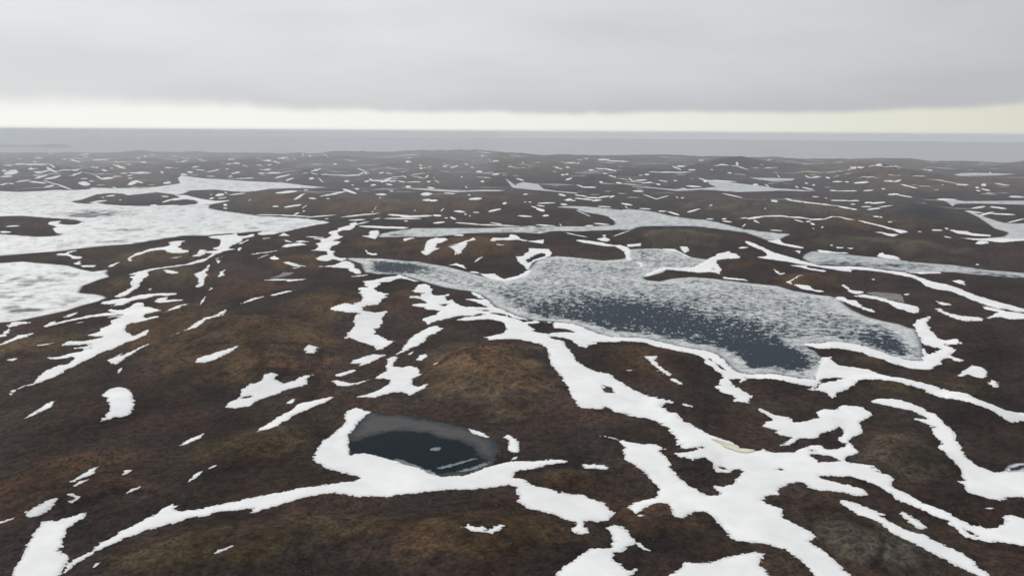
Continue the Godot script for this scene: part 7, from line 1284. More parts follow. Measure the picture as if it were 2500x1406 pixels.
	a.append([-2516, -5172, -2587, -5336, -2583, -5343, -2581, -5354, -2557, -5317, -2551, -5319, -2422, -5067, -2399, -5019, -2387, -4975, -2393, -4975, -2392, -4960, -2398, -4959, -2411, -4972, -2456, -5048])
	a.append([-397, -2235, -395, -2247, -392, -2255, -390, -2261, -386, -2263, -383, -2267, -378, -2266, -377, -2262, -380, -2251, -383, -2244, -385, -2236, -389, -2233, -392, -2232, -397, -2231])
	a.append([-2089, -3843, -2090, -3859, -2089, -3869, -2084, -3871, -2079, -3872, -2073, -3873, -2062, -3865, -2057, -3857, -2058, -3843, -2062, -3841, -2064, -3832, -2069, -3831, -2074, -3829, -2085, -3836])
	a.append([-724, -3878, -725, -3917, -723, -3929, -720, -3934, -717, -3937, -713, -3936, -703, -3917, -701, -3905, -701, -3873, -702, -3856, -705, -3849, -708, -3844, -711, -3841, -721, -3863])
	a.append([298, -3712, 304, -3711, 308, -3704, 311, -3694, 315, -3686, 318, -3668, 321, -3632, 319, -3615, 313, -3611, 309, -3618, 307, -3638, 304, -3659, 301, -3672, 297, -3702])
	a.append([-3354, -7264, -3369, -7317, -3374, -7336, -3376, -7348, -3356, -7313, -3345, -7298, -3271, -7155, -3239, -7084, -3208, -6997, -3209, -6991, -3199, -6961, -3232, -7024, -3256, -7069, -3327, -7203])
	a.append([486, -5132, 499, -5180, 504, -5184, 511, -5197, 515, -5186, 521, -5192, 526, -5161, 524, -5140, 512, -5097, 506, -5095, 498, -5063, 493, -5070, 488, -5069, 484, -5113])
	a.append([826, -2222, 832, -2228, 835, -2231, 837, -2230, 840, -2230, 841, -2227, 842, -2221, 841, -2217, 835, -2211, 832, -2210, 830, -2211, 828, -2210, 826, -2211, 825, -2218])
	a.append([40, -3156, 45, -3166, 49, -3170, 52, -3172, 55, -3169, 58, -3166, 63, -3156, 63, -3147, 58, -3133, 54, -3130, 51, -3123, 48, -3130, 45, -3136, 40, -3146])
	a.append([610, -2302, 617, -2315, 620, -2317, 623, -2318, 624, -2315, 626, -2312, 627, -2303, 625, -2295, 619, -2288, 615, -2282, 612, -2279, 611, -2284, 609, -2286, 608, -2295])
	a.append([1326, -3735, 1332, -3739, 1333, -3735, 1334, -3731, 1336, -3730, 1328, -3702, 1313, -3646, 1304, -3620, 1298, -3616, 1294, -3611, 1297, -3627, 1305, -3654, 1307, -3666, 1320, -3717])
	a.append([1542, -4652, 1542, -4640, 1540, -4627, 1538, -4616, 1534, -4597, 1528, -4572, 1500, -4473, 1488, -4438, 1494, -4469, 1496, -4482, 1506, -4518, 1514, -4549, 1521, -4577, 1537, -4637])
	a.append([-1395, -4366, -1395, -4388, -1391, -4391, -1388, -4397, -1383, -4398, -1374, -4387, -1363, -4373, -1358, -4359, -1361, -4343, -1363, -4334, -1366, -4329, -1374, -4336, -1377, -4332, -1391, -4353])
	a.append([-1054, -4139, -1045, -4139, -1038, -4136, -1031, -4133, -1024, -4132, -1017, -4129, -1006, -4118, -1004, -4111, -1009, -4098, -1016, -4097, -1023, -4101, -1030, -4104, -1039, -4114, -1052, -4131])
	a.append([-379, -3839, -373, -3833, -368, -3826, -363, -3808, -358, -3795, -353, -3780, -344, -3742, -343, -3733, -349, -3740, -354, -3751, -359, -3767, -364, -3778, -370, -3799, -378, -3831])
	a.append([1967, -4332, 1994, -4377, 2002, -4383, 2013, -4395, 2013, -4383, 2018, -4384, 2005, -4339, 1991, -4309, 1963, -4264, 1960, -4268, 1953, -4264, 1945, -4257, 1944, -4266, 1956, -4308])
	a.append([-1620, -5037, -1617, -5058, -1612, -5063, -1607, -5067, -1604, -5078, -1597, -5078, -1585, -5065, -1581, -5053, -1582, -5027, -1585, -5017, -1592, -5020, -1599, -5019, -1604, -5015, -1616, -5027])
	a.append([1653, -4510, 1656, -4501, 1656, -4487, 1652, -4464, 1651, -4447, 1645, -4418, 1634, -4372, 1629, -4359, 1629, -4376, 1627, -4382, 1633, -4412, 1632, -4421, 1638, -4449, 1649, -4500])
	a.append([128, -2155, 130, -2154, 131, -2149, 132, -2142, 132, -2134, 132, -2122, 133, -2099, 133, -2091, 131, -2098, 130, -2100, 129, -2103, 129, -2113, 128, -2119, 128, -2146])
	a.append([-660, -2464, -661, -2484, -662, -2498, -662, -2510, -662, -2523, -661, -2534, -659, -2543, -658, -2540, -657, -2519, -657, -2505, -658, -2494, -658, -2481, -659, -2473, -660, -2461])
	a.append([1155, -2103, 1161, -2110, 1162, -2109, 1164, -2109, 1162, -2102, 1160, -2096, 1156, -2083, 1152, -2077, 1148, -2074, 1146, -2074, 1144, -2073, 1147, -2080, 1146, -2082, 1151, -2096])
	a.append([-160, -3934, -156, -3966, -153, -3963, -151, -3969, -149, -3976, -146, -3969, -139, -3939, -139, -3920, -143, -3890, -144, -3866, -148, -3886, -150, -3884, -153, -3879, -159, -3917])
	a.append([1031, -2165, 1039, -2176, 1043, -2179, 1045, -2179, 1049, -2183, 1049, -2180, 1047, -2170, 1044, -2162, 1037, -2153, 1033, -2149, 1032, -2151, 1029, -2150, 1028, -2153, 1029, -2160])
	a.append([2107, -3622, 2123, -3642, 2126, -3643, 2128, -3641, 2129, -3639, 2129, -3633, 2119, -3609, 2112, -3595, 2099, -3581, 2092, -3575, 2092, -3579, 2088, -3577, 2087, -3579, 2100, -3610])
	a.append([-2276, -3586, -2279, -3599, -2272, -3595, -2271, -3599, -2265, -3596, -2256, -3588, -2239, -3569, -2232, -3558, -2230, -3546, -2232, -3543, -2237, -3545, -2247, -3554, -2254, -3558, -2270, -3576])
	a.append([-1962, -4051, -1977, -4096, -1985, -4122, -1977, -4114, -1976, -4121, -1971, -4120, -1952, -4094, -1939, -4066, -1928, -4030, -1927, -4018, -1927, -4008, -1925, -3995, -1932, -4000, -1952, -4029])
	a.append([1184, -3136, 1194, -3147, 1199, -3150, 1202, -3145, 1205, -3141, 1207, -3135, 1208, -3120, 1204, -3111, 1196, -3105, 1190, -3101, 1186, -3102, 1183, -3105, 1180, -3111, 1181, -3128])
	a.append([-1621, -4215, -1616, -4226, -1610, -4228, -1600, -4223, -1593, -4223, -1581, -4211, -1567, -4195, -1564, -4188, -1569, -4179, -1573, -4170, -1585, -4182, -1591, -4179, -1602, -4188, -1617, -4205])
	a.append([279, -4607, 287, -4637, 289, -4639, 293, -4649, 294, -4633, 296, -4622, 299, -4580, 297, -4548, 290, -4520, 287, -4518, 284, -4508, 282, -4523, 280, -4536, 278, -4586])
	a.append([-1891, -7955, -1834, -7772, -1790, -7631, -1745, -7484, -1548, -6678, -1502, -6523, -1460, -6386, -1456, -6368, -1483, -6438, -1516, -6541, -1560, -6689, -1756, -7482, -1806, -7649, -1882, -7916])
	a.append([-2320, -4600, -2328, -4631, -2310, -4608, -2299, -4597, -2292, -4595, -2276, -4574, -2253, -4543, -2247, -4531, -2249, -4520, -2255, -4519, -2264, -4527, -2273, -4533, -2281, -4537, -2308, -4576])
	a.append([-1095, -4158, -1090, -4163, -1085, -4161, -1080, -4162, -1073, -4156, -1068, -4152, -1057, -4136, -1055, -4128, -1058, -4113, -1062, -4111, -1068, -4114, -1074, -4122, -1080, -4124, -1093, -4148])
	a.append([2026, -3474, 2041, -3492, 2047, -3496, 2047, -3492, 2054, -3499, 2054, -3493, 2044, -3469, 2037, -3456, 2020, -3435, 2014, -3430, 2015, -3436, 2015, -3442, 2013, -3443, 2018, -3460])
	a.append([357, -5385, 365, -5409, 369, -5399, 374, -5405, 377, -5383, 379, -5355, 382, -5304, 381, -5282, 373, -5268, 369, -5269, 363, -5254, 361, -5280, 358, -5294, 355, -5356])
	a.append([-2038, -7400, -1998, -7283, -1956, -7152, -1790, -6566, -1740, -6401, -1696, -6258, -1643, -6090, -1633, -6053, -1663, -6137, -1683, -6193, -1719, -6305, -1755, -6416, -1917, -6989, -2023, -7345])
	a.append([218, -1909, 222, -1919, 223, -1922, 225, -1925, 227, -1924, 228, -1922, 230, -1918, 230, -1913, 226, -1904, 224, -1903, 222, -1898, 221, -1899, 219, -1899, 217, -1904])
	a.append([-159, -6435, -150, -6491, -143, -6507, -136, -6516, -129, -6510, -122, -6501, -111, -6454, -111, -6421, -119, -6362, -126, -6359, -133, -6340, -140, -6346, -147, -6355, -158, -6405])
	a.append([-569, -4071, -562, -4057, -556, -4046, -549, -4026, -542, -4003, -536, -3989, -525, -3950, -524, -3942, -531, -3947, -537, -3964, -543, -3977, -549, -3996, -557, -4023, -568, -4061])
	a.append([-3579, -5956, -3580, -5970, -3568, -5957, -3563, -5956, -3542, -5927, -3504, -5871, -3447, -5787, -3429, -5756, -3433, -5750, -3421, -5724, -3440, -5749, -3472, -5794, -3494, -5825, -3559, -5922])
	a.append([-2869, -6909, -2850, -6900, -2823, -6865, -2781, -6793, -2743, -6733, -2700, -6657, -2631, -6520, -2617, -6487, -2641, -6510, -2680, -6577, -2727, -6662, -2752, -6692, -2801, -6781, -2858, -6883])
	a.append([-215, -3590, -213, -3606, -212, -3606, -210, -3599, -209, -3594, -207, -3575, -200, -3515, -199, -3490, -202, -3485, -202, -3480, -204, -3486, -206, -3499, -207, -3510, -214, -3566])
	a.append([-869, -3297, -872, -3325, -872, -3336, -870, -3342, -866, -3338, -865, -3346, -856, -3328, -853, -3314, -849, -3281, -849, -3273, -850, -3263, -849, -3248, -852, -3250, -864, -3277])
	a.append([750, -4536, 761, -4565, 765, -4565, 768, -4560, 772, -4558, 775, -4554, 777, -4526, 774, -4511, 763, -4483, 760, -4483, 756, -4482, 751, -4480, 749, -4489, 748, -4520])
	a.append([1703, -4338, 1713, -4351, 1712, -4337, 1711, -4326, 1712, -4319, 1706, -4292, 1695, -4251, 1690, -4239, 1683, -4235, 1682, -4241, 1681, -4249, 1682, -4261, 1684, -4274, 1696, -4320])
	a.append([-929, -2535, -929, -2545, -927, -2544, -926, -2546, -922, -2542, -918, -2536, -910, -2520, -907, -2512, -906, -2502, -909, -2505, -911, -2505, -913, -2506, -917, -2512, -925, -2526])
	a.append([-740, -4411, -742, -4461, -741, -4483, -739, -4498, -737, -4509, -734, -4523, -725, -4504, -721, -4481, -720, -4436, -722, -4418, -723, -4397, -726, -4389, -729, -4381, -738, -4394])
	a.append([1630, -3515, 1640, -3527, 1643, -3527, 1646, -3527, 1645, -3520, 1648, -3520, 1642, -3499, 1638, -3489, 1626, -3473, 1626, -3478, 1624, -3480, 1623, -3484, 1620, -3482, 1626, -3504])
	a.append([-702, -4390, -693, -4395, -682, -4378, -672, -4365, -660, -4342, -648, -4319, -631, -4269, -630, -4257, -641, -4270, -651, -4286, -663, -4307, -674, -4325, -684, -4339, -700, -4379])
	a.append([-303, -2198, -301, -2207, -300, -2210, -298, -2210, -296, -2209, -295, -2208, -291, -2199, -290, -2194, -291, -2184, -293, -2182, -295, -2184, -296, -2182, -298, -2184, -302, -2193])
	a.append([-2978, -5981, -2955, -5948, -2937, -5919, -2908, -5870, -2889, -5838, -2857, -5781, -2790, -5657, -2771, -5618, -2800, -5665, -2827, -5711, -2863, -5776, -2884, -5811, -2916, -5867, -2965, -5954])
	a.append([212, -2878, 218, -2899, 221, -2904, 224, -2903, 228, -2910, 230, -2904, 234, -2897, 233, -2889, 228, -2874, 224, -2866, 221, -2864, 218, -2862, 215, -2858, 212, -2871])
	a.append([520, -4626, 530, -4649, 536, -4662, 539, -4652, 543, -4640, 547, -4637, 548, -4591, 546, -4569, 536, -4539, 532, -4546, 526, -4535, 522, -4544, 519, -4558, 518, -4603])
	a.append([-1702, -5022, -1693, -5017, -1684, -5009, -1673, -4991, -1662, -4976, -1652, -4962, -1635, -4933, -1632, -4925, -1641, -4929, -1650, -4939, -1660, -4953, -1670, -4966, -1682, -4983, -1699, -5013])
	a.append([2681, -5465, 2710, -5507, 2718, -5512, 2724, -5512, 2733, -5517, 2734, -5506, 2716, -5453, 2695, -5411, 2642, -5320, 2159, -4357, 2157, -4363, 2157, -4372, 2165, -4399, 2665, -5432])
	a.append([-2001, -3752, -2004, -3768, -2002, -3772, -2000, -3777, -1993, -3770, -1989, -3772, -1975, -3755, -1969, -3744, -1964, -3723, -1970, -3727, -1972, -3723, -1975, -3721, -1982, -3726, -1995, -3741])
	a.append([-2276, -4414, -2279, -4433, -2273, -4431, -2269, -4433, -2265, -4434, -2258, -4430, -2239, -4406, -2233, -4394, -2231, -4377, -2234, -4372, -2243, -4381, -2248, -4381, -2254, -4385, -2269, -4401])
	a.append([1511, -6522, 1529, -6559, 1543, -6584, 1550, -6584, 1555, -6573, 1556, -6543, 1552, -6486, 1545, -6454, 1525, -6410, 1518, -6414, 1509, -6405, 1506, -6424, 1503, -6445, 1502, -6485])
	a.append([304, -4644, 313, -4686, 315, -4684, 320, -4703, 323, -4702, 325, -4696, 328, -4657, 327, -4632, 319, -4596, 314, -4575, 311, -4568, 309, -4586, 306, -4588, 303, -4622])
	a.append([1470, -3449, 1483, -3468, 1489, -3475, 1493, -3478, 1496, -3478, 1498, -3478, 1495, -3459, 1490, -3448, 1477, -3427, 1471, -3419, 1467, -3417, 1466, -3421, 1465, -3427, 1466, -3437])
	a.append([-867, -4634, -860, -4624, -852, -4602, -846, -4587, -830, -4514, -822, -4487, -800, -4395, -796, -4373, -799, -4365, -808, -4394, -811, -4395, -822, -4436, -831, -4469, -860, -4595])
	a.append([-3714, -6910, -3753, -7002, -3770, -7047, -3758, -7038, -3715, -6971, -3686, -6929, -3609, -6801, -3582, -6749, -3562, -6694, -3555, -6668, -3559, -6663, -3584, -6698, -3603, -6721, -3678, -6843])
	a.append([1459, -3974, 1477, -4011, 1480, -4013, 1485, -4023, 1479, -4000, 1480, -3997, 1471, -3962, 1464, -3940, 1448, -3910, 1447, -3914, 1440, -3898, 1439, -3901, 1443, -3918, 1452, -3955])
	a.append([-531, -5004, -530, -5046, -528, -5056, -527, -5072, -525, -5082, -522, -5086, -517, -5090, -515, -5074, -517, -5040, -519, -5023, -520, -5007, -522, -5004, -524, -4992, -529, -4990])
	a.append([1194, -2801, 1204, -2814, 1208, -2817, 1214, -2823, 1216, -2821, 1218, -2819, 1217, -2807, 1214, -2800, 1202, -2780, 1197, -2777, 1191, -2770, 1192, -2780, 1189, -2779, 1190, -2792])
	a.append([-278, -5238, -273, -5267, -270, -5276, -267, -5284, -262, -5278, -259, -5281, -251, -5260, -251, -5248, -256, -5216, -259, -5210, -262, -5200, -266, -5201, -270, -5208, -277, -5222])
	a.append([-1964, -7708, -1987, -7829, -1983, -7820, -1971, -7785, -1975, -7808, -1947, -7708, -1894, -7521, -1873, -7438, -1859, -7356, -1858, -7344, -1875, -7401, -1866, -7358, -1880, -7405, -1943, -7625])
	a.append([1088, -2339, 1097, -2353, 1099, -2356, 1102, -2360, 1102, -2358, 1101, -2353, 1100, -2345, 1097, -2338, 1088, -2324, 1079, -2307, 1077, -2306, 1080, -2313, 1076, -2308, 1083, -2328])
	a.append([2120, -4505, 2153, -4565, 2160, -4574, 2164, -4579, 2160, -4566, 2164, -4570, 2138, -4505, 2124, -4475, 2087, -4406, 2094, -4425, 2079, -4399, 2081, -4406, 2085, -4419, 2103, -4467])
	a.append([-1725, -3419, -1723, -3425, -1718, -3419, -1716, -3419, -1707, -3407, -1701, -3400, -1680, -3366, -1674, -3352, -1673, -3343, -1679, -3350, -1684, -3356, -1694, -3370, -1703, -3383, -1720, -3409])
	a.append([-623, -4000, -621, -4013, -619, -4016, -615, -4003, -612, -3997, -608, -3992, -600, -3962, -598, -3950, -601, -3940, -603, -3939, -606, -3943, -609, -3948, -612, -3953, -621, -3987])
	a.append([-197, -2286, -195, -2296, -194, -2296, -193, -2297, -191, -2296, -189, -2290, -186, -2280, -186, -2273, -188, -2268, -189, -2264, -190, -2265, -192, -2267, -193, -2268, -197, -2280])
	a.append([-147, -2387, -145, -2396, -144, -2396, -143, -2394, -142, -2393, -141, -2391, -138, -2377, -137, -2369, -139, -2360, -140, -2362, -141, -2365, -142, -2364, -143, -2366, -146, -2381])
	a.append([823, -2099, 831, -2116, 833, -2119, 837, -2125, 838, -2125, 839, -2125, 839, -2122, 837, -2114, 828, -2098, 827, -2096, 823, -2089, 823, -2092, 820, -2087, 820, -2092])
	a.append([-645, -2428, -646, -2440, -645, -2439, -645, -2441, -644, -2442, -642, -2437, -637, -2430, -636, -2423, -637, -2417, -635, -2409, -636, -2409, -638, -2411, -639, -2412, -644, -2422])
	a.append([-2110, -8016, -2104, -8015, -2092, -7979, -2095, -8000, -2080, -7952, -2049, -7838, -1976, -7582, -1954, -7495, -1972, -7544, -1964, -7503, -1968, -7511, -2003, -7636, -2022, -7699, -2094, -7953])
	a.append([-1834, -3793, -1837, -3810, -1835, -3812, -1831, -3812, -1825, -3807, -1820, -3802, -1808, -3789, -1804, -3780, -1803, -3767, -1807, -3767, -1809, -3766, -1812, -3764, -1816, -3764, -1829, -3783])
	a.append([-1745, -4849, -1742, -4856, -1740, -4858, -1734, -4850, -1724, -4831, -1716, -4817, -1686, -4746, -1663, -4682, -1663, -4668, -1676, -4695, -1691, -4729, -1703, -4754, -1716, -4781, -1740, -4835])
	a.append([-1162, -3194, -1157, -3188, -1151, -3179, -1145, -3168, -1135, -3148, -1127, -3131, -1111, -3094, -1107, -3084, -1113, -3090, -1120, -3105, -1124, -3109, -1131, -3123, -1143, -3149, -1159, -3185])
	a.append([-287, -7095, -282, -7149, -281, -7185, -278, -7205, -275, -7196, -271, -7170, -262, -7119, -260, -7080, -265, -7011, -267, -6993, -270, -6978, -273, -6980, -278, -7026, -286, -7056])
	a.append([3126, -5238, 3143, -5258, 3137, -5245, 3141, -5248, 3116, -5203, 3099, -5171, 3044, -5072, 3023, -5035, 3017, -5033, 3014, -5031, 3017, -5039, 3027, -5059, 3051, -5103, 3106, -5204])
	a.append([-339, -5524, -332, -5534, -327, -5532, -320, -5509, -315, -5508, -308, -5481, -299, -5445, -298, -5430, -305, -5427, -310, -5430, -316, -5445, -322, -5452, -328, -5468, -337, -5502])
	a.append([381, -2684, 383, -2680, 384, -2681, 384, -2673, 383, -2657, 383, -2647, 381, -2619, 380, -2610, 378, -2616, 378, -2621, 377, -2626, 377, -2629, 378, -2647, 380, -2675])
	a.append([640, -3109, 641, -3105, 642, -3102, 641, -3090, 639, -3073, 638, -3061, 633, -3022, 630, -3009, 628, -3013, 629, -3023, 629, -3031, 630, -3040, 633, -3061, 637, -3095])
	a.append([-1490, -4177, -1496, -4207, -1496, -4213, -1492, -4209, -1491, -4212, -1491, -4217, -1480, -4198, -1476, -4187, -1470, -4158, -1472, -4156, -1473, -4152, -1471, -4142, -1475, -4148, -1485, -4164])
	a.append([-2889, -8168, -2851, -8076, -2802, -7948, -2761, -7844, -2701, -7682, -2655, -7562, -2428, -6930, -2377, -6782, -2462, -7012, -2613, -7431, -2667, -7573, -2713, -7696, -2771, -7849, -2870, -8114])
	a.append([1444, -3835, 1457, -3858, 1463, -3869, 1460, -3857, 1463, -3859, 1463, -3854, 1453, -3815, 1446, -3798, 1434, -3775, 1432, -3775, 1431, -3777, 1426, -3770, 1429, -3783, 1437, -3816])
	a.append([55, -2791, 59, -2808, 60, -2816, 62, -2817, 63, -2822, 65, -2819, 67, -2802, 67, -2790, 64, -2772, 62, -2761, 61, -2769, 59, -2765, 58, -2769, 55, -2780])
	a.append([-433, -3944, -431, -3967, -430, -3977, -429, -3992, -427, -3996, -425, -4002, -421, -3999, -420, -3990, -421, -3959, -423, -3954, -424, -3940, -426, -3944, -428, -3937, -432, -3934])
	a.append([-4023, -6491, -4064, -6571, -4066, -6581, -4067, -6589, -4045, -6560, -4034, -6549, -3984, -6479, -3957, -6434, -3937, -6390, -3937, -6383, -3922, -6352, -3931, -6361, -3938, -6366, -3989, -6438])
	a.append([1041, -2020, 1045, -2023, 1047, -2023, 1049, -2024, 1050, -2024, 1051, -2021, 1051, -2016, 1049, -2013, 1046, -2011, 1042, -2008, 1042, -2010, 1041, -2012, 1039, -2012, 1039, -2017])
	a.append([-634, -2696, -635, -2712, -634, -2714, -633, -2720, -632, -2724, -629, -2720, -625, -2716, -623, -2708, -624, -2697, -623, -2686, -625, -2684, -627, -2684, -628, -2683, -633, -2690])
	a.append([-585, -4967, -581, -4978, -578, -4986, -573, -4977, -570, -4977, -566, -4972, -557, -4946, -494, -4385, -493, -4331, -496, -4328, -501, -4349, -502, -4332, -511, -4379, -583, -4951])
	a.append([-507, -3274, -507, -3299, -506, -3304, -505, -3312, -504, -3316, -501, -3310, -496, -3299, -494, -3285, -495, -3264, -495, -3257, -496, -3246, -498, -3247, -500, -3248, -505, -3261])
	a.append([-3166, -7440, -3166, -7460, -3162, -7466, -3149, -7452, -3122, -7402, -3096, -7355, -3036, -7235, -3018, -7190, -3013, -7157, -3028, -7178, -3036, -7182, -3055, -7213, -3090, -7281, -3146, -7391])
	a.append([-1267, -5644, -1272, -5694, -1270, -5701, -1269, -5710, -1264, -5701, -1260, -5699, -1246, -5664, -1240, -5638, -1238, -5599, -1237, -5581, -1238, -5568, -1243, -5578, -1249, -5589, -1262, -5620])
	a.append([1652, -3960, 1657, -3961, 1658, -3953, 1659, -3949, 1660, -3941, 1660, -3934, 1656, -3913, 1653, -3905, 1647, -3903, 1648, -3912, 1646, -3918, 1646, -3924, 1645, -3931, 1649, -3953])
	a.append([1254, -4659, 1264, -4674, 1268, -4675, 1274, -4681, 1278, -4682, 1282, -4679, 1286, -4675, 1285, -4668, 1276, -4656, 1269, -4646, 1264, -4644, 1261, -4648, 1256, -4643, 1253, -4653])
	a.append([829, -4115, 837, -4133, 844, -4148, 847, -4147, 849, -4138, 852, -4134, 853, -4111, 849, -4095, 841, -4077, 837, -4075, 831, -4064, 829, -4073, 828, -4085, 825, -4099])
	a.append([699, -4419, 709, -4446, 715, -4459, 719, -4461, 723, -4461, 726, -4458, 729, -4444, 727, -4426, 716, -4395, 711, -4389, 706, -4381, 701, -4371, 699, -4383, 696, -4401])
	a.append([-2931, -6210, -2967, -6305, -3200, -6813, -3221, -6874, -3213, -6870, -3210, -6880, -3183, -6840, -2936, -6310, -2895, -6203, -2893, -6185, -2887, -6159, -2900, -6173, -2900, -6161, -2917, -6180])
	a.append([-480, -2840, -486, -2895, -486, -2903, -488, -2921, -487, -2926, -486, -2929, -480, -2904, -476, -2880, -469, -2824, -468, -2813, -469, -2807, -471, -2812, -471, -2805, -476, -2819])
	a.append([1388, -4978, 1408, -5032, 1415, -5048, 1412, -5030, 1415, -5032, 1414, -5020, 1400, -4952, 1390, -4917, 1381, -4904, 1379, -4903, 1377, -4903, 1374, -4901, 1373, -4906, 1379, -4943])
	a.append([-1567, -5084, -1565, -5099, -1562, -5106, -1557, -5107, -1552, -5108, -1548, -5111, -1537, -5096, -1535, -5089, -1535, -5067, -1541, -5069, -1544, -5064, -1550, -5065, -1556, -5068, -1565, -5076])
	a.append([-173, -3053, -174, -3112, -172, -3116, -171, -3119, -167, -3080, -164, -3052, -155, -2940, -153, -2895, -155, -2876, -156, -2881, -157, -2861, -159, -2879, -161, -2883, -169, -2978])
	a.append([489, -6131, 501, -6208, 507, -6236, 513, -6267, 518, -6273, 523, -6292, 528, -6286, 527, -6265, 515, -6198, 510, -6181, 503, -6138, 498, -6122, 493, -6099, 486, -6085])
	a.append([2828, -5506, 2853, -5542, 2856, -5538, 2865, -5545, 2870, -5544, 2876, -5547, 2865, -5512, 2855, -5493, 2826, -5449, 2825, -5457, 2820, -5457, 2815, -5456, 2808, -5452, 2819, -5488])
	a.append([642, -3030, 650, -3048, 653, -3054, 656, -3059, 659, -3059, 661, -3058, 662, -3050, 661, -3041, 654, -3026, 651, -3022, 647, -3014, 644, -3011, 642, -3011, 641, -3021])
	a.append([-909, -6889, -919, -7021, -916, -7037, -913, -7053, -898, -6977, -887, -6932, -853, -6726, -844, -6656, -838, -6553, -848, -6589, -851, -6574, -858, -6595, -870, -6649, -892, -6763])
	a.append([38, -2772, 41, -2790, 43, -2791, 45, -2795, 46, -2802, 48, -2797, 51, -2785, 50, -2776, 47, -2763, 46, -2752, 44, -2756, 42, -2756, 41, -2754, 38, -2764])
	a.append([651, -2613, 657, -2627, 658, -2629, 660, -2631, 662, -2635, 663, -2636, 664, -2629, 663, -2624, 657, -2609, 655, -2607, 654, -2606, 652, -2604, 650, -2601, 649, -2607])
	a.append([-274, -4192, -272, -4215, -270, -4218, -268, -4216, -266, -4206, -264, -4198, -258, -4172, -257, -4157, -260, -4148, -262, -4140, -264, -4139, -266, -4144, -267, -4143, -273, -4175])
	a.append([2131, -6719, 2164, -6797, 2187, -6852, 2190, -6842, 2198, -6847, 2202, -6842, 2194, -6790, 2179, -6743, 2151, -6681, 2134, -6648, 2123, -6630, 2106, -6595, 2103, -6603, 2115, -6669])
	a.append([-740, -3637, -741, -3658, -740, -3662, -741, -3673, -738, -3667, -736, -3666, -727, -3638, -724, -3623, -722, -3597, -724, -3596, -724, -3588, -727, -3598, -730, -3603, -737, -3622])
	a.append([-512, -4048, -507, -4030, -504, -4014, -500, -4001, -496, -3978, -492, -3960, -484, -3923, -484, -3916, -488, -3933, -492, -3946, -495, -3961, -500, -3984, -504, -4003, -511, -4040])
	a.append([-129, -2333, -128, -2352, -128, -2353, -127, -2355, -127, -2359, -126, -2355, -124, -2350, -124, -2344, -125, -2326, -125, -2322, -126, -2324, -126, -2322, -126, -2319, -128, -2325])
	a.append([-600, -5110, -596, -5119, -593, -5121, -591, -5121, -589, -5125, -585, -5116, -579, -5102, -578, -5093, -581, -5079, -582, -5070, -586, -5080, -589, -5080, -592, -5086, -598, -5100])
	a.append([-430, -2408, -430, -2419, -430, -2420, -429, -2418, -429, -2421, -428, -2417, -424, -2410, -423, -2404, -424, -2396, -424, -2391, -425, -2395, -425, -2394, -426, -2393, -429, -2402])
	a.append([-1515, -2914, -1515, -2921, -1513, -2921, -1510, -2919, -1504, -2911, -1499, -2906, -1489, -2893, -1486, -2887, -1488, -2884, -1489, -2883, -1492, -2883, -1496, -2887, -1499, -2890, -1511, -2907])
	a.append([-4403, -7588, -4436, -7661, -4461, -7714, -4458, -7718, -4446, -7707, -4439, -7705, -4403, -7656, -4372, -7601, -4338, -7528, -4339, -7520, -4323, -7484, -4330, -7486, -4342, -7496, -4375, -7541])
	a.append([-1387, -2789, -1394, -2809, -1396, -2816, -1397, -2819, -1397, -2822, -1395, -2820, -1390, -2815, -1386, -2805, -1380, -2789, -1377, -2780, -1377, -2778, -1377, -2776, -1376, -2772, -1383, -2781])
	a.append([665, -7446, 674, -7457, 678, -7447, 681, -7418, 684, -7387, 686, -7352, 651, -6905, 643, -6812, 631, -6763, 631, -6809, 630, -6853, 638, -6998, 660, -7301, 662, -7408])
	a.append([1568, -5063, 1579, -5087, 1584, -5095, 1586, -5096, 1589, -5096, 1590, -5092, 1591, -5081, 1587, -5068, 1576, -5048, 1572, -5040, 1569, -5039, 1566, -5036, 1565, -5041, 1565, -5054])
	a.append([-533, -2237, -533, -2245, -531, -2248, -530, -2250, -528, -2251, -526, -2251, -523, -2248, -522, -2245, -523, -2238, -524, -2235, -526, -2233, -527, -2231, -529, -2230, -533, -2234])
	a.append([796, -2087, 799, -2090, 800, -2091, 801, -2092, 800, -2088, 800, -2087, 797, -2075, 796, -2070, 792, -2066, 792, -2066, 790, -2063, 792, -2069, 792, -2072, 794, -2082])
	a.append([1201, -4853, 1206, -4857, 1207, -4851, 1210, -4853, 1211, -4846, 1212, -4840, 1211, -4820, 1210, -4814, 1204, -4808, 1203, -4810, 1201, -4816, 1201, -4825, 1199, -4827, 1200, -4847])
	a.append([72, -6384, 77, -6399, 79, -6386, 81, -6377, 83, -6345, 85, -6318, 88, -6213, 88, -6174, 83, -6171, 81, -6169, 79, -6191, 77, -6219, 75, -6244, 71, -6351])
	a.append([-308, -2467, -307, -2473, -307, -2477, -306, -2475, -305, -2476, -305, -2475, -301, -2466, -301, -2461, -302, -2453, -303, -2453, -303, -2453, -304, -2451, -305, -2455, -308, -2462])
	a.append([-899, -2686, -901, -2700, -902, -2709, -902, -2713, -902, -2719, -903, -2725, -900, -2724, -898, -2718, -895, -2701, -895, -2696, -895, -2690, -894, -2685, -896, -2685, -897, -2682])
	a.append([785, -2469, 789, -2474, 791, -2477, 791, -2475, 792, -2476, 793, -2476, 793, -2470, 792, -2467, 788, -2459, 787, -2460, 787, -2461, 785, -2457, 785, -2460, 784, -2465])
	a.append([-396, -3942, -393, -3941, -392, -3937, -390, -3934, -388, -3922, -386, -3918, -381, -3892, -381, -3884, -383, -3886, -385, -3892, -386, -3894, -388, -3901, -390, -3911, -395, -3935])
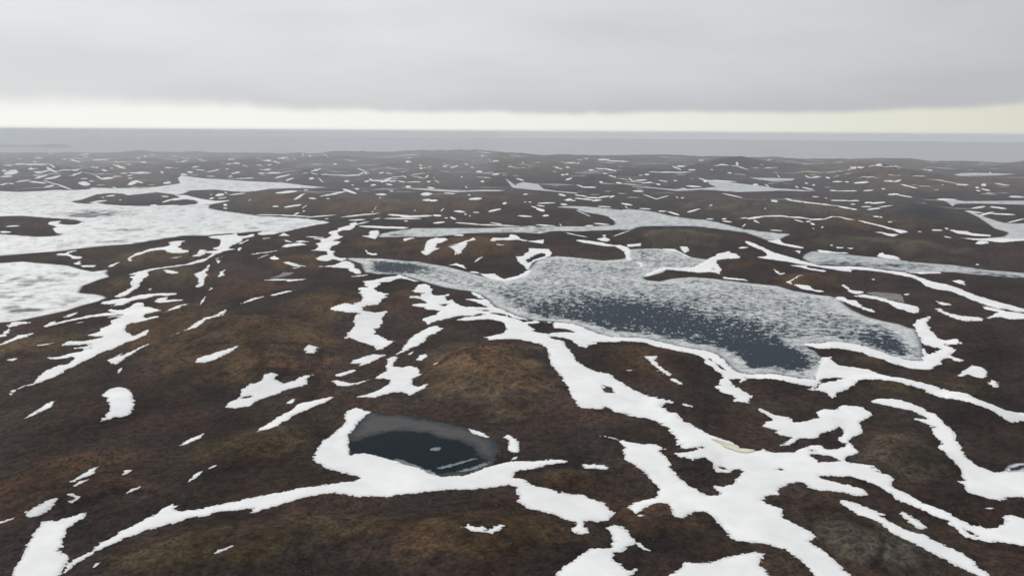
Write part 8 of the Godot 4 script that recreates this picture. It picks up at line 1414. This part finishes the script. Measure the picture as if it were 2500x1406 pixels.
	a.append([1209, -3072, 1214, -3080, 1216, -3080, 1219, -3083, 1220, -3082, 1220, -3077, 1218, -3065, 1214, -3057, 1208, -3048, 1207, -3048, 1205, -3048, 1205, -3051, 1205, -3056, 1206, -3064])
	a.append([1979, -3668, 1983, -3671, 1986, -3675, 1986, -3674, 1982, -3665, 1982, -3663, 1973, -3642, 1969, -3635, 1965, -3632, 1964, -3631, 1962, -3628, 1963, -3631, 1967, -3640, 1975, -3660])
	a.append([190, -6330, 196, -6360, 198, -6379, 201, -6381, 203, -6377, 205, -6366, 208, -6323, 208, -6300, 202, -6258, 199, -6262, 197, -6257, 194, -6246, 193, -6275, 189, -6304])
	a.append([-200, -6606, -197, -6643, -195, -6645, -193, -6664, -191, -6648, -189, -6646, -183, -6594, -182, -6561, -185, -6516, -187, -6522, -189, -6510, -191, -6530, -194, -6546, -199, -6579])
	a.append([-1170, -3064, -1169, -3068, -1170, -3071, -1167, -3068, -1164, -3062, -1162, -3060, -1154, -3043, -1152, -3036, -1151, -3030, -1154, -3035, -1154, -3032, -1155, -3033, -1160, -3043, -1167, -3057])
	return a


func stained_slush() -> void:
	put(sheet_of(pairs([164.4, -617.7, 170.5, -614.4, 178.7, -606.9, 183.4, -602.7, 184, -597.4, 190.5, -595.4, 195.3, -593.4, 188.4, -588.1, 180.4, -589, 174.1, -596.2, 169.1, -608.9]), [], {"look": "tint", "tint": Color(0.6, 0.585, 0.45), "rough": 1.0, "lift": 1.05, "dome": 0.1}, mats.thin), "slush_streak", "yellow-green stained slush on the edge of the branching snowfield below a dark mound", "slush")


func islands() -> void:
	# two low rocky islands off the coast at left
	for a in [["rounded rocky island lying off the coast at left", Vector2(-8739, -15202), 330.0, 700.0, 46.0, 7], ["low flat island off the coast at the left edge", Vector2(-9474, -15174), 520.0, 500.0, 20.0, 8]]:
		var s := Sheet.new()
		var n := FastNoiseLite.new()
		n.seed = a[5]
		n.frequency = 0.004
		n.fractal_octaves = 4
		var across := Vector2(-a[1].y, a[1].x).normalized()
		var along: Vector2 = a[1].normalized()
		for j in 25:
			for i in 25:
				var u := (i - 12) / 12.0
				var v := (j - 12) / 12.0
				var p: Vector2 = a[1] + across * u * a[2] + along * v * a[3]
				var k := maxf(0.0, 1.0 - u * u - v * v)
				s.v.append(Vector3(p.x, SEA - 6.0 + (a[4] + 6.0) * pow(k, 0.7) * (0.8 + 0.6 * n.get_noise_2d(p.x, p.y)), p.y))
				s.c.append(Color(0.03, 0.027, 0.025))
		for j in 24:
			for i in 24:
				var k := j * 25 + i
				s.t.append_array([k, k + 1, k + 26, k, k + 26, k + 25])
		put(finish(s, mats.thin), "rocky_island", a[0], "", "", "structure")


func dwarf_shrubs() -> void:
	# knee-high birch and willow scrub and hummocks that roughen the nearer heath
	var clump := SurfaceTool.new()
	clump.begin(Mesh.PRIMITIVE_TRIANGLES)
	var foot := PackedVector3Array()
	for k in 5:
		var q := k * TAU / 5.0
		foot.append(Vector3(cos(q) * (1.0 + 0.2 * sin(k * 2.3)), -0.15, sin(q) * (1.0 + 0.2 * cos(k * 3.1))))
	var crown := [Vector3(0.15, 0.55, 0.1), Vector3(-0.25, 0.45, -0.2)]
	for k in 5:
		clump.add_vertex(foot[k])
		clump.add_vertex(foot[(k + 1) % 5])
		clump.add_vertex(crown[0 if k < 3 else 1])
	clump.add_vertex(crown[0])
	clump.add_vertex(foot[3])
	clump.add_vertex(crown[1])
	clump.generate_normals()
	var boxes := []
	for p in covers + shores:
		var b := Rect2(p[0], Vector2.ZERO)
		for q in p:
			b = b.expand(q)
		if b.position.y + b.size.y > -1500.0:
			boxes.append([b.grow(1.5), p])
	var dice := RandomNumberGenerator.new()
	dice.seed = 5
	var where: Array[Transform3D] = []
	var tint := PackedColorArray()
	var ni := bears.size()
	for k in 90000:
		var r := sqrt(dice.randf_range(340.0 * 340.0, 1350.0 * 1350.0))
		var b := dice.randf_range(-37.0, 37.0)
		var p := Vector2(r * sin(deg_to_rad(b)), -r * cos(deg_to_rad(b)))
		var lush := wide.get_noise_2d(p.x * 8.0, p.y * 8.0 + 77.0)
		if lush < dice.randf_range(-0.35, 0.35):
			continue
		var bare := true
		for x in boxes:
			if x[0].has_point(p) and Geometry2D.is_point_in_polygon(p, x[1]):
				bare = false
				break
		if not bare:
			continue
		var j := rings.bsearch(r) - 1
		var i := ray0 + int(floor((b + FAN) / STEP))
		var y := ground[j * ni + i].y
		var size := dice.randf_range(0.4, 1.3) * (1.5 if dice.randf() < 0.07 else 1.0)
		where.append(Transform3D(Basis(Vector3.UP, dice.randf() * TAU).scaled(Vector3(size, size * dice.randf_range(0.6, 1.1), size)), Vector3(p.x, y, p.y)))
		var w := dice.randf_range(0.6, 1.5)
		tint.append(Color(0.030 * w, 0.023 * w, 0.012 * w).lerp(Color(0.06 * w, 0.042 * w, 0.02 * w), dice.randf()))
	var mm := MultiMesh.new()
	mm.transform_format = MultiMesh.TRANSFORM_3D
	mm.use_colors = true
	mm.mesh = clump.commit()
	mm.instance_count = where.size()
	for k in where.size():
		mm.set_instance_transform(k, where[k])
		mm.set_instance_color(k, tint[k])
	var o := MultiMeshInstance3D.new()
	o.multimesh = mm
	var m := StandardMaterial3D.new()
	m.resource_name = "scrub"
	m.vertex_color_use_as_albedo = true
	m.roughness = 1.0
	m.metallic_specular = 0.1
	o.material_override = m
	put(o, "dwarf_shrubs", "low dark scrub and hummocks dotted over the nearer heath", "shrubs", "", "stuff")


func haze_banks() -> void:
	# sea haze drifting in over the coast, thickest at left
	for a in [[Vector3(0, 62, -4000), Vector3(27000, 360, 9400), 0.000036], [Vector3(0, 65, -5400), Vector3(26000, 360, 7000), 0.00006], [Vector3(-7600, 65, -5600), Vector3(15000, 360, 7000), 0.00006], [Vector3(-9200, 65, -6000), Vector3(14400, 360, 7200), 0.00007]]:
		var f := FogVolume.new()
		f.shape = RenderingServer.FOG_VOLUME_SHAPE_BOX
		f.size = a[1]
		f.position = a[0]
		var m := FogMaterial.new()
		m.density = a[2]
		m.albedo = Color(0.94, 0.965, 1.0)
		f.material = m
		put(f, "haze", "thin sea haze drifting over the coast", "haze", "banks of sea haze", "stuff")
